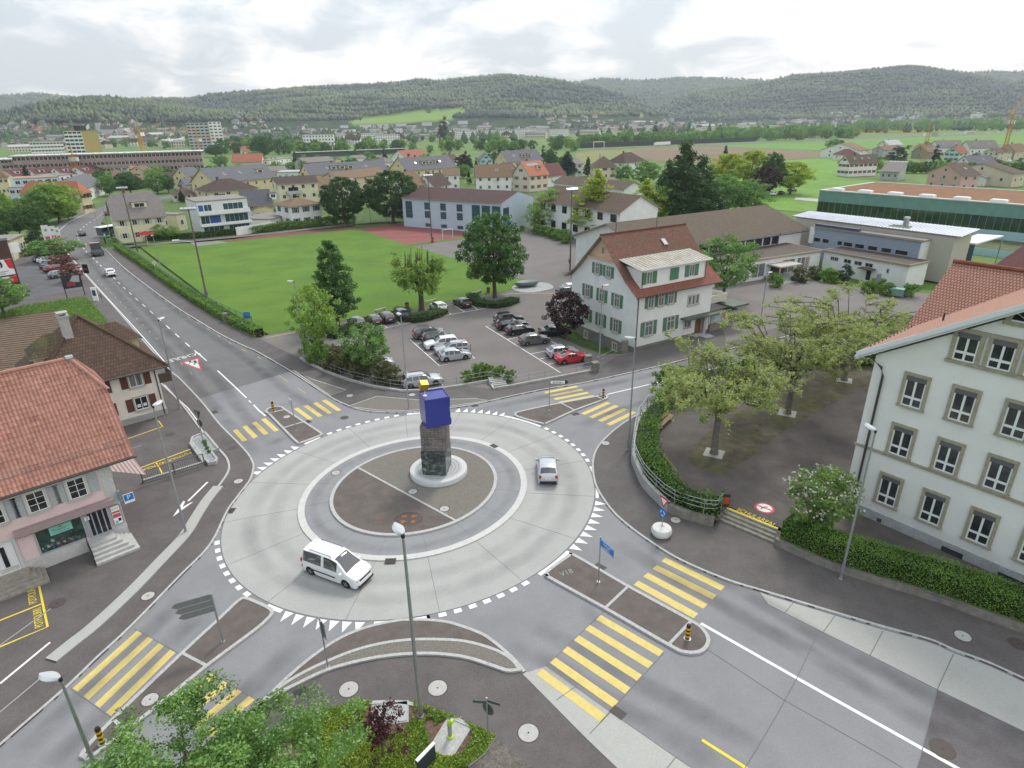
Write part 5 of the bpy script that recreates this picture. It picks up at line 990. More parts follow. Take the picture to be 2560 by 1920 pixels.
mb=MB();k_=.9;mb.add([(2,3.0,0),(9,3.0,0),(9,4.6,1.45),(2,4.6,1.45)],[(0,1,2,3)]);so_=mb.obj('solar_panel',M('solar_panel',(.25,.27,.30),.2),r_);so_.location.z=HE+3.3
eh('cottage','white cottage under a steep maroon roof behind the flat school wing',(1370,442),(1417.5,435),(1406,410.5),4.5,9,'hu',w_white,r_mar,rows=1,cf=2,cl=1)
eh('hall','long white hall with dark brown roof behind the yellow green poplar',(1380,456),(1560,474),(1480,447),5.0,10,'gu',w_white,r_brown,rows=1,cf=6,cl=1,chim=0,cat='hall',ww=1.8)
eh('villa','cream villa with dark pyramid roof before the brown field',(1481,418),(1545,417),(1518,391),6,12,'hip',w_cream,r_brown,rows=2,cf=3,cl=2,st=sh(s_brown,'b1'))
eh('villa','white villa with rounded dark mansard roof beside the big conifer',(1561.7,407.6),(1619,403),(1595,382),6,12,'hip',w_white,r_dark,rows=2,cf=3,cl=2)
eh('cottage','small white house with green shutters between conifer and brown field',(1441,411),(1462,409),(1445,396),6,9,'gu',w_white,r_grey,rows=2,cf=1,cl=1,st=sh(s_teal,'t1'))
eh('farmhouse','large white farmhouse with brown roof and red shutters at the field edge',(2125,409),(2199,406),(2123,388),6,(2068,407.6),'gu',w_white,r_brown,rows=2,cf=6,cl=3,sky_=3,st=sh(s_redd,'r1'),cat='farmhouse')
eh('slate_house','grey house with one big slate lean-to roof right of the white farmhouse',(2198,429),(2250,431),(2269,402),3.5,11,'shed',w_grey,r_grey,rows=1,cf=3,cl=1,sky_=0,chim=0)
eh('pink_house','salmon pink house with grey shutters behind the sedum roofed hall',(2406.5,439),(2456,437),(2398,408),6,(2319,431),'gu',wmat('salmon',(.60,.36,.33)),r_brown,rows=2,cf=2,cl=3,st=sh(s_grey,'g2'),sky_=1)
eh('house','white house with red brown hipped roof at the edge of the far settlement',(2150,377),(2176,374),(2150,357),5,(2118,368),'gu',w_white,r_tan,rows=2,cf=2,cl=2)
eh('house','low building with maroon pyramid roof behind the white farmhouse',(2102,387),(2150,386),(2128,373),3.5,9,'hip',w_white,r_mar,rows=1,cf=2,cl=1,chim=0)
eh('house','mint green house with red roof in the right settlement',(2400.5,384),(2424,382),(2395,366),5,(2356,383),'gu',w_mint,r_red,rows=2,cf=2,cl=3,st=sh(s_teal,'t1'))
eh('house','left one of two identical white houses with large grey brown roofs',(2348,369),(2414,367.5),(2387,351.5),5,11,'gu',w_white,r_grey,rows=1,cf=4,cl=0,sky_=2)
eh('house','right one of two identical white houses with large grey brown roofs',(2424,370),(2498,369),(2466,351.5),5,11,'gu',w_white,r_grey,rows=1,cf=4,cl=0,sky_=2)
eh('chalet','timber chalet with broad brown roof behind the yellow crane mast',(2321,381),(2354,379),(2324,364.5),4,(2285,379),'gu',m_soff,r_tan,rows=1,cf=2,cl=3,sky_=2)
eh('house','beige house with shallow brown gable roof near the right crane',(2500,381.6),(2536,379),(2513,370),5,(2460,380),'gu',w_beige,r_brown,rows=2,cf=2,cl=3)
eh('house','white house with plain dark grey roof behind the pink house',(2428,411),(2496,409),(2458,389.5),4,10,'gu',w_white,r_slate,rows=1,cf=3,cl=1,sky_=1)
eh('house','house with bright white sheet roof and black chimney right of the pink house',(2466,445),(2506,440),(2455,416.6),3,10,'shed',w_white,r_pale,rows=1,cf=2,cl=1,chim=0)
eh('house','beige bungalow with brown gable roof at the right picture edge',(2538,435),(2570,432),(2530,407.5),5,(2478,417),'gu',w_beige,r_brown,rows=1,cf=2,cl=3)
eh('house','pale house with balcony and tan roof next to the dark cypress',(2209.5,375),(2257,371),(2237,364),5,(2193.6,373),'gu',w_grey,r_tan,rows=2,cf=3,cl=1)
eh('house','white house with light grey roof rising behind the tan roofed pale house',(2222,363),(2259,362),(2239,350.5),6,11,'gu',w_white,r_pale,rows=2,cf=3,cl=1)
eh('house','low cream house left of the timber chalet in the settlement',(2283,371),(2312,372),(2300,360),4,9,'gu',w_pyel,r_tan,rows=1,cf=2,cl=1,chim=0)
eh('house','house with tan roof cut by the right picture edge in the settlement',(2540,379),(2575,377),(2560,360),5,11,'gu',w_beige,r_tan,rows=1,cf=2,cl=1)
eh('yellow_villa','yellow villa with orange hipped roof and brown shutters beside the bend',(200.7,482),(231,478),(196,456),7,(163,467),'hip',w_yel,r_or,rows=2,cf=3,cl=3,st=sh(s_brown,'b1'),cat='villa')
eh('flats','pale blue modern flats with terracotta flat roof among the left trees',(31.6,449),(144.7,443.4),None,9,14,'flat',w_blue,M('roof_terracotta',(.33,.2,.14),.9),o=.1,og=.1,rows=3,cf=6,cl=2,chim=0,ww=1.6,cat='apartment house')
eh('flats','lilac modern flats in front of the pale blue ones',(19,470.5),(85,468),None,6.5,12,'flat',w_lil,m_flat,o=.1,og=.1,rows=2,cf=4,cl=2,chim=0,ww=1.6,cat='apartment house')
eh('flats','white flat roofed block right of the pale blue flats',(146,440),(190,436),None,9,14,'flat',w_white,m_flat,o=.1,og=.1,rows=3,cf=3,cl=2,chim=0,cat='apartment house')
eh('house','white house with dark grey roof behind the yellow villa',(213,470),(259,454),(225,441),5,11,'gu',w_white,r_slate,rows=2,cf=3,cl=2)
eh('barn','barn with faded brown roof left of the slate hipped house',(280,447),(302,446),(284,426),4,12,'gu',m_soff,r_tan,rows=0,cf=0,cl=0,chim=1,cat='barn')
eh('house','house with slate hipped roof between the barns',(300,438),(335,436),(316,425),5,10,'hip',w_grey,r_slate,rows=1,cf=2,cl=1)
eh('barn','dark timber barn with brown gable roof beside the big green tree',(336,452),(374,446),(352,430),4,12,'gu',black,r_tan,rows=0,cf=0,cl=0,chim=0,cat='barn')
eh('house','small white house with salmon red roof under the orange crane',(345,431),(364,429),(346,416),5,9,'gu',w_white,r_or,rows=1,cf=1,cl=1)
eh('house','brown roofed house right of the salmon roof under the crane',(366,431),(390,428),(378,415),5,10,'gu',w_beige,r_tan,rows=1,cf=2,cl=1)
eh('house','white bungalow with dark gable roof right of the left green trees',(402,451),(452,447),(428,432),4,10,'gu',w_white,r_dark,rows=1,cf=3,cl=2)
eh('house','narrow yellow gabled house with street lamp in front',(470,441),(508,437),(490,419),6,9,'gu',w_yel,r_slate,rows=2,cf=2,cl=2)
eh('shed','grey roofed shed left of the wide hipped yellow house',(462,462),(520,458),(490,446),4,9,'gu',w_grey,r_slate,rows=1,cf=2,cl=1,chim=0,cat='shed')
eh('house','low house with brown hipped roof beside the side street',(425,486),(482,484),(448,468),3,9,'hip',w_cream,r_brown,rows=1,cf=3,cl=1)
for i,(a,b,rg)in enumerate((((36,443),(92,438),(62,424)),((92,440),(158,435),(125,420)),((158,437),(214,432),(186,418)),((214,434),(272,428),(240,415)))):
 eh('row_house','maroon roofed row house below the building site, '+('nearest the left picture edge','behind the tall dark conifer','behind the pale blue flats','nearest the orange crane')[i],a,b,rg,5,11,'gu',w_white,r_mar,rows=1,cf=3,cl=1,chim=2,group='maroon row houses',cat='row house',dorm=[(4,2.4)])
eh('house','ochre house cut by the left picture edge above the lilac flats',(-22,444),(20,442),(0,424),8,10,'hip',w_yel,r_tan,rows=2,cf=3,cl=0)
eh('barn','large barn with rusty red roof and yellow tarpaulin at its end',(578,406),(655,404),(615,385),6,16,'gu',w_beige,r_red,rows=0,cf=0,cl=0,chim=1,cat='barn')
mb=MB();P=G(652,411);mb.obox((P.x,P.y,3.2),7,1.2,6.4,R(40));tag(mb.obj('tarpaulin',M('tarp_yellow',(.7,.42,.03),.6)),'bright yellow tarpaulin hanging at the end of the red roofed barn','tarpaulin')
eh('house','peach house with red roof among the trees above the red barn',(607,378),(634,377),(620,367),6,11,'gu',w_cream,r_red,rows=1,cf=2,cl=1)
eh('office','white office block with two chimneys beside the motorway wall',(673,402),(735,394),None,6,10,'flat',w_white,m_flat,o=.1,og=.1,rows=2,cf=5,cl=2,chim=2,cat='office building')
eh('house','small green gabled house behind the leftmost long slate roof',(680,428),(718,425),(696,416),4,9,'gu',w_mint,r_grey,rows=1,cf=2,cl=1)
eh('workshop','mint flat roofed workshop between two long slate roofs',(690,432),(770,430),None,4,14,'flat',w_mint,r_pale,o=.2,og=.2,rows=1,cf=5,cl=1,chim=0,cat='workshop')
eh('shed','dark grey gabled shed left of the orange garden house',(762,407),(838,402),(800,393),5,12,'gu',w_grey,r_grey,rows=0,cf=0,cl=0,chim=0,cat='shed')
eh('house','orange gabled garden house behind the second slate roof',(836,403),(858,402),(846,394),4,8,'gv',w_yel,r_slate,rows=1,cf=1,cl=0,chim=0)
eh('house','white house with bright red roof behind the third slate roof',(1015,394),(1073,388),(1045,375),5,12,'gu',w_white,r_red,rows=1,cf=3,cl=1)
eh('house','grey gabled house left of the red roofed white house',(886,396),(918,394),(902,388),5,9,'gu',w_white,r_grey,rows=1,cf=2,cl=1)
eh('house','small dark roofed house behind the second slate roof',(925,409),(955,407),(940,397),4,9,'gu',w_beige,r_dark,rows=1,cf=2,cl=1)
eh('house','white house with small hip roof between second and third slate roof',(962,406),(985,404),(974,393),5,9,'hip',w_white,r_grey,rows=1,cf=2,cl=1)
eh('house','pale blue gabled house left of the nearest long slate roof',(1198,401),(1234,400),(1216,385),5,10,'gv',w_blue,r_slate,rows=2,cf=2,cl=1,st=sh(s_teal,'t1'))
eh('house','slim white house beside the copper beech and light green meadow',(1125,400),(1146,399),(1135,386),6,9,'gu',w_white,r_brown,rows=2,cf=2,cl=1)
P,Q=G(735,395),G(1012,383);u_=(Q-P);rz=math.atan2(u_.y,u_.x);t=thing('noise_barrier','long grey noise barrier gallery along the motorway','noise barrier',P,rz);mb=MB();mb.box(0,0,0,u_.length,.6,4.2);mb.obj('panel_wall',galv_dark,t);mb=MB();mb.box(-1,-3,4.2,u_.length+1,5,4.6);mb.obj('roof',M('roof_sheet_grey',(.36,.38,.38),.7),t)
P,Q=G(1452,371.5),G(1900,353.6);u_=Q-P;mb=MB();mb.obox(((P.x+Q.x)/2,(P.y+Q.y)/2+14,2.2),u_.length,.6,4.8,math.atan2(u_.y,u_.x));tag(mb.obj('noise_wall',M('noise_wall_dark',(.05,.055,.065),.9)),'dark slatted noise wall behind the motorway','noise wall')
w_site=tiles('site_blockwork',(.40,.30,.27),(.45,.36,.33),1.2,.5,(.33,.24,.22),bump=.1)
m_scaf=M('scaffold_tube',(.16,.15,.15),.6);m_plank=M('scaffold_plank',(.36,.30,.22),.8)
def site(label,eL,eR,he,W,cf,cl):
 r_,L,W,HE=eh('construction_block',label,eL,eR,None,he,W,'flat',w_site,M('roof_foil',(.68,.69,.70),.5),o=.9,og=.9,rows=4,cf=cf,cl=cl,chim=0,ww=1.5,wh=1.7,cat='construction site',group='apartment blocks under construction',soff=M('foil_edge',(.70,.71,.72),.5))
 mb=MB()
 for f in range(5):z=.4+f*he/4.3;mb.box(-1.5,-1.5,z,L+.3,-1.42,z+.12);mb.box(-1.5,-1.5,z+.95,L+.3,-1.45,z+1.0);mb.box(-1.5,-1.5,z,-1.42,W,z+.12)
 for i in range(int(L/3)+1):mb.box(-1.5+i*3,-1.5,0,-1.42+i*3,-1.42,he+.8)
 mb.obj('scaffold',m_scaf,r_);mb=MB()
 for f in range(5):z=.4+f*he/4.3;mb.box(-1.4,-1.4,z-.03,L+.2,-.7,z)
 mb.obj('scaffold_deck',m_plank,r_)
 mb=MB()
 for i in range(int(L/5)):mb.box(1.5+i*5,3,he+.3,3.0+i*5,4.5,he+.75)
 mb.obj('roof_light',white,r_)
site('long rear block of the building site with white roof foil and scaffolding',(22,392),(507,378),14,13,46,3)
site('front block of the building site at its left end',(-4,400),(112,395),11.5,18,12,4)
site('front block of the building site in its middle',(184,396.5),(286,390.5),11.5,18,11,4)
site('front block of the building site right of the orange crane',(368,392),(462,387),11.5,18,10,4)
r_,L,W,HE=eh('school_annex','pale blue two storey school with dark maroon roof and tall glazed corner',(1258.7,509),(1337,491.5),(1307.5,478.5),8,(1088,480,8),'gv',tiles('panel_blue',(.44,.52,.60),(.47,.55,.62),1.6,.8,(.40,.47,.55),bump=.25,msize=.012,mortar=(.3,.36,.42)),tiles('roof_maroon_dark',(.075,.042,.042),(.10,.055,.052),.3,.36,(.06,.04,.04)),o=.5,og=.05,rows=0,cf=0,cl=0,chim=0,cat='school')
sg_={'k':'sg','frame':M('frame_blue_grey',(.10,.13,.17),.5),'pane':glass_blue,'mull':'ladder','t':.07}
for i in range(3):
 for z in(.5,2.9,5.2):window(r_,'l',13.5+i*5.5,z,1.9,1.9 if z>1 else .9,sg_,L,W)
for i in range(3):window(r_,'l',1.8+i*3.2,.2,2.6,7.0,dict(sg_,k='sgt',mull='ladder'),L,W)
window(r_,'l',31,2.6,2.4,4.6,dict(sg_,k='sgt2'),L,W)
window(r_,'f',2.0,.1,3.0,6.6,dict(sg_,k='sgf',mull='cross'),L,W,name='glazed_entrance');mb=MB();mb.box(.5,-.1,2.7,3.5,-.07,3.4);mb.obj('spandrel_panel',M('panel_bright_blue',(.06,.17,.40),.5),r_)
mb=MB();mb.box(0,W*.55,0,-8,W*.55+14,3.2);P=r_.matrix_basis
eh('garage','grey concrete shed at the far corner of the red sports court',(1052,519),(1100,511),None,3.4,14,'flat',w_grey,m_flat,o=.1,og=.1,rows=1,cf=2,cl=1,chim=0,cat='shed')
eh('school_wing','long white school wing with dark brown roof behind birch and poplar',(1337,499),(1548,533),(1430,477),8,12,'gu',w_white,r_brown,o=.8,rows=2,cf=7,cl=0,chim=0,ww=2.0,wh=1.8,cat='school',st={'k':'w2','frame':M('frame_blue_grey',(.1,.13,.17))})
r_,L,W,HE=eh('sports_hall','long white hall with mossy brown gable roof behind the municipal house',(1612,633),(2021,571),(1733,535),6.5,(1462,585),'gu',w_white,tiles('roof_mossy_brown',(.105,.082,.062),(.145,.112,.085),.3,.36,(.115,.105,.05),amt=.6,bump=.9),o=.8,og=.9,rows=0,cf=0,cl=0,chim=0,cat='sports hall')
sl_={'k':'sl','frame':s_grey,'pane':glass,'mull':'none','t':.1}
for i in range(12):window(r_,'f',L*.16+i*2.55,4.1,2.3,1.7,sl_,L,W)
mb=MB();mb.tube([(L*.82,-.85,6.3),(L*.82,-.1,5.6),(L*.82,-.1,3.7)],.08,6);mb.tube([(-.9,-.9,6.0),(L+.9,-.9,6.0)],.1,6);mb.obj('downpipe',m_gutter,r_)
ra,La,Wa,Ha=eh('hall_annex','low white annex with large windows and entrance canopy before the sports hall',(1690,683),(2058,629),None,3.7,9,'flat',w_white,tiles('roof_gravel_brown',(.10,.085,.07),(.13,.11,.09),.4,.4,(.08,.075,.05)),o=.35,og=.1,rows=0,cf=0,cl=0,chim=0,cat='school')
big={'k':'bw','frame':w_white,'pane':glass_curtain,'mull':3,'t':.14}
for i in range(6):window(ra,'f',La*.33+i*3.9,.5,3.4,2.7,dict(big,k='bw%d'%(i%2),mull=3 if i%2 else 2),La,Wa)if i!=3 else None
mb=MB();mb.box(La*.33+9.8,-3.2,2.6,La*.33+15.5,-.1,2.85);mb.box(La*.33+10,-3.0,.2,La*.33+10.2,-2.8,2.6);mb.box(La*.33+15.1,-3.0,.2,La*.33+15.3,-2.8,2.6);mb.obj('entrance_canopy',M('canopy_beige',(.40,.37,.33),.8),ra)
mb=MB()
for i in range(4):mb.box(La*.33+9.5,-4.6+i*.4,0,La*.33+16,-.1-.01*i,.15*(i+1))
mb.obj('entrance_steps',m_step,ra);mb=MB();mb.box(La*.33+11,-.1,.6,La*.33+14.5,-.05,2.6);mb.obj('entrance_door',M('timber_dark',(.1,.07,.05)),ra)
mb=MB();mb.box(La-4.2,-.06,.9,La-3.0,-.02,3.0);mb.obj('mural',M('mural_rust',(.22,.10,.08),.7,var=.6,scale=4,col2=(.45,.42,.4)),ra)
rg,Lg,Wg,Hg=eh('gym_annex','low white gym wing with narrow windows and brown flat roof',(2058,629),(2271,667),None,3.7,6,'flat',w_white,tiles('roof_gravel_brown',(.1,.085,.07),(.13,.11,.09)),o=.3,og=.05,rows=0,cf=0,cl=0,chim=0,cat='school')
nw={'k':'nw','frame':s_grey,'pane':glass,'mull':'two','t':.09}
for x in(.12,.17,.31,.44,.57):window(rg,'f',Lg*x,2.3,Lg*.09 if x>.2 else Lg*.05,.75,dict(nw,k='nw%s'%x),Lg,Wg)
window(rg,'f',Lg*.79,1.9,.45,.8,dict(nw,k='nwb',mull='none'),Lg,Wg);mb=MB();mb.box(Lg*.5,-1.6,2.1,Lg*.66,-.1,2.25);mb.box(Lg*.56,-.06,0,Lg*.61,-.02,2.1,1);mb.obj('door_canopy',[r_brown,black],rg)
ru,Lu,Wu,Hu=eh('gym_hall','gym hall with slate blue tiled upper wall rising above the low wing',(2030.5,568),(2307,606),None,7.0,12,'flat',tiles('tile_slate_blue',(.27,.32,.39),(.29,.345,.41),.9,.35,(.25,.30,.365),bump=.2,msize=.015,mortar=(.21,.25,.31)),m_flat,o=.25,og=.1,rows=0,cf=0,cl=0,chim=0,cat='sports hall')
for x,w_ in((.06,.07),(.15,.07),(.29,.05),(.37,.09),(.48,.09),(.60,.09),(.72,.09),(.85,.11)):window(ru,'f',Lu*x,4.2,Lu*w_,.9,{'k':'gu%s'%w_,'frame':s_grey,'pane':glass,'mull':'none','t':.08},Lu,Wu)
mb=MB();mb.box(Lu-.2,-.1,0,Lu+.12,Wu+.1,6.95);mb.box(-.4,-.35,3.8,.5,.5,7.1);mb.obj('end_wall',w_white,ru)
mb=MB();mb.box(Lu+.13,4,1.8,Lu+.2,8.2,4.6);mb.obj('end_glazing',glass_blue,ru);mb=MB();mb.box(Lu*.62,3,7.3,Lu*.8,7.5,8.7);mb.box(Lu*.63,3.2,8.7,Lu*.79,7.3,8.75,1);mb.obj('roof_plant',[M('panel_beige',(.42,.4,.35)),m_rough],ru);mb=MB();mb.lathe([(.5,0),(.5,1.3),(.6,1.3),(.5,1.6)],10,(Lu*.72,5,8.7));mb.obj('flue',galv,ru)
mb=MB();mb.box(.5,-.3,7.36,Lu*.45,.6,7.8);mb.obj('blue_fascia',M('fascia_navy',(.05,.065,.12),.5),ru)
P,Q,Rr,T_=G(1979,541.7,8.2),G(2403.4,594.6,8.2),G(2451,575.6,9.0),G(2022.4,529.5,9.0)
th_=thing('seam_roof_hall','hall with long pale standing seam metal roof between gym and green hall','hall',(P.x,P.y,0));o0=Vector((P.x,P.y,0));mb=MB();roof_faces(mb,[[p-o0 for p in(P,Q,Rr,T_)]],.2)
for i in range(54):
 t=(i+.5)/54;a,b=P.lerp(Q,t)-o0,T_.lerp(Rr,t)-o0;e=(Q-P).normalized()*.035
 mb.add([a-e+Vector((0,0,.2)),a+e+Vector((0,0,.2)),b+e+Vector((0,0,.2)),b-e+Vector((0,0,.2)),a+Vector((0,0,.3)),b+Vector((0,0,.3))],[(0,4,5,3),(4,1,2,5)],0)
mb.obj('roof',[M('seam_metal',(.50,.54,.60),.45,metal=.2,var=.05,scale=.5),m_soff],th_)
mb=MB();cc=(P+Q+Rr+T_)/4;mb.prism([tuple((p.lerp(cc,.06)-o0).xy)for p in ccw([P,Q,Rr,T_])],0,8.1);mb.obj('wall',M('panel_beige',(.42,.4,.35)),th_)
P,Q,Rr,T_=G(2391,607,6),G(2441,612,6),G(2509,592,6),G(2443,588,6);o0=Vector((P.x,P.y,0));th_=thing('glass_pavilion','small glass pavilion with flat white canopy left of the maroon roof','pavilion',o0);mb=MB();mb.prism([tuple((p-o0).xy)for p in ccw([P,Q,Rr,T_])],6,6.25,bottom=True);mb.obj('canopy',M('canopy_white',(.62,.66,.70),.5),th_);mb=MB();c4=(P+Q)/2;mb.prism([tuple((p.lerp((P+Q+T_)/3,.15)-o0).xy)for p in ccw([P,Q,T_])],0,6);mb.obj('glass_box',glass_blue,th_);mb=MB();q=Rr-o0;mb.tube([(q.x-.5,q.y-.5,0),(q.x-.5,q.y-.5,6)],.12,6);mb.obj('post',galv,th_)
A0,B0=Vector((85.4,178.2,0)),Vector((113.7,141.7,0));u_=(B0-A0).normalized();rz=math.atan2(u_.y,u_.x);Lh=78.;v_=Vector((-u_.y,u_.x,0));Wh=32.
th_=thing('green_hall','green copper and glass school hall with rust brown planted roof','school hall',A0,rz)
m_cu=tiles('copper_green',(.15,.285,.245),(.175,.32,.27),.9,4,(.12,.22,.19),bump=.25,msize=.02,mortar=(.09,.22,.18));m_lb=tiles('panel_light_blue',(.36,.52,.55),(.38,.54,.57),2.4,2.5,(.33,.48,.51),bump=.1)
mb=MB();mb.box(0,0,6.2,Lh,Wh,9.0);mb.obj('copper_fascia',m_cu,th_)
mb=MB();mb.box(.12,.12,3.2,Lh-.1,Wh-.1,6.2);gb=mb.obj('glass_band',M('hall_glass',(.012,.03,.02),.06,spec=.7,col2=(.03,.075,.03),var=.2,scale=.25),th_)
mb=MB()
for i in range(49):mb.box(i*1.6,.06,3.2,i*1.6+.07,.2,6.2)
for i in range(20):mb.box(.06,i*1.6,3.2,.2,i*1.6+.07,6.2)
mb.obj('mullions',M('frame_green',(.16,.26,.24),.5),gb);mb=MB();mb.box(.0,.0,-.5,Lh,Wh,3.2);mb.box(-1.5,-14,-.5,Lh*.7,-.01,1.2);mb.obj('base_wall',m_lb,th_)
mb=MB();mb.box(-.15,-.15,9.0,Lh,1.6,9.25);mb.box(-.15,1.6,9.0,.9,Wh,9.25);mb.box(.9,Wh-.8,9.0,Lh,Wh+.1,9.3);mb.obj('parapet',M('parapet_pale',(.46,.45,.41),.8),th_)
mb=MB();mb.sheet([(.9,1.6),(Lh,1.6),(Lh,Wh-.8),(.9,Wh-.8)],9.12);mb.obj('sedum_roof',M('sedum',(.20,.095,.045),.95,var=.2,scale=.5,bump=.6,bscale=6,stain=(.15,.5,(.17,.12,.05))),th_)
for i in range(8):mb=MB();mb.box(2.4+i*7.4,.7,9.25,5.6+i*7.4,2.6,9.75);mb.box(2.6+i*7.4,.9,9.75,5.4+i*7.4,2.4,9.85);mb.obj('roof_light',white,th_)
mb=MB();mb.sheet([(-1.3,-13.8),(Lh*.7,-13.8),(Lh*.7,-.05),(-1.3,-.05)],1.25);mb.obj('terrace_roof',M('terrace_green',(.09,.11,.05),.95,var=.3,scale=.5),th_)
P,Q,Rr,T_=G(2480,660,9),G(2580,604,9),G(2680,640,9),G(2600,700,9)
eh('maroon_roof_building','building with long maroon roof peeking out behind the school roof',(2478,668),(2700,720),(2590,600),7,14,'gu',w_white,r_mar,rows=1,cf=4,cl=1,chim=0,cat='building')
cr=G(59,731);rz=R(50);u_=Vector((math.cos(rz),math.sin(rz),0));L=22
root=thing('brick_building','dark brown brick building with a large green white red sign at the left edge','building',cr-u_*L,rz);hb=ZH(cr,600)
m_bk=tiles('brick_dark',(.085,.05,.04),(.12,.065,.05),.25,.08,(.07,.05,.045),msize=.008,bump=.2);mb=MB();mb.box(0,0,-.3,L,16,hb);mb.obj('wall',m_bk,root);mb=MB();mb.box(-.1,-.12,hb,L+.1,16,hb+.4);mb.box(L-9,3,hb+.4,L-3,9,hb+3);mb.obj('roof',M('roof_edge',(.2,.2,.21),.6),root)
mb=MB();mb.box(L-4.3,-.25,hb*.37,L-.3,-.05,hb*.66,0);mb.box(L-4.3,-.25,hb*.22,L-.3,-.05,hb*.34,0);sgn=mb.obj('facade_sign',[white],root);z0,z1=hb*.37,hb*.66;zz=hb*.22;zy=hb*.34
def sp_(pts,mt,y=-.262,par=sgn,nm='sign_field'):
 m_=MB();m_.add([(L-4.3+4*a,y,z0+(z1-z0)*b)for a,b in pts],[tuple(range(len(pts)))]);return m_.obj(nm,mt,par)
gr_=M('sign_green',(.01,.27,.10),.5);rd_=M('sign_red',(.55,.03,.04),.5)
sp_([(0,.38),(.2,.42),(.45,.52),(.3,1),(0,1)],gr_);sp_([(.82,.42),(1,.34),(1,1),(.72,1)],rd_);sp_([(.52,.5),(.6,.52),(.63,.7),(.58,.95),(.52,.8),(.55,.68)],black,-.266,nm='sign_emblem')
m_=MB();m_.add([(L-4.3,-.262,zz),(L-2.4,-.262,zz),(L-2.4,-.262,zy),(L-4.3,-.262,zy),(L-1.4,-.262,zz),(L-.3,-.262,zz),(L-.3,-.262,zy),(L-1.4,-.262,zy)],[(0,1,2,3)]);m_.obj('sign_field',gr_,sgn);m_=MB();m_.add([(L-1.4,-.262,zz),(L-.3,-.262,zz),(L-.3,-.262,zy),(L-1.4,-.262,zy)],[(0,1,2,3)]);m_.obj('sign_field',rd_,sgn)
for t_,x,z,s_ in(('HEINEKEN',L-3.75,z0+(z1-z0)*.66,.3),('RESTAURANT',L-2.3,z0+(z1-z0)*.24,.36),('PIZZERIA',L-2.3,z0+(z1-z0)*.1,.3)):text_obj('sign_lettering',t_,white if x<L-3 else black,s_,frame4((x,-.268,z),(1,0,0),(0,0,1)),sgn)
mb=MB();mb.box(L+.02,.3,hb*.75,L+1.6,.5,hb*.92);mb.obj('projecting_sign',white,root)
house('shop','low cream shop with pictures on its wall behind the brick building','shop',(37,650),(71,632),10,4.2,('flat',0),w_pyel,m_flat,1,5,0,chim=0,o=.2)
def PD(px,d,py=330):
 q=ray(px,py);q.z=0;q.normalize();return q*d
def tower(label,px0,px1,d,he,W,wall,cf,rows,cl=2,name='tower_block',**kw):
 a,b=PD(px0,d),PD(px1,d*kw.pop('sk',1.0));dd=b-a
 return house(name,label,'apartment tower',a,None,W,he,('flat',0),wall,m_flat,rows,cf,cl,rz=math.atan2(dd.y,dd.x),L=dd.length,o=.2,og=.2,chim=0,z0=0,**kw)
r_,L,W,HE=tower('tall apartment tower with white window grid and ochre sides in the far town',158,203,700,24.5,20,M('ochre_side',(.34,.27,.09),.8),4,8,3,ww=3.6,wh=2.0,sk=.985);mb=MB();mb.box(.0,-.3,0,L,-.2,24.5);mb.obj('facade_panel',w_white,r_)
for ch in[x for x in r_.children if x.name.startswith('window')]:ch.location.y-=.32 if abs(ch.rotation_euler.z)<.1 else 0
mb=MB();mb.box(L*.4,5,24.5,L*.75,12,29);mb.obj('roof_house',black,r_)
tower('wide white apartment slab left of the ochre tower',64,150,760,15.5,16,w_white,10,5,2,ww=2.2);tower('dark grey apartment tower with bands of balconies',468,523,780,30,18,w_grey,5,10,2,ww=3.0,st={'k':'tw','frame':galv_dark});tower('white apartment tower joined to the dark grey one',524,556,782,31,18,w_white,3,10,2,ww=2.6)
#   vehicles
m_tyre=M('tyre',(.02,.02,.021),.9);m_rim=M('alloy_rim',(.38,.39,.40),.3,metal=.7);m_trim=M('plastic_trim',(.03,.03,.032),.6);m_lampc=M('headlight_glass',(.55,.57,.58),.08,spec=.7);m_tail=M('taillight_red',(.40,.02,.025),.2);m_plate=M('number_plate',(.72,.72,.70),.5);m_cg=M('car_glass',(.03,.036,.04),.03,spec=1.,coat=1.);m_under=M('underbody',(.01,.01,.01),.9)
def paint(n,c,metal=0.):return M('paint_'+n,c,.28,coat=.8,metal=metal,spec=.5)
PA={'white':paint('white',(.74,.75,.75)),'silver':paint('silver',(.46,.48,.50),.35),'grey':paint('grey',(.13,.135,.14),.3),'black':paint('black',(.012,.012,.014)),'blue':paint('dark_blue',(.022,.035,.10),.2),'red':paint('red',(.48,.015,.025)),'steel':paint('steel_blue',(.10,.125,.16),.3),'darkred':paint('dark_red',(.20,.012,.02)),'bluegrey':paint('blue_grey',(.24,.31,.36),.3)}
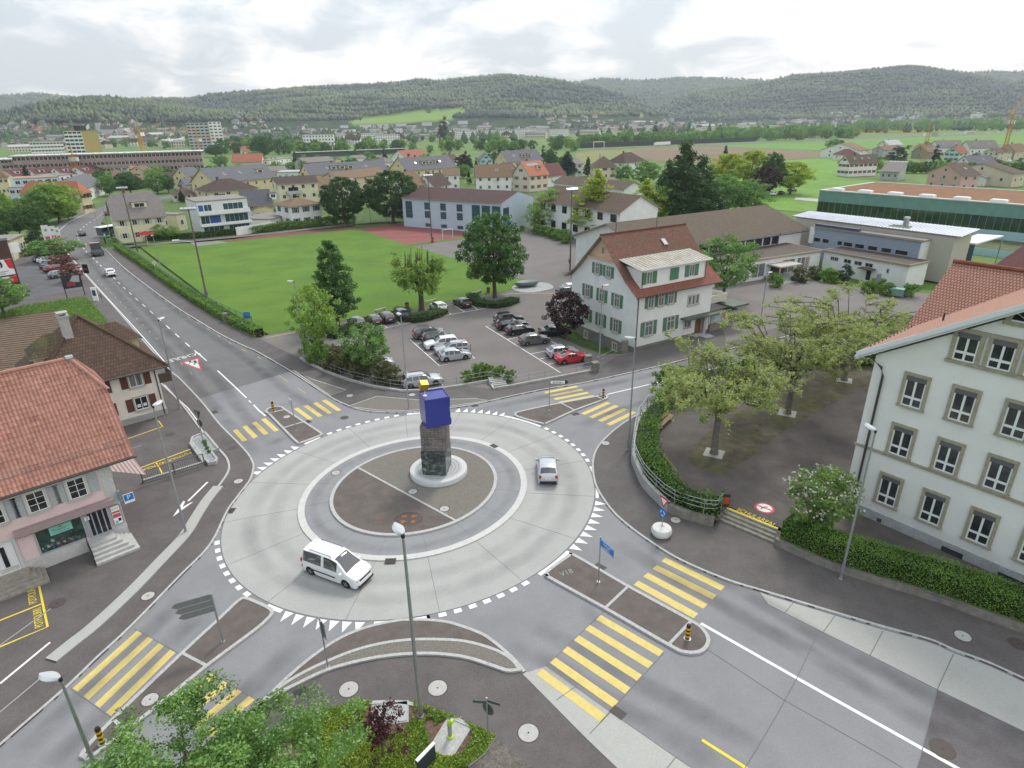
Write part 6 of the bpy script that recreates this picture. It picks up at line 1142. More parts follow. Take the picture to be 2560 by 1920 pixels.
KIND={'hatch':dict(L=4.1,w=1.74,top=[(0,.62),(.02,.98),(.05,1.08),(.17,1.40),(.30,1.45),(.52,1.43),(.60,1.34),(.735,.99),(.80,.95),(.93,.82),(.985,.66),(1,.50)],belt=.93,gl=(.055,.165,.555,.735),sw=[(.16,.275),(.29,.44),(.455,.64)],wh=(.185,.80),r=.31),'estate':dict(L=4.7,w=1.8,top=[(0,.60),(.015,.95),(.03,1.06),(.10,1.40),(.22,1.46),(.50,1.46),(.58,1.38),(.705,1.0),(.78,.96),(.93,.83),(.985,.66),(1,.5)],belt=.95,gl=(.03,.095,.54,.705),sw=[(.10,.24),(.255,.40),(.415,.61)],wh=(.185,.80),r=.32),'sedan':dict(L=4.6,w=1.8,top=[(0,.62),(.02,.95),(.07,1.02),(.17,1.05),(.28,1.38),(.38,1.44),(.50,1.43),(.575,1.36),(.715,.99),(.78,.95),(.93,.82),(.985,.65),(1,.5)],belt=.94,gl=(.17,.275,.54,.715),sw=[(.27,.41),(.425,.615)],wh=(.19,.80),r=.32),'coupe':dict(L=4.35,w=1.76,top=[(0,.6),(.02,.92),(.06,.99),(.12,1.02),(.34,1.30),(.44,1.33),(.53,1.28),(.69,.95),(.78,.91),(.93,.77),(.985,.62),(1,.46)],belt=.90,gl=(.12,.335,.50,.69),sw=[(.30,.40),(.415,.61)],wh=(.18,.80),r=.33),'suv':dict(L=4.45,w=1.85,top=[(0,.7),(.015,1.05),(.03,1.16),(.10,1.58),(.22,1.67),(.50,1.67),(.58,1.56),(.70,1.12),(.78,1.08),(.94,.95),(.985,.76),(1,.55)],belt=1.05,gl=(.03,.10,.535,.70),sw=[(.11,.25),(.265,.41),(.425,.61)],wh=(.185,.80),r=.36),'van':dict(L=4.87,w=1.80,top=[(0,.72),(.008,1.1),(.02,1.62),(.06,1.82),(.30,1.85),(.55,1.84),(.635,1.74),(.815,1.13),(.87,1.06),(.95,.92),(.985,.74),(1,.52)],belt=1.04,gl=(.012,.03,.60,.81),sw=[(.065,.385),(.43,.655)],wh=(.175,.795),r=.32)}
CARP={}
def car_parts(kind):
 if kind in CARP:return CARP[kind]
 q=KIND[kind];L,w=q['L'],q['w'];tx,tz=zip(*q['top']);rad=q['r'];wx=[f*L for f in q['wh']]
 xs=set(np.linspace(0,L,30))|{a*L for p in q['sw']for a in p}|{a*L for a in q['gl']}|{a*L for a in tx}
 for c_ in wx:xs|={c_+(rad+.06)*math.cos(a)for a in np.linspace(0,math.pi,9)}
 xs=sorted(xs);xs=[x for i,x in enumerate(xs)if i==0 or x-xs[i-1]>.012]
 B=dict(body=MB(),windscreen=MB(),rear_window=MB(),side_window=MB(),side_window2=MB(),trim=MB())
 rows=[]
 for x in xs:
  f=x/L;zt=float(np.interp(f,tx,tz));nose=min(1,(min(f,1-f)/.10));k=(1-(1-nose)**2.6*.30);hw=w/2*k
  zs=.20+(.12*(1-min(1,min(f,1-f)/.04)))
  for c_ in wx:
   d=abs(x-c_)
   if d<=rad+.061:zs=max(zs,rad+math.sqrt(max(0,(rad+.06)**2-d*d)))
  zb=min(q['belt']+.03*(.5-f),zt-.02);up=max(0,zt-zb);ins=min(.20,up*.36)if up>.1 else up*.2
  crown=.035 if up>.2 else .05
  half=[(hw*.97,zs),(hw,max(zs+.02,.52)),(hw*.985,max(zs+.04,min(zb-.06,.80))),(hw*.955,zb),(hw*.955-ins*.85,zt-min(.05,up*.25+.012)),(hw*.955-ins-.09,zt-.004),(hw*.45,zt+crown*.6),(0,zt+crown)]
  rows.append([(x-L/2,y,z)for y,z in half]+[(x-L/2,-y,z)for y,z in half[-2::-1]])
 n=len(rows[0]);gl=q['gl']
 for i in range(len(rows)-1):
  fm=(xs[i]+xs[i+1])/2/L;mu=0
  for j in range(n-1):
   key='body'
   if j in(3,n-5):
    if any(a<=fm<=b for a,b in q['sw']):key='side_window' if j==3 else 'side_window2'
   elif 5<=j<=n-7:
    if gl[0]<=fm<=gl[1]:key='rear_window'
    elif gl[2]<=fm<=gl[3]:key='windscreen'
   a,b,c_,d=rows[i][j],rows[i+1][j],rows[i+1][j+1],rows[i][j+1]
   B[key].add([a,b,c_,d],[(0,1,2,3)])
 for r_,rev in((rows[0],1),(rows[-1],0)):B['body'].add(r_,[tuple(range(n))[::-1]if not rev else tuple(range(n))])
 B['trim'].box(-L/2+.12,-w/2+.14,.19,L/2-.12,w/2-.14,.62)
 out={}
 for k,mt in(('body',PA['white']),('windscreen',m_cg),('rear_window',m_cg),('side_window',m_cg),('side_window2',m_cg),('trim',m_under)):
  me=B[k].mesh(k,mt);bm=bmesh.new();bm.from_mesh(me);bmesh.ops.remove_doubles(bm,verts=bm.verts,dist=.002);bmesh.ops.recalc_face_normals(bm,faces=bm.faces);bm.to_mesh(me);bm.free();shade(me,38);out[k]=me
 t=MB();t.lathe([(rad*.62,-.1),(rad*.93,-.1),(rad,-.06),(rad,.06),(rad*.93,.1),(rad*.62,.1)],20);out['tyre']=t.xf(Matrix.Rotation(R(90),4,'X')).mesh('tyre',m_tyre);shade(out['tyre'],40)
 t=MB();t.lathe([(.0,-.07),(rad*.64,-.075),(rad*.64,.075),(0,.07)],16)
 for s in(0,1):
  for a in range(5):an=a*1.2566;t.obox((rad*.36*math.cos(an),rad*.36*math.sin(an),.085 if s else-.085),rad*.5,.06,.03,an)
 out['rim']=t.xf(Matrix.Rotation(R(90),4,'X')).mesh('rim',m_rim);t=MB();t.box(-.06,-.11,-.06,.08,.11,.09);out['mirror']=t.mesh('mirror',PA['white'])
 t=MB();t.box(-.1,-.2,-.07,.06,.2,.07);out['headlight']=t.mesh('headlight',m_lampc);t=MB();t.box(-.05,-.11,-.13,.07,.11,.13);out['taillight']=t.mesh('taillight',m_tail)
 t=MB();t.box(-.012,-.26,-.055,.012,.26,.055);out['plate']=t.mesh('number_plate',m_plate);t=MB();t.box(-.04,-.55,-.05,.05,.55,.05);out['grille']=t.mesh('grille',m_trim)
 t=MB();t.box(-.06,-w*.40,-.09,.05,w*.40,.08);out['bumper']=t.mesh('bumper_trim',m_trim);t=MB();t.tube([(-L*.26,0,0),(-L*.24,0,.06),(L*.10,0,.06),(L*.12,0,0)],.022,5);out['rail']=t.mesh('roof_rail',m_trim)
 CARP[kind]=out;return out
def pobj(me,name,parent,loc=(0,0,0),rz=0,mat=None):
 o=bpy.data.objects.new(name,me);C.objects.link(o);o.parent=parent;o.location=loc;o.rotation_euler=(0,0,rz)
 if mat:o.material_slots[0].link='OBJECT';o.material_slots[0].material=mat
 return o
def car(kind,col,label,rear=None,front=None,z=.02,pos=None,rz=None,rails=False,group=None,small=False,scale=1.):
 q=KIND[kind];pp=car_parts(kind);L,w,rad=q['L'],q['w'],q['r']
 if pos is None:
  a,b=G(*rear,z),G(*front,z);rz=math.atan2(b.y-a.y,b.x-a.x)if rz is None else rz;pos=(a+b)/2
 root=thing(kind if kind in('van','coupe','sedan')else{'hatch':'hatchback_car','estate':'estate_car','suv':'offroad_car'}[kind],label,'van' if kind=='van' else 'car',(pos[0],pos[1],z),rz,group);root.scale=(scale,)*3
 pm=PA[col];f=lambda x:x*L-L/2
 pobj(pp['body'],'body',root,mat=pm);pobj(pp['windscreen'],'windscreen',root);pobj(pp['rear_window'],'rear_window',root);pobj(pp['side_window'],'side_window',root);pobj(pp['side_window2'],'side_window',root);pobj(pp['trim'],'underbody',root)
 for x in q['wh']:
  for s in(-1,1):
   wl=pobj(pp['tyre'],'wheel',root,(f(x),s*(w/2-.115),rad));pobj(pp['rim'],'rim',wl,(0,s*.012,0))
 if small:return root
 bz=q['belt']
 for s in(-1,1):
  pobj(pp['mirror'],'mirror',root,(f(q['gl'][3]-.07),s*(w/2+.06),bz+.03),mat=pm);pobj(pp['headlight'],'headlight',root,(f(.965),s*w*.31,bz-.27),s*-.35);pobj(pp['taillight'],'taillight',root,(f(.018),s*w*.385,bz-.07),s*.2)
  if rails:pobj(pp['rail'],'roof_rail',root,(f(.42),s*w*.33,q['top'][4][1]+.0))
 pobj(pp['plate'],'number_plate',root,(f(.004),0,bz-.22 if kind!='van' else .8));pobj(pp['plate'],'number_plate',root,(f(.999),0,.42));pobj(pp['grille'],'grille',root,(f(.985),0,bz-.33));pobj(pp['bumper'],'bumper_trim',root,(f(.992),0,.33));pobj(pp['bumper'],'bumper_trim',root,(f(.008),0,.42))
 return root
a,b=G(778,1438),G(865.4,1471);d=(b-a).normalized();n=Vector((-d.y,d.x,0));q=KIND['van']
cpos=(a+b)/2+n*.86-d*((q['wh'][0]+q['wh'][1])/2-.5)*q['L']
vn=car('van','white','white passenger van with roof rails driving on the ring',pos=cpos,rz=math.atan2(d.y,d.x),z=.012,rails=True)
t=MB();t.box(-1.5,.905,.55,.62,.918,.64);t.box(-1.5,-.918,.55,.62,-.905,.64);t.obj('side_moulding',m_trim,vn)
a,b=G(1344.8,1204.3),G(1395,1204.3);d=(b-a).normalized();n=Vector((-d.y,d.x,0));q=KIND['hatch'];car('hatch','silver','silver hatchback seen from behind on the right side of the ring',pos=(a+b)/2+n*(.5-q['wh'][0])*q['L'],rz=math.atan2(n.y,n.x),z=.012)
car('hatch','white','white hatchback driving away on the main road behind the hedge',(284.8,697),(268,680),0)
car('sedan','black','black car driving away at the bend of the main road',(209,595),(203,582),0);car('hatch','darkred','dark red car half hidden behind the big yellow house at the bend',(265,542),(276,532),0)
a,b=G(255,651),G(233,618);d=b-a;root=thing('recovery_truck','red recovery truck with empty flatbed driving away on the main road','truck',a.lerp(b,.45),math.atan2(d.y,d.x));LT=7.4
mb=MB();mb.box(-3.7,-1.15,.85,1.3,1.15,1.0);mb.box(-3.7,-1.2,1.0,1.3,-1.1,1.15);mb.box(-3.7,1.1,1.0,1.3,1.2,1.15);mb.box(-3.9,-1.0,.45,-3.6,1.0,.85);[mb.box(-3.4+i*.8,-1.05,1.0,-3.3+i*.8,1.05,1.06)for i in range(6)];mb.obj('flatbed',galv_dark,root)
mb=MB();mb.add([(1.5,-1.1,.55),(3.6,-1.05,.55),(3.65,-1.05,1.35),(3.2,-1.0,2.3),(1.5,-1.05,2.4)]+[(1.5,1.1,.55),(3.6,1.05,.55),(3.65,1.05,1.35),(3.2,1.0,2.3),(1.5,1.05,2.4)],[(0,1,2,3,4),(9,8,7,6,5),(1,6,7,2),(2,7,8,3),(3,8,9,4),(0,4,9,5)]);mb.obj('cab',PA['red'],root);mb=MB();mb.box(1.46,-.85,1.5,1.495,.85,2.2);mb.obj('rear_window',m_cg,root);mb=MB();mb.box(1.35,-1.0,2.42,1.7,1.0,2.55);mb.obj('light_bar',M('light_bar',(.7,.72,.75),.4),root);mb=MB();mb.box(1.2,-1.0,1.0,1.45,1.0,2.0);mb.obj('headboard',galv_dark,root)
for x in(-2.4,2.6):
 for s in(-1,1):w_=pobj(car_parts('suv')['tyre'],'wheel',root,(x,s*.95,.4));w_.scale=(1.15,1.5,1.15);pobj(car_parts('suv')['rim'],'rim',w_)
for s in(-1,1):t=MB();t.box(-3.95,s*.8-.12,.6,-3.88,s*.8+.12,.75);t.obj('taillight',m_tail,root)
P=G(272,590);root=thing('market_trailer','market trailer with white awning and dark open side by the yellow house','trailer',P,R(68));mb=MB();mb.box(-2.4,-1.1,.5,2.4,1.1,.7);mb.box(-2.4,-1.1,.7,-2.3,1.1,2.6);mb.box(2.3,-1.1,.7,2.4,1.1,2.6);mb.box(-2.4,-1.1,.7,2.4,-1.0,1.5);mb.box(-2.4,1.0,.7,2.4,1.1,2.6);mb.obj('body',galv_dark,root);mb=MB();mb.box(-2.7,-1.6,2.6,2.7,1.4,2.75);mb.obj('awning',white,root);mb=MB();mb.box(-1.6,-.9,.7,0,.4,1.4);mb.box(.4,-.5,.7,1.6,.6,1.8);mb.obj('counter',M('counter_blue',(.1,.2,.35),.5),root)
for s in(-1,1):pobj(car_parts('suv')['tyre'],'wheel',root,(0,s*1.0,.36))
g='cars parked in the municipal car park';d0=G(1136.6,765)-G(1165,779.6);hz_=math.atan2(d0.y,d0.x)
def rowA(kind,col,lab,px,py):
 p=G(px,py,.02)+d0.normalized()*KIND[kind]['L']/2;car(kind,col,lab,pos=p,rz=hz_,group=g)
rowA('hatch','grey','grey hatchback at the left end of the row facing the lawn',902,823);rowA('hatch','black','black hatchback second from left in the row facing the lawn',946,817);rowA('estate','black','black estate car between black hatchback and dark blue car facing the lawn',978,811);rowA('hatch','blue','dark blue hatchback beside the pollarded tree hedge',1014,801);rowA('hatch','white','white hatchback right of the pollarded tree facing the lawn',1110,783);rowA('hatch','black','black hatchback alone near the big tree facing the lawn',1170,772)
hb_=G(1102,902.5);hf_=G(1171,893.5);hB=math.atan2((hf_-hb_).y,(hf_-hb_).x)
def rowB(kind,col,lab,rear,front,flip=0,rails=False,ang=None):
 a,b=G(*rear,.02),G(*front,.02);h=(hB if ang is None else ang)+(math.pi if flip else 0);car(kind,col,lab,pos=(a+b)/2,rz=h,group=g,rails=rails)
rowB('suv','grey','dark grey people carrier at the head of the left parking block',(1043,848),(1102,838),rails=True);rowB('suv','black','black offroad car between the dark people carrier and white estate',(1066,861),(1124,850),rails=True);rowB('estate','white','white estate car facing left in the left parking block',(1138,861),(1069,874),1);rowB('estate','silver','silver estate facing left beside the white estate',(1166,874),(1095,887),1,True);rowB('hatch','silver','light silver hatchback nearest the street in the left parking block',(1104,902),(1170,892))
rowB('estate','silver','silver estate car parked by the railing behind the blue cube',(1015,966),(1096,957),rails=True)
rowB('sedan','steel','dark blue grey car behind the low shrubs at the car park entrance',(896,879),(828,888),1);rowB('sedan','grey','dark car mostly hidden behind shrubs by the young tree',(950,902),(868,911),1);rowB('hatch','silver','grey hatchback with only its roof showing above the brown shrubs',(915,921),(972,914))
rowB('suv','black','black offroad car at the far end of the right parking block',(1243,812),(1301,803),rails=True);rowB('estate','black','black estate second in the right parking block',(1250,825),(1310,815),rails=True);rowB('hatch','black','shiny black hatchback third in the right parking block',(1272,838),(1327,829));rowB('hatch','grey','grey compact car with roof glinting in the right parking block',(1307,862),(1364,855));rowB('hatch','silver','silver hatchback next to the red coupe',(1372,894),(1436,884));rowB('coupe','red','bright red coupe at the street end of the right parking block',(1396,909),(1462,898))
rowB('sedan','black','black car partly hidden under the dark red maple',(1364,829),(1412,846),ang=R(10));rowB('suv','black','black offroad car behind the corner of the municipal house',(1398,742),(1445,735));rowB('hatch','white','white car peeking out behind the municipal house',(1412,730),(1455,724))
car('suv','white','white offroad car parked beneath the right round tree behind the court',(984,542),(1006,542),0)
g='cars in the lot beside the brick building';e=lambda x,y:(x/7.373,580+y/7.373)
for k_,c_,lb,r_,f_ in(('hatch','blue','dark blue car at the far end of the left lot',(660,572),(900,500)),('hatch','white','white car in the left lot beside the dark blue one',(780,582),(1010,545)),('sedan','black','black car in the left lot in front of the white one',(820,690),(1060,620)),('estate','darkred','dark red estate car in the left lot',(900,745),(1180,680)),('hatch','bluegrey','pale blue grey hatchback at the near end of the left lot',(980,855),(1260,800))):car(k_,c_,lb,e(*r_),e(*f_),.12,group=g)
for c_,lb,r_,f_ in(('black','black car under the golden tree at the right meadow',(1968,480),(1992,478)),('blue','blue car between the trees at the right meadow',(1945,488),(1962,483)),('white','white car between the trees at the right meadow',(1924,490),(1942,486))):car('hatch',c_,lb,r_,f_,-.05,small=True)
hw=[(2276,340.2),(2356,337),(2394,335.8),(2432,334.3),(2462,333),(2490,332),(2537,329.6)]
for i,p in enumerate(hw):car('hatch','white' if i%3 else 'silver','pale car on the distant motorway at the right',p,(p[0]+12,p[1]-.45),-.1,group='cars on the motorway',small=True,scale=1.1)
def lorry(px,label,col,L_,stripe=None):
 a,b=G(px[0],px[1]),G(px[2],px[3]);d=b-a;r_=thing('lorry',label,'lorry',(a.x,a.y,-.1),math.atan2(d.y,d.x));mb=MB();mb.box(0,-1.25,.9,L_,1.25,4.0);tr=mb.obj('trailer',col,r_);mb=MB();mb.box(-2.8,-1.25,.5,-.4,1.25,3.4);mb.obj('cab',PA['white'],r_)
 if stripe:mb=MB();mb.box(.6,-1.27,1.4,L_-.6,-1.251,3.0);mb.obj('lettering_band',stripe,tr)
 for x in(-1.6,2,L_-3,L_-1.6):
  for s in(-1,1):pobj(car_parts('suv')['tyre'],'wheel',r_,(x,s*1.0,.4))
lorry((1640,364.5,1678,362.6),'white articulated lorry on the distant motorway before the dark noise wall',PA['white'],22);lorry((2412,336.8,2441,335.8),'white lorry with pink lettering on the distant motorway',PA['white'],20,M('stripe_pink',(.5,.08,.18),.5))
P=G(2514,406);car('van','white','white van before the beige house near the right crane',(2512,406),(2530,404),0,small=True);car('van','white','white van at the right edge of the settlement',(2552,406),(2570,404),0,small=True)
#   roundabout sculpture
c=G(1097,1180,.19);root=thing('roundabout_sculpture','stacked sculpture of marble, brick and blue blocks with a golden cube on top','sculpture',c)
m_pl=M('plinth_white',(.52,.53,.53),.8,var=.06,scale=3)
mb=MB();mb.lathe([(2.45,-.1),(2.45,.36),(2.41,.42)],56);mb.obj('plinth',m_pl,root,smooth=35)
mb=MB();mb.lathe([(2.0,.40),(2.0,.425)],48)
for r in(.4,.7,1.0,1.3,1.6,1.9):
 n=int(r*2*math.pi/.22)
 for k in range(n):a=2*math.pi*k/n+r;mb.obox((r*math.cos(a),r*math.sin(a),.43),.13,.19,.02,a,1)
mb.obj('plinth_cobbles',[M('cob_joint',(.33,.34,.34),.9),M('cob_light',(.47,.48,.48),.85,var=.1,scale=5)],root)
def m_marble():
 m=bpy.data.materials.new('dark_marble');m.use_nodes=True;t=m.node_tree;p=t.nodes['Principled BSDF'];tc_=t.nodes.new('ShaderNodeTexCoord');n=t.nodes.new('ShaderNodeTexNoise');n.inputs['Scale'].default_value=1.5;n.inputs['Detail'].default_value=9;n.inputs['Roughness'].default_value=.68;n.inputs['Distortion'].default_value=1.6;t.links.new(tc_.outputs['Object'],n.inputs[0]);r=t.nodes.new('ShaderNodeValToRGB');e=r.color_ramp.elements;e[0].position=.40;e[0].color=(.035,.045,.045,1);e[1].position=.72;e[1].color=(.5,.52,.50,1);x=e.new(.58);x.color=(.10,.12,.115,1);t.links.new(n.outputs['Fac'],r.inputs[0]);t.links.new(r.outputs[0],p.inputs['Base Color']);p.inputs['Roughness'].default_value=.22;return m
zt=.62;P,Q=G(1056,1188,zt),G(1115.5,1191.5,zt);d=Q-P;a1=math.atan2(d.y,d.x);w1=d.length;nn=Vector((-d.y,d.x,0)).normalized();h1=ZH(Q,1134)-zt;cb=(P+Q)/2+nn*w1*.55-c;cb.z=.43
def block(cx,w_,dp,h,rz,z0,jag=0,seed=1,taper=1.):
 n=10;rn=random.Random(seed);mb=MB();vs=[];ring=[]
 for j in range(n+1):
  t=j/n;s=1+(taper-1)*t;q=rn.uniform(-1,1)*jag;x1=w_/2*s+q+(.05*math.sin(t*9)if jag else 0)
  ring.append([(-w_/2*s,-dp/2*s,h*t),(x1,-dp/2*s,h*t),(x1*.97+rn.uniform(-1,1)*jag,dp/2*s,h*t),(-w_/2*s,dp/2*s,h*t)])
 vs=[p for r in ring for p in r];fs=[(j*4+i,j*4+(i+1)%4,j*4+4+(i+1)%4,j*4+4+i)for j in range(n)for i in range(4)]+[(3,2,1,0),tuple(n*4+i for i in range(4))]
 uv=[]
 for j in range(n):
  for i in range(4):W_=w_ if i%2==0 else dp;uv.append([(0,h*j/n),(W_,h*j/n),(W_,h*(j+1)/n),(0,h*(j+1)/n)])
 mb.add(vs,fs,0,uv+[[(0,0),(w_,0),(w_,dp),(0,dp)]]*2);mb.xf(Matrix.Translation((cx.x,cx.y,z0))@Matrix.Rotation(rz,4,'Z'));return mb
block(cb,w1,w1*1.05,h1,a1,.43,0,1,1.02).obj('marble_block',m_marble(),root,bevel=.02)
z2=.43+h1;top=lambda px,py,zz:ZH(G(px,py,zz),py)
m_bl=tiles('sculpture_brick',(.14,.125,.12),(.25,.22,.215),.6,.16,(.33,.30,.29),bump=.9,mortar=(.025,.022,.022),amt=.55)
h2=2.30;c2=cb+Vector((.02,.1,0));block(c2,w1*1.04,w1*.95,h2,a1+.06,z2+.002,.0,2,1.0).obj('brick_block',m_bl,root,bevel=.02)
m_bu=M('cobalt_paint',(.02,.032,.235),.3,var=.05,scale=3,coat=.3);z3=z2+h2;c3=c2+Vector((.10,-.05,0));w3=2.02
bb=block(c3,w3*1.02,w3,2.42,a1+.50,z3+.004,.035,5,1.0);bo=bb.obj('blue_block',m_bu,root,bevel=.015)
rot=a1+.50;ex,ey=Vector((math.cos(rot),math.sin(rot),0)),Vector((-math.sin(rot),math.cos(rot),0));z4=z3+2.424
mb=MB()
for s,wv in((ex,ey),(-ex,ey),(ey,ex),(-ey,ex)):p=c3+s*(w3/2-.02);q_=math.atan2(wv.y,wv.x);mb.obox((p.x,p.y,z4+.04),w3,.03,.08,q_)
mb.tube([(c3-ex*.5).to_tuple()[:2]+(z4+.01,),(c3+ey*.7).to_tuple()[:2]+(z4+.012,)],.012,4);mb.obj('rim_seam',m_bu,bo)
rp=c3-ex*.72+ey*.1
mb=MB();mb.tube([(rp.x,rp.y,z4),(rp.x,rp.y,z4+.62)],.035,8);mb.lathe([(.16,0),(.16,.03)],14,(rp.x,rp.y,z4));mb.obj('rod',white,root)
mb=MB();mb.box(-.32,-.32,-.32,.32,.32,.32);mb.xf(Matrix.Translation((rp.x-.05,rp.y,z4+.90))@Matrix.Rotation(.35,4,'Z')@Matrix.Rotation(.28,4,'X')@Matrix.Rotation(.16,4,'Y'));mb.obj('golden_cube',M('gold_leaf',(.42,.27,.03),.35,metal=.5,var=.15,scale=6),root,bevel=.01)
#   lamps, poles, signs
def lamp_post(label,base,toppy=None,h=None,head=None,hl=.95,group='street lamps',z=PZ,r=.085,name='street_lamp',double=0,col=galv):
 P=G(*base,z);h=h or ZH(P,toppy)-z
 if head is not None:Hd=G(*head,z+h)-P;ang=math.atan2(Hd.y,Hd.x)
 else:ang=0
 t=thing(name,label,'street lamp',(P.x,P.y,z),ang,group);mb=MB();mb.tube([(0,0,0),(0,0,h*.12),(0,0,h*.9),(0,0,h)],[r*1.15,r*1.05,r*.62,r*.55],12);po=mb.obj('pole',col,t,smooth=40);mb=MB();mb.lathe([(r*1.6,0),(r*1.6,.05),(r*1.2,.08)],12);mb.box(r*.95,-.06,.7,r*1.2,.06,1.1);mb.obj('base',col,po)
 mb=MB();n=9;up,lo=[],[]
 prof=[(0,.06),(.1,.12),(.25,.20),(.45,.25),(.65,.25),(.85,.19),(.96,.10),(1,.02)]
 top_=[]
 for x,w_ in prof:top_.append([(x*hl,-w_*hl,h+.02),(x*hl,-w_*hl*.5,h+.09),(x*hl,w_*hl*.5,h+.09),(x*hl,w_*hl,h+.02),(x*hl,w_*hl*.9,h-.05),(x*hl,-w_*hl*.9,h-.05)])
 vs=[p for q in top_ for p in q];m=6;mb.add(vs,[(i*m+k,(i+1)*m+k,(i+1)*m+(k+1)%m,i*m+(k+1)%m)for i in range(len(prof)-1)for k in range(m)]+[tuple(range(m)),tuple(reversed(range((len(prof)-1)*m,len(prof)*m)))]);bm_=mb.obj('lamp_head',M('lamp_shell',(.45,.47,.48),.4),t,smooth=30);mb=MB();mb.box(.25*hl,-.15*hl,h-.065,.85*hl,.15*hl,h-.051);mb.obj('lamp_glass',M('lamp_glass',(.5,.5,.48),.2),bm_);mb=MB();mb.tube([(0,0,h-.12),(0,0,h+.05)],r*.8,10);mb.tube([(0,0,h),(.12*hl,0,h+.03)],r*.6,8);mb.obj('collar',black,t)
 return t
lamp_post('tall lamp post standing in the front flower bed before the ring',(1052,1790),1338,head=(1000,1328),hl=1.0,r=.11);t=lamp_post('lamp post at the lower left corner with its base outside the picture',(250,1945),1697,head=(115,1690),hl=1.05,r=.1)
lamp_post('lamp post on the concrete band in front of the pink shop',(465,1331),1016,head=(405,1001));lamp_post('lamp post by the cream house on the main road pavement',(450,1021),800,head=(412,792));lamp_post('lamp post below the hedge in front of the big school',(2101,1447),1078,head=(2172,1066),hl=.95);lamp_post('lamp post on the curved right pavement near the concrete wall',(1570,1124),846,head=(1561,843));lamp_post('lamp post in front of the municipal house by the red coupe',(1497,926),715,head=(1520,712));lamp_post('lamp post in the far gravel triangle behind the sculpture',(1022,1022),788,head=(996,784));lamp_post('lamp post beside the young tree at the car park entrance',(763,892),704,head=(712,702));lamp_post('lamp post on the plaza behind the pollarded planes',(1903,790),682,head=(1937,679));lamp_post('white lamp post behind the hedge with its head above the lawn',(406,690),590,head=(370,586));lamp_post('lamp post on the left side of the road bend',(252,588),509,head=(226,506));lamp_post('lamp post on the right side of the road bend',(278,600),487,head=(240,484));lamp_post('thin lamp post on the side street in the houses',(382,482),438,head=(369,436));lamp_post('curved lamp post before the pale farmhouse at the right',(2200,452),430,head=(2184,427))
def flood(label,base,toppy,arm=None,ang=.4,n=4):
 P=G(*base,0);h=ZH(P,toppy);t=thing('floodlight_mast',label,'floodlight',P,ang,'wooden floodlight masts');mb=MB();mb.tube([(0,0,0),(0,0,h)],[.17,.11],10);mb.obj('mast',M('mast_wood',(.13,.11,.09),.9,var=.2,scale=3),t);mb=MB();mb.tube([(-1.1,0,h-.1),(1.1,0,h-.1)],.06,6);mb.obj('crossbar',galv,t)
 for i in range(n):x=-.9+1.8*i/(n-1);mb=MB();mb.obox((x,-.15,h+.15),.5,.42,.28,0,0,Matrix.Rotation(.5,4,'X'));mb.obj('floodlight',M('flood_shell',(.5,.51,.52),.3,metal=.3),t)
 if arm:mb=MB();z_=arm;mb.tube([(0,0,z_-.5),(-2.4,0,z_)],.035,6);mb.box(-3.3,-.17,z_-.06,-2.3,.17,z_+.08);mb.obj('side_lamp',white,t)
 mb=MB();mb.box(-.25,.1,1.6,.25,.35,2.5);mb.obj('switch_box',galv,t)
flood('floodlight mast at the far left corner of the lawn',(344,629),471,6.0);flood('tall floodlight mast at the hedge halfway along the lawn',(521,763),524,11,ang=.3);flood('floodlight mast beside the red sports court',(1080,606),440);flood('floodlight mast on the plaza left of the municipal house',(1425,678),475);flood('floodlight mast behind the left round tree',(886,560),450)
def bollard(px,py,label):
 P=G(px,py,PZ+.03);t=thing('bollard',label,'bollard',P,0,'black and yellow striped bollards');mb=MB();mb.lathe([(.22,0),(.22,.04),(.12,.06)],16);mb.obj('foot',galv,t);mb=MB();mb.lathe([(.13,.05),(.125,1.0),(.10,1.08),(.04,1.1)],16);mb.obj('post',black,t,smooth=40)
 for i in range(3):mb=MB();mb.lathe([(.134,.17+i*.28),(.134,.31+i*.28)],16);mb.obj('yellow_band',M('signal_yellow',(.70,.36,.0),.4),t)
bollard(1718,1597,'striped bollard on the tip of the large right front island');bollard(257,1858,'striped bollard on the tip of the left front island');bollard(684,1028,'striped bollard on the tip of the far left island');bollard(1508,995,'striped bollard on the tip of the far right island')
s_back=M('sign_back',(.22,.235,.24),.5,metal=.4);s_blue=M('sign_blue',(.02,.17,.50),.5)
def sign_root(name,label,px,py,z,cat='road sign',face=None,h=None,r=.045):
 P=G(px,py,z);ang=0
 if face is not None:q_=G(*face,z)-P;ang=math.atan2(q_.y,q_.x)
 t=thing(name,label,cat,P,ang);mb=MB();mb.tube([(0,0,0),(0,0,h)],r,8);mb.lathe([(.12,0),(.12,.04)],10);mb.obj('post',galv,t);return t
def pointer(t,z,L_,hh,mat,tip=1,back=None,x0=.05):
 mb=MB();P_=[(x0,z-hh/2),(L_-hh*.6,z-hh/2),(L_,z),(L_-hh*.6,z+hh/2),(x0,z+hh/2)];vs=[(x*tip,y,q)for y in(-.03,.01)for x,q in P_];f=[(0,1,2,3,4),(9,8,7,6,5)]+[(i,5+i,5+(i+1)%5,(i+1)%5)for i in range(5)];mb.add(vs,f if tip>0 else[tuple(reversed(q))for q in f]);return mb.obj('sign_panel',mat,t)
t=sign_root('direction_sign','white pointed signpost reading Brittnau on the far right island',1373,1026,PZ,face=(1420,1026),h=3.4);pn=pointer(t,3.2,1.95,.42,black);mb=MB();mb.box(.1,-.036,3.03,1.58,-.031,3.37);mb.obj('sign_field',white,pn);text_obj('sign_lettering','Brittnau',black,.3,frame4((.84,-.038,3.19),(1,0,0),(0,0,1)),pn)
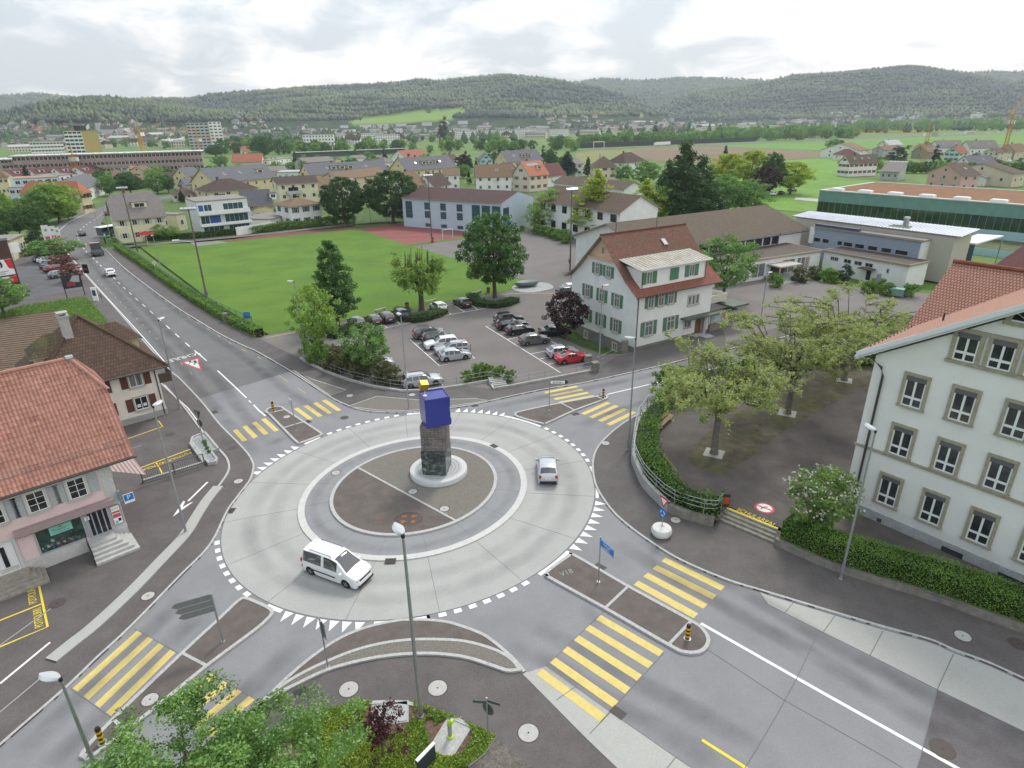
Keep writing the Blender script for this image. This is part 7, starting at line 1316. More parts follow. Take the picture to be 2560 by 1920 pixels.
t=sign_root('direction_sign','signpost with three grey arrow panels seen from behind',558,1604,PZ,face=(500,1622),h=3.55,r=.06)
for i in range(3):pn=pointer(t,3.35-i*.42,2.05-i*.1,.38,s_back)
t=sign_root('direction_sign','blue direction sign on slim post on the right front island',1496,1455,PZ,face=(1530,1490),h=3.6);mb=MB();mb.box(.05,-.03,2.9,1.4,.01,3.5);pn=mb.obj('sign_panel',s_blue,t);mb=MB();mb.box(.09,-.034,2.94,1.36,-.031,2.97);mb.box(.09,-.034,3.43,1.36,-.031,3.46);mb.obj('sign_border',white,pn)
for i,s in enumerate(('Zofingen','Luzern')):text_obj('sign_lettering',s,white,.2,frame4((.72,-.036,3.3-i*.22),(1,0,0),(0,0,1)),pn)
t=sign_root('direction_sign','pale blue sign plate seen edge on at the far left island',740,1077,PZ,face=(725,1060),h=3.3);mb=MB();mb.box(.03,-.03,2.4,.75,.01,3.3);mb.obj('sign_panel',M('sign_pale',(.5,.56,.62),.4),t)
t=sign_root('road_sign','narrow sign plate seen edge on in the front gravel crescent',820,1668,PZ,face=(800,1640),h=3.3);mb=MB();mb.box(-.35,-.07,2.2,.35,-.045,3.3);mb.obj('sign_panel',s_back,t)
P=G(1653,1336,PZ);t=thing('drum_sign','white concrete drum carrying a give way sign above a blue roundabout sign','road sign',P,R(200));mb=MB();mb.lathe([(.50,0),(.66,.06),(.74,.25),(.74,.45),(.66,.62),(.45,.68),(.2,.69),(.14,.62),(0,.62)],32);mb.obj('drum',M('drum_white',(.60,.60,.57),.8,var=.08,scale=3),t,smooth=40);mb=MB();mb.tube([(0,0,.6),(0,0,3.2)],.035,8);mb.obj('post',galv,t)
def tri(s,y,z,rev=0):return[(-s/2,y,z+s*.43),(0,y,z-s*.43),(s/2,y,z+s*.43)]
mb=MB();mb.add(tri(.95,-.05,2.75),[(0,1,2)]);mb.add(tri(.95,-.03,2.75),[(2,1,0)]);sp=mb.obj('give_way_sign',M('sign_red_bright',(.50,.02,.03),.5),t);mb=MB();mb.add(tri(.62,-.055,2.78),[(0,1,2)]);mb.obj('sign_field',white,sp)
dk=lambda r,z,y:[(r*math.cos(a*.3142),y,z+r*math.sin(a*.3142))for a in range(20)]
mb=MB();mb.add(dk(.36,1.85,-.05),[tuple(range(20))]);mb.add(dk(.36,1.85,-.03),[tuple(reversed(range(20)))]);sp=mb.obj('roundabout_sign',s_blue,t);mb=MB()
for k in range(3):
 a0=k*2.0944;P_=[(.20*math.cos(a0+j*.25),-.056,1.85+.20*math.sin(a0+j*.25))for j in range(6)];mb.tube(P_,.035,4)
mb.obj('sign_arrows',white,sp);t.rotation_euler.z=R(-62)
t=sign_root('road_sign','dark backs of a triangular and a round sign by the gravel planter',509,1108,PZ+.2,face=(560,1122),h=3.3);mb=MB();mb.add(tri(.95,-.05,2.95),[(0,1,2)]);mb.add(tri(.95,-.08,2.95),[(2,1,0)]);mb.obj('triangle_sign',galv_dark,t);mb=MB();mb.add(dk(.38,2.1,-.08),[tuple(reversed(range(20)))]);mb.add(dk(.38,2.1,-.05),[tuple(range(20))]);mb.obj('round_sign',galv_dark,t);t.rotation_euler.z=R(150)
t=sign_root('road_sign','dark backs of finger signs and a round sign beside the flower bed',1221,1852,PZ,face=(1260,1880),h=2.9)
for a_,z_ in((.3,2.72),(-2.6,2.6)):mb=MB();mb.obox((.36*math.cos(a_),.36*math.sin(a_),z_),.62,.03,.16,a_);mb.obj('finger_panel',galv_dark,t)
mb=MB();mb.add(dk(.33,2.1,.05),[tuple(range(20))]);mb.add(dk(.33,2.1,.08),[tuple(reversed(range(20)))]);mb.obj('round_sign',galv_dark,t)
P=G(86,742,.1);Q=G(103,739,.1)
t=thing('billboard','black framed billboard showing a red car before a grey mountain','billboard',G(168,745,.1),0);a_,b_=G(168,745,.1),G(213,738,.1);dd=b_-a_;t.rotation_euler.z=math.atan2(dd.y,dd.x);Lb=dd.length;mb=MB();mb.tube([(0,0,0),(0,0,4)],.07,6);mb.tube([(Lb,0,0),(Lb,0,4)],.07,6);mb.obj('posts',black,t);mb=MB();mb.box(-.1,-.08,1.6,Lb+.1,.05,3.9);bp=mb.obj('frame',black,t)
mb=MB();mb.box(.05,-.09,1.75,Lb-.05,-.081,3.8,0);mb.add([(Lb*.35,-.094,2.7),(Lb*.9,-.094,2.5),(Lb*.95,-.094,3.7),(Lb*.6,-.094,3.75)],[(0,1,2,3)],1);mb.add([(Lb*.2,-.098,2.0),(Lb*.62,-.098,1.95),(Lb*.66,-.098,2.4),(Lb*.5,-.098,2.8),(Lb*.28,-.098,2.75),(Lb*.18,-.098,2.4)],[(0,1,2,3,4,5)],2);mb.obj('poster',[M('bill_dark',(.03,.03,.04),.4),M('bill_grey',(.35,.37,.39),.4),M('bill_red',(.30,.03,.05),.4)],bp)
t=sign_root('info_stele','white rounded stele with blue panel on the left road pavement',241,752,.1,'stele',h=.2);mb=MB();mb.box(-.45,-.08,0,.45,.08,2.4);mb.obj('body',white,t);mb=MB();mb.box(-.3,-.09,.9,.3,-.081,1.9);mb.obj('panel',M('panel_blue_dark',(.03,.06,.14),.4),t)
t=sign_root('road_sign','square white sign with dark back board by the red maples',200,700,.1,face=(215,700),h=2.6);mb=MB();mb.box(-.35,-.05,1.9,.35,-.02,2.9);mb.obj('sign_panel',white,t);mb=MB();mb.box(.8,.5,1.2,1.9,.6,3.0);mb.obj('back_board',black,t)
t=sign_root('road_sign','yellow diamond priority sign on the hedge side of the main road',393,690,.1,face=(410,690),h=2.4);mb=MB();mb.obox((0,-.06,2.6),.6,.03,.6,0,0,Matrix.Rotation(R(45),4,'Y'));mb.obj('sign_panel',white,t);mb=MB();mb.obox((0,-.08,2.6),.42,.02,.42,0,0,Matrix.Rotation(R(45),4,'Y'));mb.obj('sign_field',M('signal_yellow2',(.7,.42,.02),.5),t)
t=sign_root('road_sign','blue pedestrian sign at the distant zebra crossing',268,612,.1,face=(280,612),h=2.6);mb=MB();mb.box(-.4,-.05,2.2,.4,-.02,3.0);mb.obj('sign_panel',s_blue,t);mb=MB();mb.add([(-.25,-.056,2.3),(.25,-.056,2.3),(0,-.056,2.85)],[(0,1,2)]);mb.obj('sign_symbol',white,t)
t=sign_root('road_sign','blue board on a thin frame at the corner of the lawn fence',622,812,.05,face=(640,812),h=1.2);mb=MB();mb.box(-.5,-.05,1.0,.5,-.02,2.0);mb.obj('sign_panel',s_blue,t)
t=sign_root('road_sign','grey back of a triangular sign before the plaza hedges',2188,733,.05,face=(2200,733),h=2.2);mb=MB();mb.add([(-.55,-.05,2.1),(.55,-.05,2.1),(.3,-.05,3.3),(-.3,-.05,3.3),(-.55,-.03,2.1),(.55,-.03,2.1),(.3,-.03,3.3),(-.3,-.03,3.3)],[(0,1,2,3),(7,6,5,4)]);mb.obj('sign_panel',s_back,t)
t=sign_root('road_sign','grey sign back leaning on the left road verge',258,760,.1,face=(270,765),h=1.6);mb=MB();mb.add([(-.5,-.05,1.2),(.6,-.05,1.2),(.05,-.05,2.1),(-.5,-.03,1.2),(.6,-.03,1.2),(.05,-.03,2.1)],[(0,1,2),(5,4,3)]);mb.obj('sign_panel',s_back,t)
for i,(x,y,yt,s_)in enumerate(((127,650,565,'GARAGE'),(140,636,567,'OCCASION'),(149,632,571,'SERVICE'))):
 P=G(x,y,.1);h=ZH(P,yt);t=thing('banner_flag',('tall white banner with red lower half lettered GARAGE','middle one of the three white and red banners','rightmost of the three white and red banners')[i],'banner',P,R(35),'white and red banners');mb=MB();mb.tube([(0,0,0),(0,0,h)],.05,6);mb.obj('pole',white,t);mb=MB();mb.box(.05,-.02,h*.2,1.25,.02,h);fl=mb.obj('flag',M('flag_white',(.66,.66,.66),.9),t);mb=MB();mb.box(.2,-.03,h*.22,1.1,-.021,h*.68);mb.obj('flag_field',M('flag_red',(.55,.10,.15),.9),fl);mb=MB();mb.add(dk(.3,h*.86,-.03),[tuple(range(20))]);o=mb.obj('flag_emblem',M('flag_green',(.2,.33,.27),.9),fl);o.location.x=.65;text_obj('flag_lettering',s_,white,.62,frame4((.65,-.035,h*.45),(0,0,1),(-1,0,0)),fl,sx=.9)
P=G(370,612,.05);t=thing('parasol','red parasol in the garden of the big yellow house','parasol',P);h=ZH(P,583);mb=MB();mb.tube([(0,0,0),(0,0,h)],.05,6);mb.obj('pole',white,t);mb=MB();n=8;mb.add([(0,0,h+.5)]+[(2.2*math.cos(a*.785),2.2*math.sin(a*.785),h-.2)for a in range(8)],[(0,1+a,1+(a+1)%8)for a in range(8)]+[(0,1+(a+1)%8,1+a)for a in range(8)]);mb.obj('canopy',M('parasol_red',(.52,.03,.03),.9),t)
P=G(1126,1845,PZ);t=thing('pump_stele','lime green and steel stele on a small concrete slab in the flower bed','stele',P,R(-20));mb=MB();mb.prism([(-.75,-.95),(.55,-1.0),(.8,.9),(-.6,.95)],0,.08);mb.obj('slab',m_wall_c,t);mb=MB();mb.lathe([(.17,.08),(.17,.16),(.11,.2)],14);mb.tube([(0,0,.95),(0,0,1.05),(.12,.05,1.16),(.2,.09,1.17)],[.12,.13,.12,.09],12);mb.obj('lime_cap',M('lime_paint',(.42,.62,.02),.45),t,smooth=40);mb=MB();mb.lathe([(.105,.18),(.105,.97)],14);mb.obj('shaft',galv,t)
P=G(975,1786,PZ);t=thing('utility_cover','double pale metal cover plate set in the front flower bed','utility cover',P,R(8));mb=MB();mb.box(-.95,-.65,0,.95,.65,.09);mb.obj('frame',m_wall_c,t)
for i in(-1,1):mb=MB();mb.box(-.43+i*.44,-.58,.09,.43+i*.44,.58,.12);mb.obj('cover',M('cover_metal',(.34,.37,.36),.5,var=.1,scale=4),t)
P=G(1068,1925,PZ);t=thing('display_board','dark display board cut off by the bottom picture edge','sign',P,R(52));zt_=ZH(P,1893);mb=MB();mb.box(-.55,-.06,.1,.55,.06,max(1.2,zt_-.1));mb.obj('panel',M('board_navy',(.03,.035,.05),.4),t);mb=MB();mb.box(-.57,-.08,max(1.2,zt_-.1),.57,.08,max(1.2,zt_-.1)+.06);mb.obj('cap',white,t)
PLN=[(478,1110),(482,1098),(507,1088),(515,1086),(548,1126),(530,1134),(545,1152),(541,1160),(522,1164)]
P_=ccw(gl(PLN,PZ));mb=MB();strip(mb,P_,-.05,.16,PZ-.05,PZ+.32,closed=True);tag(mb.obj('planter',m_wall_c),'white edged planter with grey stones and small green tufts','planter');mb=MB();poly_fill(mb,P_,PZ+.24);st=M('grey_stones',(.26,.27,.28),.9,var=.5,scale=10,bump=1,bscale=20);mb.obj('stone_fill',st,bpy.data.objects['planter'])
mb=MB();strip(mb,gl([(356,1208),(500,1164),(511,1160),(477,1112)],PZ),-.12,.12,0,PZ+.3);tag(mb.obj('low_wall',m_wall_c),'low pale concrete wall under the dark railing by the shop','wall')
def railing(name,label,pts,h=1.0,rails=(1.0,.55),every=1.6,z=PZ,mat=galv,bars=0,r=.025,zoff=0,group=None):
 P=gl(pts,z);root=thing(name,label,'railing',P[0],0,group);o=P[0];d=[0]
 for a,b in zip(P,P[1:]):d.append(d[-1]+(b-a).length)
 def at(s):
  for i in range(len(P)-1):
   if d[i+1]>=s-1e-6:return P[i].lerp(P[i+1],min(1,(s-d[i])/max(1e-6,d[i+1]-d[i])))-o
  return P[-1]-o
 n=max(1,round(d[-1]/every));me=None
 for i in range(n+1):
  p=at(d[-1]*i/n)
  if me is None:mb=MB();mb.tube([(0,0,zoff-.1),(0,0,h)],r*1.15,6);me=mb.mesh('post',mat)
  q=bpy.data.objects.new('post',me);C.objects.link(q);q.parent=root;q.location=p
 S_=[at(d[-1]*i/(n*2))for i in range(n*2+1)]
 for z_ in rails:mb=MB();mb.tube([p+Vector((0,0,z_))for p in S_],r,6);mb.obj('rail',mat,root)
 if bars:
  mb=MB();k=int(d[-1]/bars)
  for i in range(k):p=at(d[-1]*(i+.5)/k);mb.tube([p+Vector((0,0,.12)),p+Vector((0,0,h))],.016,4,cap=False)
  mb.obj('bars',mat,root)
 return root
railing('railing','dark barred railing on the low wall beside the pink shop',[(358,1207),(512,1159)],1.0,(1.0,.1),2.2,PZ+.3,galv_dark,.16,.04)
LWL=gl(E_,PZ,4);tw=MB();strip(tw,LWL[:max(2,int(len(LWL)*.86))],-.02,.26,-.1,.98);tag(tw.obj('retaining_wall',m_wall_c),'pale curved concrete wall below the school yard hedge','wall')
k=int(len(LWL)*.86)-1;tw=MB();strip(tw,LWL[k:],-.03,.4,-.1,.80);tag(tw.obj('garden_wall',m_wall_o),'old mossy wall between curved concrete wall and yard steps','wall')
a,b=G(1783,1317),G(1817,1269,YZ);
LW2=gl(W_,PZ,3);tw=MB();strip(tw,LW2,-.02,.3,-.1,YZ+.05);tag(tw.obj('hedge_wall',m_wall_o),'low weathered wall under the long school hedge','wall')
wp=[(1640,1016),(1614,1037),(1594,1066),(1584,1107),(1580,1147),(1589,1177),(1609,1217),(1647,1257),(1670,1278),(1728,1300),(1784,1314),(1800,1290)]
railing('railing','three bar steel railing along the curved school yard wall',wp,2.0,(2.0,1.68,1.3),2.3,PZ,galv,0,.03)
railing('railing','two bar steel railing around the car park corner by the shrubs',[(750,893),(770,905),(816,926),(868,946),(931,962),(1002,975),(1068,974),(1150,962),(1221,950)],1.05,(1.05,.6),1.9);mb=MB();strip(mb,gl([(749,897),(768,909),(814,932),(866,951),(929,968),(1002,980),(1068,979),(1150,967),(1222,954),(1232,974),(1280,967),(1396,945),(1482,929)],PZ),-.02,.28,0,PZ+.22);tag(mb.obj('low_wall',m_wall_c),'low concrete wall edging the car park under the railing','wall')
railing('railing','two bar railing beside the small stairs down from the car park',[(1222,952),(1262,985),(1290,962)][:1]+[(1222,950),(1258,958),(1285,962)],1.05,(1.05,.6),1.6);railing('railing','weathered railing along the pavement below the red coupe',[(1282,963),(1340,951),(1396,941),(1478,925)],1.05,(1.05,.55),1.9)
mb=MB();a,b=G(1228,968,PZ),G(1282,962,PZ);d=(b-a).normalized();n=Vector((-d.y,d.x,0))
for i in range(5):A,B=a+n*(.28*i+.2),a+d*1.9+n*(.28*i+.2);mb.prism([tuple(p.xy)for p in ccw([A,B,B+n*.26,A+n*.26])],0,PZ+.11*(i+1))
tag(mb.obj('steps',m_step),'small concrete stairs between pavement and car park railing','steps')
for i,(x,y)in enumerate(((1488,930),(1470,912))):P=G(x,y,0);t=thing('gate_pillar',('squat stone pillar beside the lamp post near the red coupe','stone pillar with old frame in front of the red coupe')[i],'pillar',P,R(20));mb=MB();mb.box(-.35,-.35,-.1,.35,.35,1.15);mb.obj('shaft',m_wall_o,t);mb=MB();mb.box(-.42,-.42,1.15,.42,.42,1.28);mb.obj('cap',m_wall_o,t)
P=G(1561,878,0);mb=MB();mb.box(-.4,-.3,-.5,.4,.3,1.5);o=mb.obj('gate_pillar',m_wall_o);o.location=P;tag(o,'square stone pillar against the corner of the municipal house','pillar')
railing('railing','thin railing sloping below the green shuttered gable',[(1492,912),(1530,895),(1556,880)],1.0,(1.0,.5),1.8,0)
def bench(px,py,qx,qy,label,z=YZ,back=True,mat=None,group=None):
 a,b=G(px,py,z),G(qx,qy,z);d=b-a;L_=d.length;t=thing('park_bench',label,'bench',a,math.atan2(d.y,d.x),group);mw=mat or M('bench_wood',(.27,.19,.12),.8,var=.2,scale=5,stretch=(.5,4,4))
 for x in(.25,L_-.25):mb=MB();mb.box(x-.06,0,0,x+.06,.42,.42);mb.box(x-.2,-.05,0,x+.2,.5,.05);mb.obj('leg',m_wall_c,t)
 mb=MB();[mb.box(0,i*.15,.42,L_,i*.15+.12,.47)for i in range(3)];mb.obj('seat',mw,t)
 if back:mb=MB();[mb.box(0,.5+.05*i,.62+i*.17,L_,.54+.05*i,.75+i*.17)for i in range(2)];mb.obj('backrest',mw,t)
bench(1645,1085,1684,1048,'wooden bench in the upper bend of the school yard hedge');bench(1692,1187,1660,1145,'wooden bench in the lower bend of the school yard hedge')
g='plain benches along the lawn'
for i,(x,y,x2,y2)in enumerate(((938,783,966,776),(1065,761,1093,754),(1181,739,1206,732))):bench(x,y,x2,y2,('pale backless bench behind the black hatchbacks','pale backless bench behind the pollarded tree','pale backless bench by the big tree')[i],.04,False,M('bench_pale',(.36,.34,.29),.9),g)
def bin_(px,py,label,red=True,z=.05,h=.95):
 P=G(px,py,z);t=thing('litter_bin',label,'litter bin',P,0);mb=MB();mb.box(-.28,-.25,.15,.28,.25,h);mb.box(-.04,.2,0,.04,.28,h+.1);mb.obj('body',M('bin_black',(.03,.03,.03),.6),t);mb=MB();mb.box(-.24,-.27,.25,.24,-.251,h-.25);mb.obj('front_panel',M('bin_red',(.50,.07,.02),.5)if red else galv,t)
bin_(1018,770,'black and red litter bin behind the dark blue hatchback');bin_(1221,731,'black and red litter bin beside the big tree trunk');bin_(1082,606,'red bin at the foot of the court floodlight mast',True,.05,1.2);bin_(1811,1262,'red and black bin at the top of the yard steps',True,YZ,1.1);bin_(785,878,'dark litter bin under the young roadside tree',False,.1,1.0)
P=G(2240,741,.04);t=thing('waste_container','green wheeled waste container before the plaza hedges','container',P,R(-40));mb=MB();mb.box(-1.0,-.6,.2,1.0,.6,1.25);mb.obj('body',M('container_green',(.16,.27,.22),.6),t);mb=MB();mb.box(-1.05,-.65,1.25,1.05,.65,1.4);mb.obj('lid',M('container_lid',(.20,.36,.28),.6),t)
P=G(1317,716,.08);t=thing('stone_fountain','boat shaped dark stone on the round pale paved pad','stone sculpture',P,R(20));mb=MB();mb.lathe([(.4,0),(1.05,.25),(1.25,.65),(1.15,.95),(.9,.9),(.6,.75)],18);mb.xf(Matrix.Diagonal((1.9,.9,1,1)));mb.obj('stone',M('fountain_stone',(.13,.16,.155),.5,var=.2,scale=2),t,smooth=40)
a,b=G(1107,599,.06),G(1132,595,.06);d=b-a;t=thing('football_goal','small white football goal on the red court','goal',a,math.atan2(d.y,d.x));Lg_=d.length;mb=MB();[mb.tube([(x,0,0),(x,0,2.4)],.06,6)for x in(0,Lg_)];mb.tube([(0,0,2.4),(Lg_,0,2.4)],.06,6);mb.obj('frame',white,t);mb=MB();mb.add([(0,1,0),(Lg_,1,0),(Lg_,.1,2.4),(0,.1,2.4)],[(0,1,2,3)]);mb.obj('net',netmat('goal_net',(.5,.5,.5),.12),t)
def mesh_fence(label,pts,h,z=0.,every=2.5,col=(.10,.18,.14),alpha=.28,name='mesh_fence',n=4):
 P=gl(pts,z,n);root=thing(name,label,'fence',P[0]);o=P[0];mt=netmat('net_%s'%(col,),col,alpha);mp=M('fence_post_%s'%(col,),col,.6);mb=MB()
 for a,b in zip(P,P[1:]):a,b=a-o,b-o;mb.add([a,b,b+Vector((0,0,h)),a+Vector((0,0,h))],[(0,1,2,3)])
 mb.obj('wire_mesh',mt,root);mb=MB();mb.tube([p-o+Vector((0,0,h))for p in P],.025,5);mb.tube([p-o+Vector((0,0,h*.5))for p in P],.012,4);mb.obj('top_wire',mp,root);L_=sum((b-a).length for a,b in zip(P,P[1:]));k=int(L_/every);s=0;d=[0]
 for a,b in zip(P,P[1:]):d.append(d[-1]+(b-a).length)
 m_=MB();m_.tube([(0,0,0),(0,0,h+.05)],.05,6);me=m_.mesh('post',mp)
 for i in range(k+1):
  s=L_*i/k;j=max(q for q in range(len(d))if d[q]<=s+1e-6);j=min(j,len(P)-2);p=P[j].lerp(P[j+1],(s-d[j])/max(1e-6,d[j+1]-d[j]))-o;q=bpy.data.objects.new('post',me);C.objects.link(q);q.parent=root;q.location=p
mesh_fence('green mesh fence between the long hedge and the lawn',[(297,617),(345,652),(412,700),(465,735),(530,775),(590,806),(634,825)],2.1);mesh_fence('tall dark ball fence around the red sports court',[(886,562),(1056,545),(1100,556),(1188,573)],4.5,0,5,(.08,.09,.09),.16)
mb=MB();P=G(566,806,0);mb.box(-.3,-.3,0,.3,.3,1.5);o=mb.obj('hedge_pillar',m_wall_o);o.location=P;tag(o,'stone pillar interrupting the long roadside hedge','pillar')
mb=MB();strip(mb,gl([(592,589),(684,575)],0),-.1,.1,0,2.2);tag(mb.obj('garden_wall',w_white),'white garden wall beside the lawn path below the garage','wall')
def person(px,py,label,ct,cl):
 P=G(px,py,.1);o=bpy.data.meshes.new('person');V_=[(0,0,.95),(0,0,1.2),(0,0,1.45),(0,0,1.55),(0,.01,1.68),(-.11,0,.9),(-.12,.04,.5),(-.12,0,.08),(-.12,.14,.04),(.11,0,.9),(.12,-.05,.5),(.13,-.08,.08),(.13,.06,.04),(-.2,0,1.42),(-.27,.02,1.12),(-.27,.1,.88),(.2,0,1.42),(.27,0,1.12),(.27,.07,.88)];E=[(0,1),(1,2),(2,3),(3,4),(0,5),(5,6),(6,7),(7,8),(0,9),(9,10),(10,11),(11,12),(2,13),(13,14),(14,15),(2,16),(16,17),(17,18)]
 rad=[.15,.15,.17,.06,.11,.10,.075,.05,.045,.10,.075,.05,.045,.07,.05,.045,.07,.05,.045];o.from_pydata(V_,E,[]);ob=bpy.data.objects.new('person',o);C.objects.link(ob);ob.location=P;sk=ob.modifiers.new('s','SKIN');ob.modifiers.new('ss','SUBSURF').levels=1
 for v,r in zip(o.skin_vertices[0].data,rad):v.radius=(r,r*.8)
 o.skin_vertices[0].data[0].use_root=True;o.materials.append(ct);return tag(ob,label,'person')
person(265,611,'person in dark clothes waiting at the distant crossing',M('cloth_dark',(.03,.035,.05),.9),0);person(253,611,'person in pale top left of the one in dark clothes',M('cloth_pale',(.3,.22,.2),.9),0)
#   vegetation
RG=np.random.default_rng(5)
def leaf_mesh(name,C_,size,tint,mat,up=.0,squash=.55):
 n=len(C_);a=RG.normal(size=(n,3));a/=np.linalg.norm(a,axis=1)[:,None];b=RG.normal(size=(n,3));b[:,2]+=up;b=np.cross(a,b);b/=np.linalg.norm(b,axis=1)[:,None]+1e-9
 s=size*RG.uniform(.6,1.35,(n,1));V=np.empty((n,4,3));V[:,0]=C_-a*s;V[:,1]=C_-b*s*squash;V[:,2]=C_+a*s;V[:,3]=C_+b*s*squash
 me=bpy.data.meshes.new(name);me.vertices.add(4*n);me.vertices.foreach_set('co',V.reshape(-1));me.loops.add(4*n);me.loops.foreach_set('vertex_index',np.arange(4*n));me.polygons.add(n);me.polygons.foreach_set('loop_start',np.arange(n)*4)
 at=me.attributes.new('tint','FLOAT','POINT');at.data.foreach_set('value',np.repeat(np.clip(tint,0,1),4));me.materials.append(mat);me.update(calc_edges=True);me.validate();return me
PROF={'round':lambda t:np.sqrt(np.clip(1-(2*t-1)**2,0,1)),'egg':lambda t:np.sqrt(np.clip(1-(2*t**.75-1)**2,0,1)),'cone':lambda t:(1-t)**.8*np.clip(t*9,.35,1),'col':lambda t:np.clip(np.sin(np.pi*np.clip(t,0,1)**.8),0,1)**.6,'drop':lambda t:np.clip(t*6,.4,1)*(1-t**1.7)**.9,'flat':lambda t:np.sqrt(np.clip(1-(1.6*t-.6)**2,0,1))}
def crown_pts(prof,R_,z0,z1,nc,nl,cs,lump=.28,inner=.4,flat=.75):
 t=RG.uniform(0,1,nc*6);t=t[RG.uniform(0,1,nc*6)<PROF[prof](t)+.06][:nc];nc=len(t);th=RG.uniform(0,2*np.pi,nc)
 lm=1+lump*(np.sin(th*3+t*7+RG.uniform(0,6))*.5+RG.uniform(-.6,.6,nc));r=PROF[prof](t)*R_*lm*RG.uniform(0,1,nc)**inner
 c=np.c_[r*np.cos(th),r*np.sin(th),z0+(z1-z0)*t];ct=RG.uniform(0,1,nc)
 k=np.repeat(np.arange(nc),nl);g=RG.normal(size=(len(k),3));g/=np.linalg.norm(g,axis=1)[:,None];g*=(RG.uniform(0,1,(len(k),1))**.45)*cs*RG.uniform(.6,1.3,nc)[k][:,None];g[:,2]*=flat
 return c,c[k]+g,ct[k]*.65+RG.uniform(0,.35,len(k))
m_bark=M('bark',(.10,.08,.06),.95,var=.3,scale=4,bump=.8,bscale=18);m_bark2=M('bark_grey',(.17,.155,.13),.95,var=.3,scale=4,bump=.8,bscale=16)
LF={k:leafmat('leaves_'+k,*v)for k,v in dict(maple=((0.077,0.182,0.035),(0.238,0.42,0.084)),dark=((0.024,0.068,0.016),(0.074,0.155,0.03)),oak=((0.036,0.105,0.02),(0.119,0.238,0.042)),lime=((0.14,0.28,0.035),(0.35,0.504,0.084)),yellow=((0.196,0.294,0.021),(0.476,0.56,0.056)),fir=((0.013,0.037,0.018),(0.044,0.088,0.037)),red=((0.11,0.028,0.022),(0.264,0.077,0.05)),maroon=((0.022,0.01,0.012),(0.066,0.022,0.026)),pale=((.23,.31,.065),(.52,.58,.2)),hedge=((0.063,0.154,0.02),(0.21,0.364,0.042)),olive=((0.07,0.084,0.025),(0.154,0.161,0.042)),blossom=((0.091,0.195,0.033),(0.26,0.39,0.078)),hedgebright=((.085,.20,.02),(.27,.45,.055)),cover=((.13,.25,.02),(.40,.50,.06))).items()}
TP={}
def tree_proto(key,prof,leaf,H,R_,zt,nc,nl,cs,ls,limbs=10,bark=m_bark,tr=None,**k):
 c,p,ti=crown_pts(prof,R_,zt,H,nc,nl,cs,**k);cm=leaf_mesh('crown',p,ls,ti,LF[leaf]);tr=tr or H*.022;mb=MB();top=zt+(H-zt)*.62
 mb.tube([(0,0,-.2),(0,0,.25),(.05,0,zt*.6),(.0,.06,zt),(.08,0,top)],[tr*1.7,tr*1.15,tr,tr*.85,tr*.3],8)
 for i in range(limbs):
  q=Vector(c[i*len(c)//max(1,limbs)]);s=Vector((0,0,min(q.z-.3,zt*.8+(top-zt)*RG.uniform(0,.7))));m_=s.lerp(q,.5)+Vector((0,0,-.06*(q-s).length));mb.tube([s,m_,q],[tr*.5,tr*.3,tr*.08],5,cap=False)
 TP[key]=(cm,mb.mesh('trunk',bark),H,R_)
tree_proto('maple','round','maple',8,3.6,2.2,130,55,.62,.15,14);tree_proto('maple2','egg','lime',8,3.2,2.0,110,50,.62,.16,14);tree_proto('tall','drop','oak',15,4.6,2.0,240,60,.75,.20,16);tree_proto('oak','egg','oak',15,6.0,3.0,330,60,.85,.22,18,tr=.36);tree_proto('ball','round','dark',12,5.4,1.8,330,60,.75,.20,12,tr=.3,inner=.22,lump=.1)
tree_proto('poplar','drop','yellow',15,4.0,1.5,210,55,.7,.17,14,inner=.55);tree_proto('birch','egg','lime',12,3.6,2.0,130,45,.7,.16,14,m_bark2,inner=.6);tree_proto('fir','cone','fir',16,4.0,.8,260,50,.75,.22,10,inner=.35,flat=.45);tree_proto('yew','drop','dark',16,5.0,.8,330,60,.9,.2,10,inner=.3,lump=.4);tree_proto('thuja','col','fir',8,1.7,.2,110,50,.5,.14,4,inner=.25);tree_proto('maroon','round','maroon',8,3.8,1.8,150,55,.62,.16,12);tree_proto('redmaple','round','red',4.5,2.6,1.2,80,50,.45,.13,10,flat=.5)
tree_proto('bush','round','hedge',2,1.35,-.1,60,60,.34,.09,0);tree_proto('darkbush','round','olive',2,1.35,-.1,60,60,.34,.09,0);tree_proto('gold','round','yellow',10,4.6,2.0,190,50,.8,.2,12,inner=.5);tree_proto('wide','round','lime',11,5.2,1.5,220,50,.9,.22,10);tree_proto('green','round','maple',11,5.0,1.2,200,50,.9,.22,8)
TCAT={'fir':'conifer','yew':'conifer','thuja':'conifer','bush':'shrub','darkbush':'shrub'}
def tree(key,label,px,py,ty=None,wpx=None,z=0.,P=None,h=None,name=None,group=None):
 cm,tm,H,R_=TP[key];P=P or G(px,py,z);h=h or max(.6,ZH(P,ty)-z);s=h/H;dist=math.hypot(P.x,P.y,CAM_H);w_=(wpx*dist/FPX/2/R_)if wpx else s
 cat=TCAT.get(key,'tree');t=thing(name or('shrub' if cat=='shrub' else 'pine_tree' if key in('fir','yew')else 'hedge_cypress' if key=='thuja' else 'broadleaf_tree'),label,cat,(P.x,P.y,z),RG.uniform(0,6.28),group);t.scale=(w_,w_,s)
 for me,nm in((tm,'trunk'),(cm,'crown')):
  if nm=='crown' or cat!='shrub':o=bpy.data.objects.new(nm,me);C.objects.link(o);o.parent=t
 return t
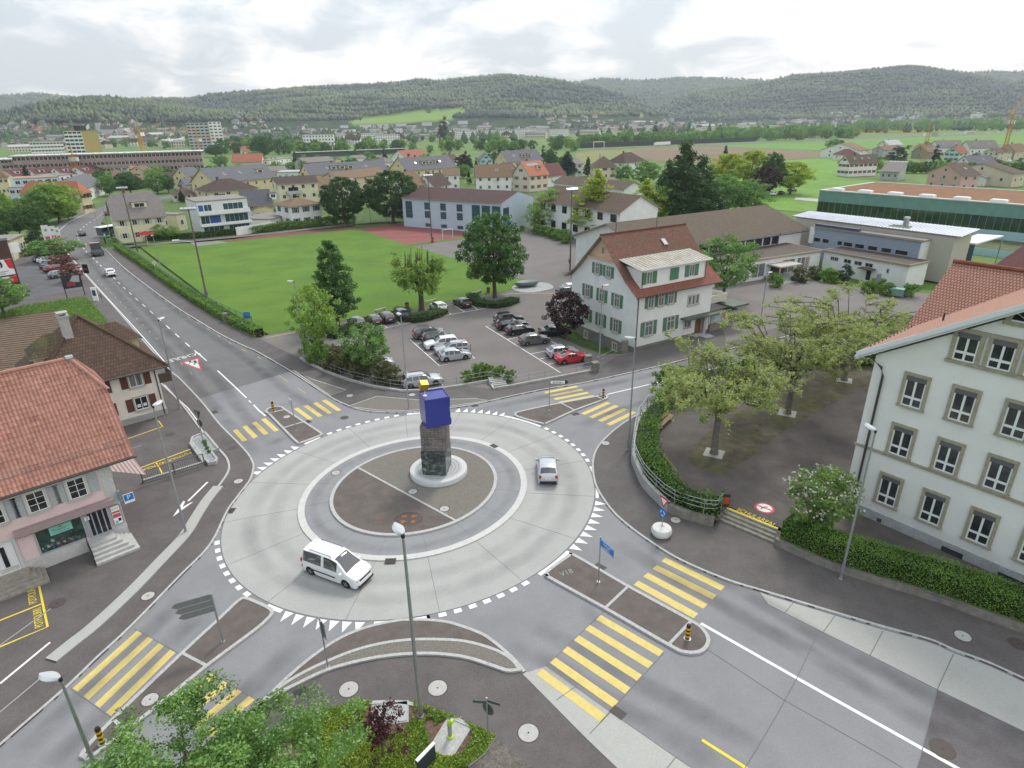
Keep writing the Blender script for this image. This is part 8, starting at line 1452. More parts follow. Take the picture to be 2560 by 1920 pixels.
TR=[('maple2','young light green tree at the car park entrance',792,882,718,112),('tall','tall dark pointed tree at the lower edge of the lawn',845,814,598,118),('oak','big dark egg shaped tree at the lawn corner',1237,744,532,150),('ball','left one of two round dark trees behind the lawn',863,562,445,92),('ball','right one of two round dark trees behind the lawn',984,557,429,120),('maple','small bright tree among the shrubs before the car park',926,942,811,90),('maroon','dark red maple beside the green shuttered gable',1417,850,733,100),('maple','bright green tree at the right end of the municipal house',1806,752,594,122),('poplar','yellow green poplar left of the municipal house roof',1489,595,422,102),('birch','slender birch before the white school wing',1374,578,472,62),('birch','small birch at the corner of the blue school',1336,575,505,40),('poplar','bright green tree behind the ridge of the municipal house',1610,560,446,75),('birch','smaller bright tree right of the one behind the ridge',1655,560,465,50),('yew','very tall dark conifer above the sports hall roof',1700,555,356,125),('yew','dark conifer touching the tallest one on its right',1745,550,392,95),('yew','dark conifer touching the tallest one on its left',1662,550,405,75),('green','broad leafy tree behind the sports hall ridge',1800,540,436,90),('green','second broad leafy tree behind the sports hall ridge',1868,535,448,85),('gold','yellow green tree at the meadow edge',1873,475,378,66),('oak','dark green tree right of the yellow green one at the meadow',1924,485,381,52),('maroon','dark brown tree in front of the meadow',1908,495,416,62),('gold','golden green tree over the parked cars at the meadow',1975,484,407,76),('gold','olive tree left of the yellow green meadow tree',1815,480,386,72),('fir','monkey puzzle like conifer standing above the olive tree',1806,450,364,26),('thuja','dark cypress between the right settlement houses',2241,408,365,29),('green','round field tree beside a small hut on the far meadow',2080,378,347,28),('dark' in TP and 'dark' or 'oak','smaller dark field tree right of the round one',2098,376,350,16),('fir','dark pointed conifer left of the cream villa',1469,440,392,24),('fir','broad dark cedar behind the maroon cottage roof',1418,440,378,52),('green','dense green tree right of the cream villa',1557,455,412,42),('green','larger dense green tree before the white villa',1612,462,403,64),('birch','loose pale tree before the orange brown roofed house',1217,474,419,62),('fir','small dark conifer beside the loose pale tree',1173,462,428,15),('maroon','copper beech before the light green meadow',1157,428,386,34),('green','green bush tree under the copper beech',1160,445,411,36),('oak','tree behind the cedar near the slate roof',1375,430,374,34),('wide','pale tree right of the sports court houses',1560,478,447,46),('wide','large yellow green tree in the left tree group',150,556,458,88),('green','dark tree under the large yellow green one at the left',88,560,486,60),('oak','dense dark tree before the lilac flats',52,590,520,42),('oak','dense dark tree right of the one before the lilac flats',98,592,511,44),('wide','yellow green tree cut by the left picture edge',10,570,478,50),('oak','dark tree at the left edge under the yellow green one',12,600,520,42),('green','dark ivy covered tree at the bend of the main road',172,548,500,40),('green','tall green tree left of the yellow villa',118,560,470,52),('fir','tall thin dark conifer before the pale blue flats',82,490,414,26),('thuja','dark column cypress beside the white banners',98,634,571,30),('maple','bushy green tree in the left car lot',146,650,597,76),('redmaple','upper red leaved maple in the left car lot',158,672,637,44),('redmaple','lower red leaved maple in the left car lot',183,706,661,48),('maple','dark leafy bush tree at the left picture edge by the field',12,790,700,80),('green','round green tree left of the big yellow house',275,488,436,36),('oak','dark green tree behind the big yellow house',328,484,430,48),('green','green tree group beside the side street',395,484,428,44),('oak','green tree right of the side street group',422,482,436,30),('maple2','small garden tree before the yellow house wall',404,600,562,32),('maple2','second small garden tree before the yellow annex',434,598,566,28),('fir','small conifer in the garden right of the side street',456,505,476,18),('green','tree between small yellow house and apartment house',640,412,378,40),('oak','dark tree above the red roofed barn',655,400,340,44),('green','tree left of the red roofed barn',552,415,388,32),('oak','big tree between grey tower and red barn',540,392,362,40),('green','bushy tree before the white office block',735,424,405,40),('wide','shrubby tree between the two round dark trees',905,520,480,26),('fir','dark conifer between second and third slate roof',957,418,396,18)]
for k_,lb,x,y,ty,w_ in TR:tree(k_,lb,x,y,ty,w_*{'poplar':1.45,'birch':1.35,'gold':1.2,'maple':1.25}.get(k_,1.05))
tree_proto('bloom','round','blossom',5.0,2.3,1.4,150,60,.42,.085,12,inner=.6);t=tree('bloom','small tree with white flower heads beside the school steps',2040,1345,1182,150,YZ,name='flowering_tree');c,p,ti=crown_pts('round',2.35,2.2,5.1,240,9,.07,inner=.25);o=bpy.data.objects.new('blossom',leaf_mesh('blossom',p,.06,ti,leafmat('petals',(.55,.55,.45),(.7,.7,.6),.2)));C.objects.link(o);o.parent=t
LF['youngred']=leafmat('leaves_youngred',(.05,.012,.016),(.17,.045,.05));tree_proto('youngred','flat','youngred',3.6,1.7,1.4,95,30,.26,.075,16,inner=.9,tr=.06);tree('youngred','young dark red tree in the front flower bed',958,1896,1772,130,PZ,name='young_tree')
P=G(480,2035,4.2);tree_proto('near','round','maple',7.2,4.6,2.0,460,170,.5,.07,26,tr=.2,inner=.34,lump=.42);tree('near','leafy green maple crown cut off by the bottom picture edge',0,0,None,480,P=Vector((P.x,P.y,0)),h=6.4)
def pollard(label,base,ty,wpx,leaf,z=YZ,flat=True,nsh=420,lsz=.085,lob=14,sq=1.):
 P=G(*base,z);H=ZH(P,ty)-z;dist=(P-Vector((0,0,CAM_H))).length;R_=wpx*dist/FPX/2;t=thing('pollarded_tree',label,'tree',P,RG.uniform(0,6));mb=MB();fk=H*(.38 if flat else .36);tr=.3 if flat else .42
 mb.tube([(0,0,-.1),(0,0,.3),(.06,0,fk*.6),(0,0,fk)],[tr*1.5,tr*1.1,tr*.9,tr*.95],10);tips=[]
 for i in range(lob):
  a=2*math.pi*i/lob+RG.uniform(-.2,.2);rr=R_*RG.uniform(.45,.86);q=Vector((0,0,fk*RG.uniform(.8,1.0)));k=5;pts=[q]
  for j in range(1,k+1):f=j/k;zz=fk+(H*(RG.uniform(.60,.95)if flat else RG.uniform(.5,.8))-fk)*((f**.6)if flat else f**.8);pts.append(Vector((rr*f*math.cos(a+f*.3),rr*f*math.sin(a+f*.3),zz+RG.uniform(-.15,.15))))
  mb.tube(pts,[tr*.5*(1-.75*j/k)for j in range(k+1)],6,cap=False)
  for j in(2,3,4,5):
   for _ in range(3):
    b=a+RG.uniform(-.8,.8);l_=R_*RG.uniform(.15,.42);e_=pts[j]+Vector((l_*math.cos(b),l_*math.sin(b),RG.uniform(-.5,.5)if flat else RG.uniform(-1.2,1.0)));m_=pts[j].lerp(e_,.5)+Vector((RG.uniform(-.2,.2),RG.uniform(-.2,.2),.1));mb.tube([pts[j],m_,e_],[.065,.045,.05],5);tips+=[m_,e_,e_,pts[j].lerp(m_,.5)]
 if not flat:
  for i in range(26):a=RG.uniform(0,6.3);r=R_*.55*RG.uniform(0,1)**.5;q=Vector((r*math.cos(a),r*math.sin(a),H*RG.uniform(.5,.66)));mb.tube([q,q+Vector((r*.1,0,H*RG.uniform(.22,.36)))],[.09,.04],5)
 mb.obj('trunk',m_bark2 if flat else m_bark,t,smooth=50);T_=np.array([tuple(q)for q in tips]);k=RG.integers(0,len(T_),nsh);ct=RG.uniform(0,1,nsh);d=RG.normal(size=(nsh,3));d[:,2]=d[:,2]*.7+(.25 if flat else-.45);d/=np.linalg.norm(d,axis=1)[:,None];L_=RG.uniform(.3,1.0,nsh)*sq;kk=np.repeat(np.arange(nsh),26);f=RG.uniform(.05,1,len(kk));p=T_[k][kk]+d[kk]*(L_[kk]*f)[:,None]+RG.normal(size=(len(kk),3))*.09
 o=bpy.data.objects.new('crown',leaf_mesh('crown',p,lsz,ct[kk]*.6+RG.uniform(0,.4,len(kk)),LF[leaf]));C.objects.link(o);o.parent=t
 return t,P
for lb,b_,ty,w_ in(('pollarded plane tree nearest the curved yard wall',(1785,1133),885,310),('pollarded plane tree in the middle of the yard row',(1968,1033),795,320),('pollarded plane tree farthest in the yard row',(2110,950),742,310)):
 t,P=pollard(lb,b_,ty,w_,'pale',nsh=1500,lob=17);mb=MB();mb.prism([(P.x+s*1.1,P.y+q*1.1)for s,q in((-1,-.3),(.3,-1),(1,.3),(-.3,1))],YZ-.02,YZ+.01);struct(mb.obj('tree_pit',m_concl))
pollard('pollarded lime with bare upright stubs beside the lawn benches',(1054,776),612,132,'lime',.05,False,900,.12,14,1.7)
def hedge(label,pts,w_,h,z=0.,leaf='hedge',dens=110,ls=.075,n=3,name='hedge',wob=.08):
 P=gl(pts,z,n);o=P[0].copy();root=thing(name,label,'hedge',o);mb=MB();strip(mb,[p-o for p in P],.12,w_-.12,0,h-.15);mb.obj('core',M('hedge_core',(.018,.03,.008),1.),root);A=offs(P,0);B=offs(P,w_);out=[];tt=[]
 for i in range(len(P)-1):
  L_=(P[i+1]-P[i]).length
  for(q0,q1,r0,r1,ar)in((A[i],A[i+1],None,None,h),(B[i],B[i+1],None,None,h),(A[i],A[i+1],B[i],B[i+1],w_)):
   k=int(L_*ar*dens)+1;u_=RG.uniform(0,1,k)[:,None];v_=RG.uniform(0,1,k)[:,None];a_,b_=np.array(q0),np.array(q1);p=a_+(b_-a_)*u_
   if r0 is None:p[:,2]=z+v_[:,0]*h
   else:c_,d_=np.array(r0),np.array(r1);p=p+(c_+(d_-c_)*u_-p)*v_;p[:,2]=z+h
   out.append(p)
 p=np.concatenate(out);nz=np.array([mnoise.noise(Vector(q*.55))for q in p]);p[:,:2]+=RG.normal(size=(len(p),2))*wob;p[:,2]+=nz*wob*2.2*(p[:,2]>z+h*.6)+RG.normal(size=len(p))*wob*.6
 p-=np.array(o);f=bpy.data.objects.new('foliage',leaf_mesh('foliage',p,ls,.45+nz*.5+RG.uniform(-.25,.25,len(p)),LF[leaf]));C.objects.link(f);f.parent=root;return root
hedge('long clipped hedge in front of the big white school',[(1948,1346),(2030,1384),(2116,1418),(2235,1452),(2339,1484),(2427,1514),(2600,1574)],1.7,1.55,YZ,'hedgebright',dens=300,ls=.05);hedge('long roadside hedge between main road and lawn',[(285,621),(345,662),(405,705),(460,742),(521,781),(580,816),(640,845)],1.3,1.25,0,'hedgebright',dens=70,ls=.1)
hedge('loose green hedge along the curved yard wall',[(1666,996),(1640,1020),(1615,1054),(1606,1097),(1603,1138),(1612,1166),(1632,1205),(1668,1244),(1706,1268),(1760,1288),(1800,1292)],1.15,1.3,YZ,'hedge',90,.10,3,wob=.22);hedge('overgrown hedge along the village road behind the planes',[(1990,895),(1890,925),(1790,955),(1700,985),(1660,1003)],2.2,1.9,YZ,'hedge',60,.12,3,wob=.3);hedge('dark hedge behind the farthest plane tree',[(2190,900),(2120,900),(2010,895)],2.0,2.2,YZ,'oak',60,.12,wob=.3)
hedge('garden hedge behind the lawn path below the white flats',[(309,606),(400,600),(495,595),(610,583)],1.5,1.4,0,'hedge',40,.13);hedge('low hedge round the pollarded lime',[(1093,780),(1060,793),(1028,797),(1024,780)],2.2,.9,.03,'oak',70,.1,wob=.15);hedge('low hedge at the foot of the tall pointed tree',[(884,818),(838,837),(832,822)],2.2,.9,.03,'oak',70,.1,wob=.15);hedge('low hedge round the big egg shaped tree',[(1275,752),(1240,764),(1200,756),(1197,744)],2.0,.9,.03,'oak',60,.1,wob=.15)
SH=[(1345,586,26),(1362,590,26),(1378,595,27),(1394,600,28),(1412,608,36),(1305,578,14),(1200,946,40),(1220,944,34),(1250,950,36),(1276,954,30),(790,907,60),(812,912,50),(1168,956,30),(1936,718,36),(2068,704,34),(2086,704,30),(2172,734,32),(2192,728,34),(2218,738,32),(2272,742,34),(1660,985,60),(1690,978,60),(42,740,30),(72,640,20)]
for i,(x,y,s)in enumerate(SH):tree('bush','round clipped green shrub beside school, plaza or car park',x,y,y-s*.95,s,group='round clipped shrubs')
for i,(x,y,s)in enumerate(((840,925,64),(898,938,84),(858,930,50),(955,955,62),(985,962,52),(1998,705,40),(2036,698,36),(648,842,18))):tree('darkbush',('brown green conifer shrub behind the car park railing','dark shrub by the plaza entrance','small dark red shrub at the lawn corner')[0 if i<5 else 1 if i<7 else 2],x,y,y-s*.9,s,group=None if i==7 else 'dark shrubs')
tree('thuja','small egg shaped conifer before the gym wing wall',2111,704,660,26)
for i in range(15):x=640+i*17;tree('bush','rounded garden shrub in the row behind the lawn path',x,583-i*1.9,583-i*1.9-17-(i*7)%6,26,group='garden shrubs behind the lawn')
P=gl(BED,0,3)+gl(BED_R,0)[1:]+gl([(900,2050),(560,2000)]);xs=np.array([(p.x,p.y)for p in ccw(P)])
def inside(q,poly):
 x,y=q[:,0],q[:,1];r=np.zeros(len(q),bool);j=len(poly)-1
 for i in range(len(poly)):
  (xi,yi),(xj,yj)=poly[i],poly[j];r^=((yi>y)!=(yj>y))&(x<(xj-xi)*(y-yi)/(yj-yi+1e-12)+xi);j=i
 return r
q=RG.uniform(xs.min(0),xs.max(0),(110000,2));q=q[inside(q,xs)];nz=np.array([mnoise.noise(Vector((a*.6,b*.6,1)))for a,b in q]);q,nz=q[nz>-.34],nz[nz>-.34];keep=np.ones(len(q),bool)
for cx,cy,rr in((975,1786,1.25),(1126,1845,1.05),(1052,1790,.35)):g_=G(cx,cy,PZ);keep&=np.hypot(q[:,0]-g_.x,q[:,1]-g_.y)>rr
q,nz=q[keep],nz[keep];p=np.c_[q,PZ+.08+RG.uniform(0,.16,len(q))+.12*np.clip(nz,0,1)]
o=bpy.data.objects.new('ground_cover',leaf_mesh('ground_cover',p,.055,.4+nz*.6+RG.uniform(-.3,.3,len(p)),LF['cover']));C.objects.link(o);tag(o,'low green and yellow ground cover filling the front flower bed','ground cover',kind='stuff')
A_q=gl([(-60,800),(0,785),(60,765),(214,744),(240,770),(272,805),(250,860),(160,880),(163,830),(146,774),(0,797)],.15);xs=np.array([(a.x,a.y)for a in A_q]);q=RG.uniform(xs.min(0),xs.max(0),(60000,2));q=q[inside(q,xs)][:22000];lw_=np.array([((p.x,p.y))for p in ccw(LAWN_OUT+LAWN_IN[::-1])]);q2=RG.uniform(lw_.min(0),lw_.max(0),(16000,2));q2=q2[inside(q2,lw_)]
p=np.r_[np.c_[q,.2+RG.uniform(0,.3,len(q))],np.c_[q2,-.75+RG.uniform(-.3,.3,len(q2))]][:len(q)];o=bpy.data.objects.new('tall_grass',leaf_mesh('tall_grass',p,.16,RG.uniform(.2,1,len(p)),LF['hedge'],squash=.2));C.objects.link(o);tag(o,'rough tall grass beside the ploughed field','grass',kind='stuff')
g5=[(P_.x,P_.y)for P_ in gl([(512,1113),(516,1121),(520,1130),(525,1139)],0)]
for i,(x,y)in enumerate(g5):tree('bush','tiny green tuft in the grey stone planter',0,0,P=Vector((x,y,0)),h=.7,group='tufts in the stone planter').scale=(.16,.16,.3)
#   hills, forest and the far town
def sk(x,pts):return float(np.interp(x,[p[0]for p in pts],[p[1]for p in pts]))
HL=[dict(d0=3300,d1=5600,s=[(-500,250),(0,245),(110,237),(230,251),(400,250),(480,252),(620,262),(1000,262),(1350,232),(1480,201),(1600,204),(1700,198),(1800,199),(1920,205),(2000,210),(2150,200),(2330,187),(2400,188),(2560,185),(3000,180)]),dict(d0=1700,d1=3400,s=[(-500,300),(100,285),(260,265),(480,255),(600,240),(700,233),(800,225),(900,219),(1000,212),(1060,207),(1100,214),(1180,205),(1260,196),(1330,201),(1400,208),(1480,222),(1560,245),(1640,282),(1760,330),(3000,360)]),dict(d0=2600,d1=3600,s=[(-500,360),(1480,330),(1600,292),(1650,278),(1743,232),(1800,228),(1859,223),(1974,197),(2060,192),(2148,182),(2252,171),(2339,186),(2437,200),(2560,226),(3000,240)]),dict(d0=1350,d1=2300,s=[(-500,275),(0,292),(60,284),(150,264),(250,259),(330,268),(480,284),(620,297),(760,312),(3000,380)])]
def top(L,x):
 q=ray(x,sk(x,L['s']));return CAM_H+L['d1']*q.z/math.hypot(q.x,q.y)
def hz(L,x,r,tp,fine=True):
 t=(r-L['d0'])/(L['d1']-L['d0'])
 if t<=0 or tp<3:return-3.
 q=min(t,1);z=tp*(q*q*(3-2*q))**.85*(1 if t<1 else max(.55,1-(t-1)*.8));b=ray(x,300);a=math.atan2(b.x,b.y)
 n=mnoise.fractal(Vector((a*r/420.,r/420.,L['d0'])),1.,2.,4)*24*min(1,t*3)*max(.0,1-q**6);return z+n
MEAD=[[(868,303),(960,288),(1080,272),(1160,268),(1172,285),(1130,298),(900,316)],[(1340,281),(1400,263),(1440,256),(1430,268),(1370,284)],[(1470,286),(1500,272),(1528,289)],[(1580,288),(1600,272),(1612,272),(1606,292)],[(455,306),(515,300),(510,314),(460,322)],[(2400,246),(2440,236),(2446,242),(2415,256)]]
MEADn=[np.array(m,float)for m in MEAD]
def hillmat():
 m=bpy.data.materials.new('hill_forest');m.use_nodes=True;t=m.node_tree;p=t.nodes['Principled BSDF'];p.inputs['Roughness'].default_value=1;p.inputs['Specular IOR Level'].default_value=.05
 g=t.nodes.new('ShaderNodeNewGeometry');n=t.nodes.new('ShaderNodeTexNoise');n.inputs['Scale'].default_value=.02;n.inputs['Detail'].default_value=8;n.inputs['Roughness'].default_value=.75;t.links.new(g.outputs['Position'],n.inputs[0]);r=t.nodes.new('ShaderNodeValToRGB');e=r.color_ramp.elements;e[0].position=.40;e[0].color=(.009,.026,.013,1);e[1].position=.62;e[1].color=(.05,.085,.026,1);t.links.new(n.outputs['Fac'],r.inputs[0])
 a=t.nodes.new('ShaderNodeAttribute');a.attribute_name='tint';mx=t.nodes.new('ShaderNodeMix');mx.data_type='RGBA';t.links.new(a.outputs['Fac'],mx.inputs[0]);t.links.new(r.outputs[0],mx.inputs[6]);mx.inputs[7].default_value=(.17,.26,.05,1);t.links.new(mx.outputs[2],p.inputs['Base Color']);return m
m_hill=hillmat();XS=np.arange(-420,2990,7.);forest=[];ft=[]
for L in HL:
 tops=[top(L,x)for x in XS];rows=np.linspace(0,1.25,34)**1.15;V=[];pxs=[]
 for j,f in enumerate(rows):
  r=L['d0']+(L['d1']-L['d0'])*f
  for x,tp in zip(XS,tops):
   b=ray(x,300);k=1/math.hypot(b.x,b.y);V.append((b.x*k*r,b.y*k*r,hz(L,x,r,tp)))
 n=len(XS);F_c=[(j*n+i,j*n+i+1,(j+1)*n+i+1,(j+1)*n+i)for j in range(len(rows)-1)for i in range(n-1)]
 me=bpy.data.meshes.new('hills');me.from_pydata(V,[],F_c);pp=np.array([PX(v)for v in V]);ti=np.zeros(len(V))
 if L['d0']<3000 and L['d0']!=1350:
  for m in MEADn:ti=np.maximum(ti,inside(pp,m).astype(float))
 me.attributes.new('tint','FLOAT','POINT').data.foreach_set('value',ti);me.materials.append(m_hill);me.polygons.foreach_set('use_smooth',[True]*len(F_c));o=bpy.data.objects.new('hills',me);C.objects.link(o);struct(o)
 Va=np.array(V);ok=(Va[:,2]>(34 if L['d0']<2000 else 16))&(ti<.5)&(pp[:,0]>-120)&(pp[:,0]<2680);idx=np.nonzero(ok)[0];k=min(len(idx)*5,12000 if L['d0']>3000 else 26000);s=RG.choice(idx,k);cl=np.array([mnoise.noise(Vector(Va[i]/420.))*.7+mnoise.noise(Vector(Va[i]/110.))*.5 for i in s]);base=Va[s]+RG.normal(size=(k,3))*[16,16,0];sz=RG.uniform(5,9.5,k)*(L['d1']/3400)**.35;forest.append((base,sz));ft.append(np.clip(.42+cl*1.2+RG.uniform(-.3,.3,k),0,1))
B_=np.concatenate([f[0]for f in forest]);S_z=np.concatenate([f[1]for f in forest]);T_=np.concatenate(ft);k=len(B_);an=np.arange(6)*np.pi/3;ring=np.array([[.75*math.cos(a),.75*math.sin(a),.55]for a in an]+[[0,0,1.75],[0,0,-.3]])
jit=RG.uniform(.75,1.25,(k,8,3));V=B_[:,None,:]+ring[None]*jit*S_z[:,None,None];tr_=[(i,(i+1)%6,6)for i in range(6)]+[((i+1)%6,i,7)for i in range(6)];Fc=(np.array(tr_)[None]+(np.arange(k)*8)[:,None,None]).reshape(-1)
me=bpy.data.meshes.new('forest');me.vertices.add(k*8);me.vertices.foreach_set('co',V.reshape(-1));me.loops.add(len(Fc));me.loops.foreach_set('vertex_index',Fc);me.polygons.add(k*12);me.polygons.foreach_set('loop_start',np.arange(k*12)*3);me.attributes.new('tint','FLOAT','POINT').data.foreach_set('value',np.repeat(T_,8));me.materials.append(leafmat('forest_leaves',(.004,.020,.013),(.12,.165,.04),.1));me.update(calc_edges=True);o=bpy.data.objects.new('forest',me);C.objects.link(o);tag(o,'mixed forest covering all the far hills','forest',kind='stuff')
def land(px,py):
 """first ground or hill point seen at a pixel"""
 q=ray(px,py);h=math.hypot(q.x,q.y);sl=q.z/h;tp=[(L,top(L,px))for L in HL];r=400.
 while r<6500:
  z=CAM_H+sl*r
  if z<=0:return Vector((q.x/h*r,q.y/h*r,0))
  for L,t_ in tp:
   if L['d0']<r<L['d1']and hz(L,px,r,t_)>=z:return Vector((q.x/h*r,q.y/h*r,z))
  r+=14
 return None
FH=[]
for wl,rf,L_,W_,h_,ri,kind in((w_white,r_brown,11,10,5.5,3.6,'gu'),(w_white,r_red,12,10,5.5,3.8,'gu'),(w_cream,r_dark,13,10,6,3.6,'hip'),(w_grey,r_grey,14,11,7,3.2,'gu'),(w_white,m_flat,22,12,9.5,0,'flat'),(w_white,m_flat,34,12,13,0,'flat'),(w_cream,r_pale,30,16,7,2.5,'gu')):
 mb=wall_mb(kind,L_,W_,h_,ri,-4);nr=max(2,int(h_/3))
 for r in range(nr):
  for i in range(max(3,int(L_/3.2))):x=L_*(i+.5)/max(3,int(L_/3.2));mb.box(x-.7,-.06,h_*(r+.3)/nr,x+.7,-.01,h_*(r+.3)/nr+1.4,2)
  for i in range(3):y=W_*(i+.5)/3;mb.box(-.06,y-.6,h_*(r+.3)/nr,-.01,y+.6,h_*(r+.3)/nr+1.4,2)
 if kind=='flat':mb.box(-.3,-.3,h_,L_+.3,W_+.3,h_+.4,1)
 else:roof_faces(mb,roof_polys(kind,L_,W_,h_,ri,.7,.5),.2,1,1)
 FH.append(mb.mesh('town_house',[wl,rf,glass]))
tree_proto('far','round','green' if 'green' in LF else 'maple',10,5.6,.5,60,26,1.5,.6,0,inner=.3);tree_proto('far2','round','oak',11,5.6,.5,60,26,1.5,.6,0,inner=.3);tree_proto('far3','egg','lime',12,4.6,.5,55,26,1.4,.55,0,inner=.4);tree_proto('farfir','cone','fir',15,3.6,.3,60,26,1.1,.5,0)
rn=random.Random(11)
def scat(px,py,kinds,label,group,sc=(.8,1.2),tree_=False,jump=1.):
 P=land(px,py)
 if P is None:return
 if tree_:
  k_=rn.choice(kinds);cm,tm,H,R_=TP[k_];o=bpy.data.objects.new('pine_tree' if k_=='farfir' else 'broadleaf_tree',cm);s=rn.uniform(*sc);o.scale=(s*rn.uniform(.85,1.2),s*rn.uniform(.85,1.2),s)
 else:o=bpy.data.objects.new('town_house',rn.choice([FH[i]for i in kinds]));s=rn.uniform(*sc);o.scale=(s,s,s*rn.uniform(.9,1.1))
 C.objects.link(o);o.location=P;o.rotation_euler=(0,0,rn.uniform(-.7,.7)+(rn.choice((0,1.57))if not tree_ else 0));tag(o,label,'tree' if tree_ else 'house',group);return o
def belt(x0,x1,ya,yb,n,name,label,sc):
 O=[];T_2=[]
 for i in range(n):
  x=rn.uniform(x0,x1);f=(x-x0)/(x1-x0);P=land(x,ya[0]+(ya[1]-ya[0])*f+rn.uniform(0,1)*((yb[0]-ya[0])*(1-f)+(yb[1]-ya[1])*f))
  if P is None:continue
  s=rn.uniform(*sc);c,p,ti=crown_pts('round',5.2,.3,10.5,44,16,1.6,inner=.3);O.append(p*s+np.array(P));T_2.append(np.clip(ti*.6+rn.uniform(-.15,.55),0,1))
 o=bpy.data.objects.new(name,leaf_mesh(name,np.concatenate(O),.95,np.concatenate(T_2),LF['maple']));C.objects.link(o);return tag(o,label,'trees',kind='stuff')
def cluster(x0,x1,ya,yb,n,kinds,label,group,sc=(.8,1.2),tree_=False):
 for i in range(n):x=rn.uniform(x0,x1);f=(x-x0)/(x1-x0);scat(x,ya[0]+(ya[1]-ya[0])*f+rn.uniform(0,1)*((yb[0]-ya[0])*(1-f)+(yb[1]-ya[1])*f),kinds,label,group,sc,tree_)
h0=(0,0,0,1,2,3)
cluster(0,160,(304,296),(345,338),34,h0,'tiny house on the wooded slope at the far left','houses on the far left slope',(.9,1.3));cluster(240,440,(296,292),(335,330),34,h0,'tiny house on the slope above the orange crane','houses above the crane',(.9,1.3));cluster(540,760,(288,296),(335,338),24,h0,'tiny house between trees on the middle slope','houses on the middle slope',(.9,1.3));cluster(760,1220,(310,310),(345,340),30,(0,1,2,3,4),'tiny house in the town below the sloping meadow','houses below the sloping meadow',(.8,1.2));cluster(1330,1560,(284,300),(318,330),30,h0,'tiny house on the slope of the side valley','houses at the side valley',(.9,1.2));cluster(1540,1960,(299,302),(326,330),38,(0,1,2,3,4,6),'tiny house in the town before the right hill','houses before the right hill',(.8,1.2));cluster(1960,2560,(283,276),(306,296),34,(0,0,1,4,6),'tiny house on the far right plain','houses on the far right plain',(1.,1.5));cluster(0,470,(352,345),(382,372),22,(1,2,3,6),'dark roofed building behind the building site','buildings behind the building site',(.9,1.3));cluster(560,860,(350,350),(380,368),14,(0,1,3,6),'building between the trees left of centre','buildings left of centre',(.9,1.3))
for i in range(6):scat(900+i*45+(i>2)*20,322-i*2.0,(5,),'white terrace block in the row under the sloping meadow','white blocks under the meadow',(.75,.9)).rotation_euler.z=.1
for i in range(5):scat(1205+i*42,348-i*1.0,(5,),'white five storey block in the long row before the town','white blocks before the town',(1.,1.15)).rotation_euler.z=.15
for x,y in((1830,334),(1878,334),(1905,333),(760,372),(905,356),(940,362),(1140,348)):scat(x,y,(5,),'pale apartment block between the far trees','pale blocks between far trees',(.9,1.1)).rotation_euler.z=.2
T3=('far','far','far2','far2','far3')
cluster(735,1450,(383,366),(390,378),60,T3,'bushy tree in the green belt along the motorway','trees along the motorway',(.7,1.15),True);belt(1450,1800,(358,350),(367,357),60,'tree_belt','tree belt behind the motorway noise wall',(.8,1.3));belt(1790,2170,(346,328),(356,345),90,'tree_belt','thick tree belt before the far green meadow',(1.,1.6));belt(2140,2600,(314,304),(336,325),110,'tree_belt','wood behind the motorway at the right',(1.2,2.));cluster(460,760,(352,356),(392,384),44,T3,'tree among the buildings left of centre','trees left of centre',(.9,1.4),True);belt(0,460,(328,326),(384,372),75,'tree_belt','trees behind the building site',(.7,1.2));belt(460,1250,(336,340),(372,362),80,'tree_belt','trees between the far roofs in the middle',(.6,1.1))
for x,y,s in((1638,347,1.6),(1634,350,1.2),(1773,330,1.3),(2112,313,1.6),(2180,300,2.2),(2192,304,2.),(1430,328,1.5),(1114,352,2.4),(1105,354,2.),(1722,338,1.4),(2335,410,.7)):scat(x,y,('farfir',),'single dark conifer standing above the far town','dark conifers in the far town',(s,s),True)
cluster(250,720,(442,420),(560,440),38,('far','far2','far3'),'garden tree between the left hand houses','garden trees at the left',(.4,.7),True);cluster(720,1420,(404,400),(450,420),62,('far','far2','far3','farfir'),'garden tree between the slate roofed houses','garden trees between the slate roofs',(.4,.75),True);cluster(2150,2560,(372,372),(450,440),34,('far','far2','far3'),'garden tree in the right settlement','garden trees in the right settlement',(.3,.55),True)
for x0,x1,ya,yb,n in((260,700,(450,430),(560,520),60),(700,1420,(405,400),(480,440),60),(2130,2560,(372,372),(455,440),40)):
 for i in range(n):x=rn.uniform(x0,x1);f=(x-x0)/(x1-x0);P=land(x,ya[0]+(ya[1]-ya[0])*f+rn.uniform(0,1)*((yb[0]-ya[0])*(1-f)+(yb[1]-ya[1])*f));o=bpy.data.objects.new('shrub',TP[rn.choice(('bush','bush','darkbush'))][0]);C.objects.link(o);o.location=P;s=rn.uniform(.7,1.9);o.scale=(s*rn.uniform(.9,1.6),s,s);tag(o,'garden shrub between the houses beyond the lawn','shrub','garden shrubs between the houses')
o=scat(1072,283,('far2',),'single round tree on the sloping meadow','x',(1.8,1.8),True)
del o['group']
q=[]
while len(q)<520:
 x=rn.uniform(-60,2620);y0=np.interp(x,[0,500,900,1300,1700,2100,2560],[318,318,322,318,312,303,296]);y1=np.interp(x,[0,500,1000,1500,2100,2560],[350,358,362,350,338,322]);P=land(x,rn.uniform(y0,y1))
 if P:q.append((P.x,P.y,P.z))
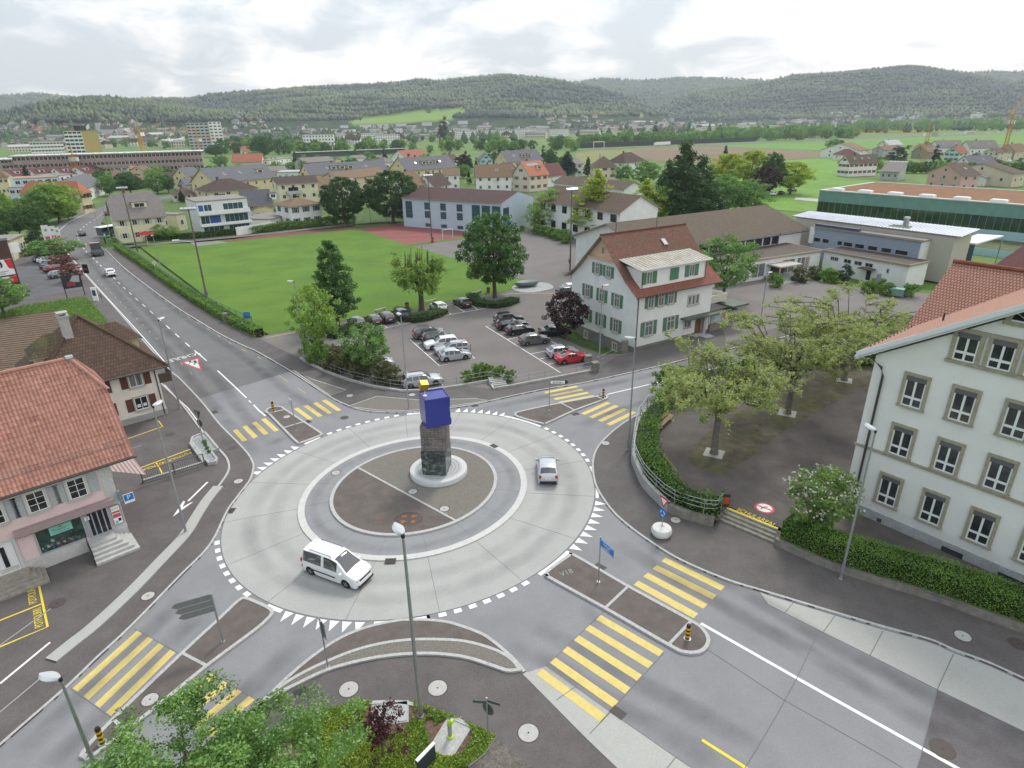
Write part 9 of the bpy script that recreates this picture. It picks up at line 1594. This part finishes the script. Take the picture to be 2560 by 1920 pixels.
q=np.array(q);k=len(q);sz=RG.uniform(5,9,k);V=q[:,None,:]+ring[None]*RG.uniform(.75,1.25,(k,8,3))*sz[:,None,None];me=bpy.data.meshes.new('town_greenery');me.from_pydata(V.reshape(-1,3).tolist(),[],(np.array(tr_)[None]+(np.arange(k)*8)[:,None,None]).reshape(-1,3).tolist());me.attributes.new('tint','FLOAT','POINT').data.foreach_set('value',np.repeat(RG.uniform(.2,.9,k),8));me.materials.append(leafmat('town_leaves',(.02,.05,.018),(.09,.15,.035),.1));o=bpy.data.objects.new('town_greenery',me);C.objects.link(o);tag(o,'trees filling the gaps of the far town','greenery',kind='stuff')
UM=[w_white,w_cream,w_grey,r_brown,r_red,r_dark,r_grey,r_pale,m_flat,glass];RV,RF,RM=[],[],[]
for i in range(300):
 x=rn.uniform(-40,2600);P=land(x,rn.uniform(np.interp(x,[0,700,1250,1900,2560],[322,326,322,302,284]),np.interp(x,[0,700,1250,1900,2560],[374,370,348,328,304])))
 if P is None:continue
 me=FH[rn.choice((0,0,1,2,3,3,4,6))];mt=[UM.index(q_)for q_ in me.materials];X=Matrix.Translation(P)@Matrix.Rotation(rn.uniform(-.6,.6),4,'Z')@Matrix.Scale(rn.uniform(.85,1.3),4);o_=len(RV);RV+=[tuple(X@v.co)for v in me.vertices]
 for q_ in me.polygons:RF.append([o_+k for k in q_.vertices]);RM.append(mt[q_.material_index])
me=bpy.data.meshes.new('town_roofs');me.from_pydata(RV,[],RF);[me.materials.append(q_)for q_ in UM];me.polygons.foreach_set('material_index',RM);o=bpy.data.objects.new('town_roofs',me);C.objects.link(o);tag(o,'closely packed houses of the far town','houses',kind='stuff')
P=land(251,340);t=thing('church','church with a dark pointed spire in the far left town','church',P,.4);mb=MB();mb.box(-4,-4,-5,4,4,24);mb.box(4,-7,-5,30,7,12);mb.obj('wall',w_grey,t);mb=MB();mb.add([(-4.3,-4.3,24),(4.3,-4.3,24),(4.3,4.3,24),(-4.3,4.3,24),(0,0,52)],[(0,1,4),(1,2,4),(2,3,4),(3,0,4)]);roof_faces(mb,[[(4,-7.5,12),(31,-7.5,12),(31,0,19),(4,0,19)],[(4,7.5,12),(31,7.5,12),(31,0,19),(4,0,19)]],.2,0,0);mb.obj('spire',r_dark,t)
m_cr=M('crane_yellow',(.50,.23,.025),.6)
def crane(label,P,h,j0,j1,ang,tip=0.):
 t=thing('tower_crane',label,'crane',P,ang);mb=MB()
 for s in(-1,1):
  for q in(-1,1):mb.box(s*.8-.13,q*.8-.13,0,s*.8+.13,q*.8+.13,h)
 for i in range(int(h/2)):
  z=i*2.
  for s in(-1,1):mb.tube([(s*.8,-.8,z),(s*.8,.8,z+2)],.07,4,cap=False);mb.tube([(-.8,s*.8,z+2),(.8,s*.8,z)],.07,4,cap=False)
 mb.obj('mast',m_cr,t);mb=MB()
 for y,z in((-.6,0),(.6,0),(0,1.4)):mb.tube([(-j0,y,h+z),(j1,y,h+z+tip)],.13,4)
 k=int((j0+j1)/2)
 for i in range(k):x=-j0+(j0+j1)*i/k;e=tip*max(0,x+j0)/(j0+j1);mb.tube([(x,-.6,h+e),(x+1,0,h+1.4+e),(x+2,.6,h+e)],.06,4,cap=False)
 mb.obj('jib',m_cr,t);mb=MB();mb.tube([(0,0,h),(0,0,h+6)],.3,4);mb.obj('top',m_cr,t);mb=MB();mb.box(-j0,-1,h-2.2,-j0+3,1,h);mb.obj('counterweight',w_grey,t);mb=MB();mb.box(.9,-.8,h-2.2,2.6,.8,h-.2);mb.obj('cab',white,t)
P=G(372,440);hh=ZH(P,330);crane('tall yellow crane with a long jib above the building site',P,hh,6,32,.1);P=PD(490,560);crane('small orange crane before the dark grey tower',P,ZH(P,346),2,16,.1);P=PD(165,430);crane('yellow crane mast standing in the middle of the building site',P,13,2,3,1.2);P=G(2304,409);crane('yellow crane in the right settlement with jib to the left',P,ZH(P,331),5,40,math.pi-.5);P=G(2504,400);crane('tall yellow crane at the right picture edge',P,ZH(P,300),9,10,.6,14)
for i,(x,x2,y)in enumerate(((1484,1510,371),)):P,Q=G(x,y),G(x2,y-.8);d=Q-P;t=thing('motorway_gantry','thin white gantry over the distant motorway','gantry',P,math.atan2(d.y,d.x));mb=MB();mb.box(-.2,-.2,0,.2,.2,6);mb.box(d.length-.2,-.2,0,d.length+.2,.2,6);mb.box(-.2,-.2,6,d.length+.2,.2,6.6);mb.obj('frame',white,t)
mb=MB();mb.box(-6800,-200,-4.2,6800,6900,760);o=mb.obj('haze',None);m=bpy.data.materials.new('haze_air');m.use_nodes=True;t=m.node_tree;t.nodes.clear();v=t.nodes.new('ShaderNodeVolumePrincipled');v.inputs['Color'].default_value=(.80,.92,1.0,1);v.inputs['Absorption Color'].default_value=(1,1,1,1);v.inputs['Density'].default_value=.00012;v.inputs['Anisotropy'].default_value=.2;x=t.nodes.new('ShaderNodeOutputMaterial');t.links.new(v.outputs[0],x.inputs['Volume']);o.data.materials.clear();o.data.materials.append(m);struct(o,'stuff')
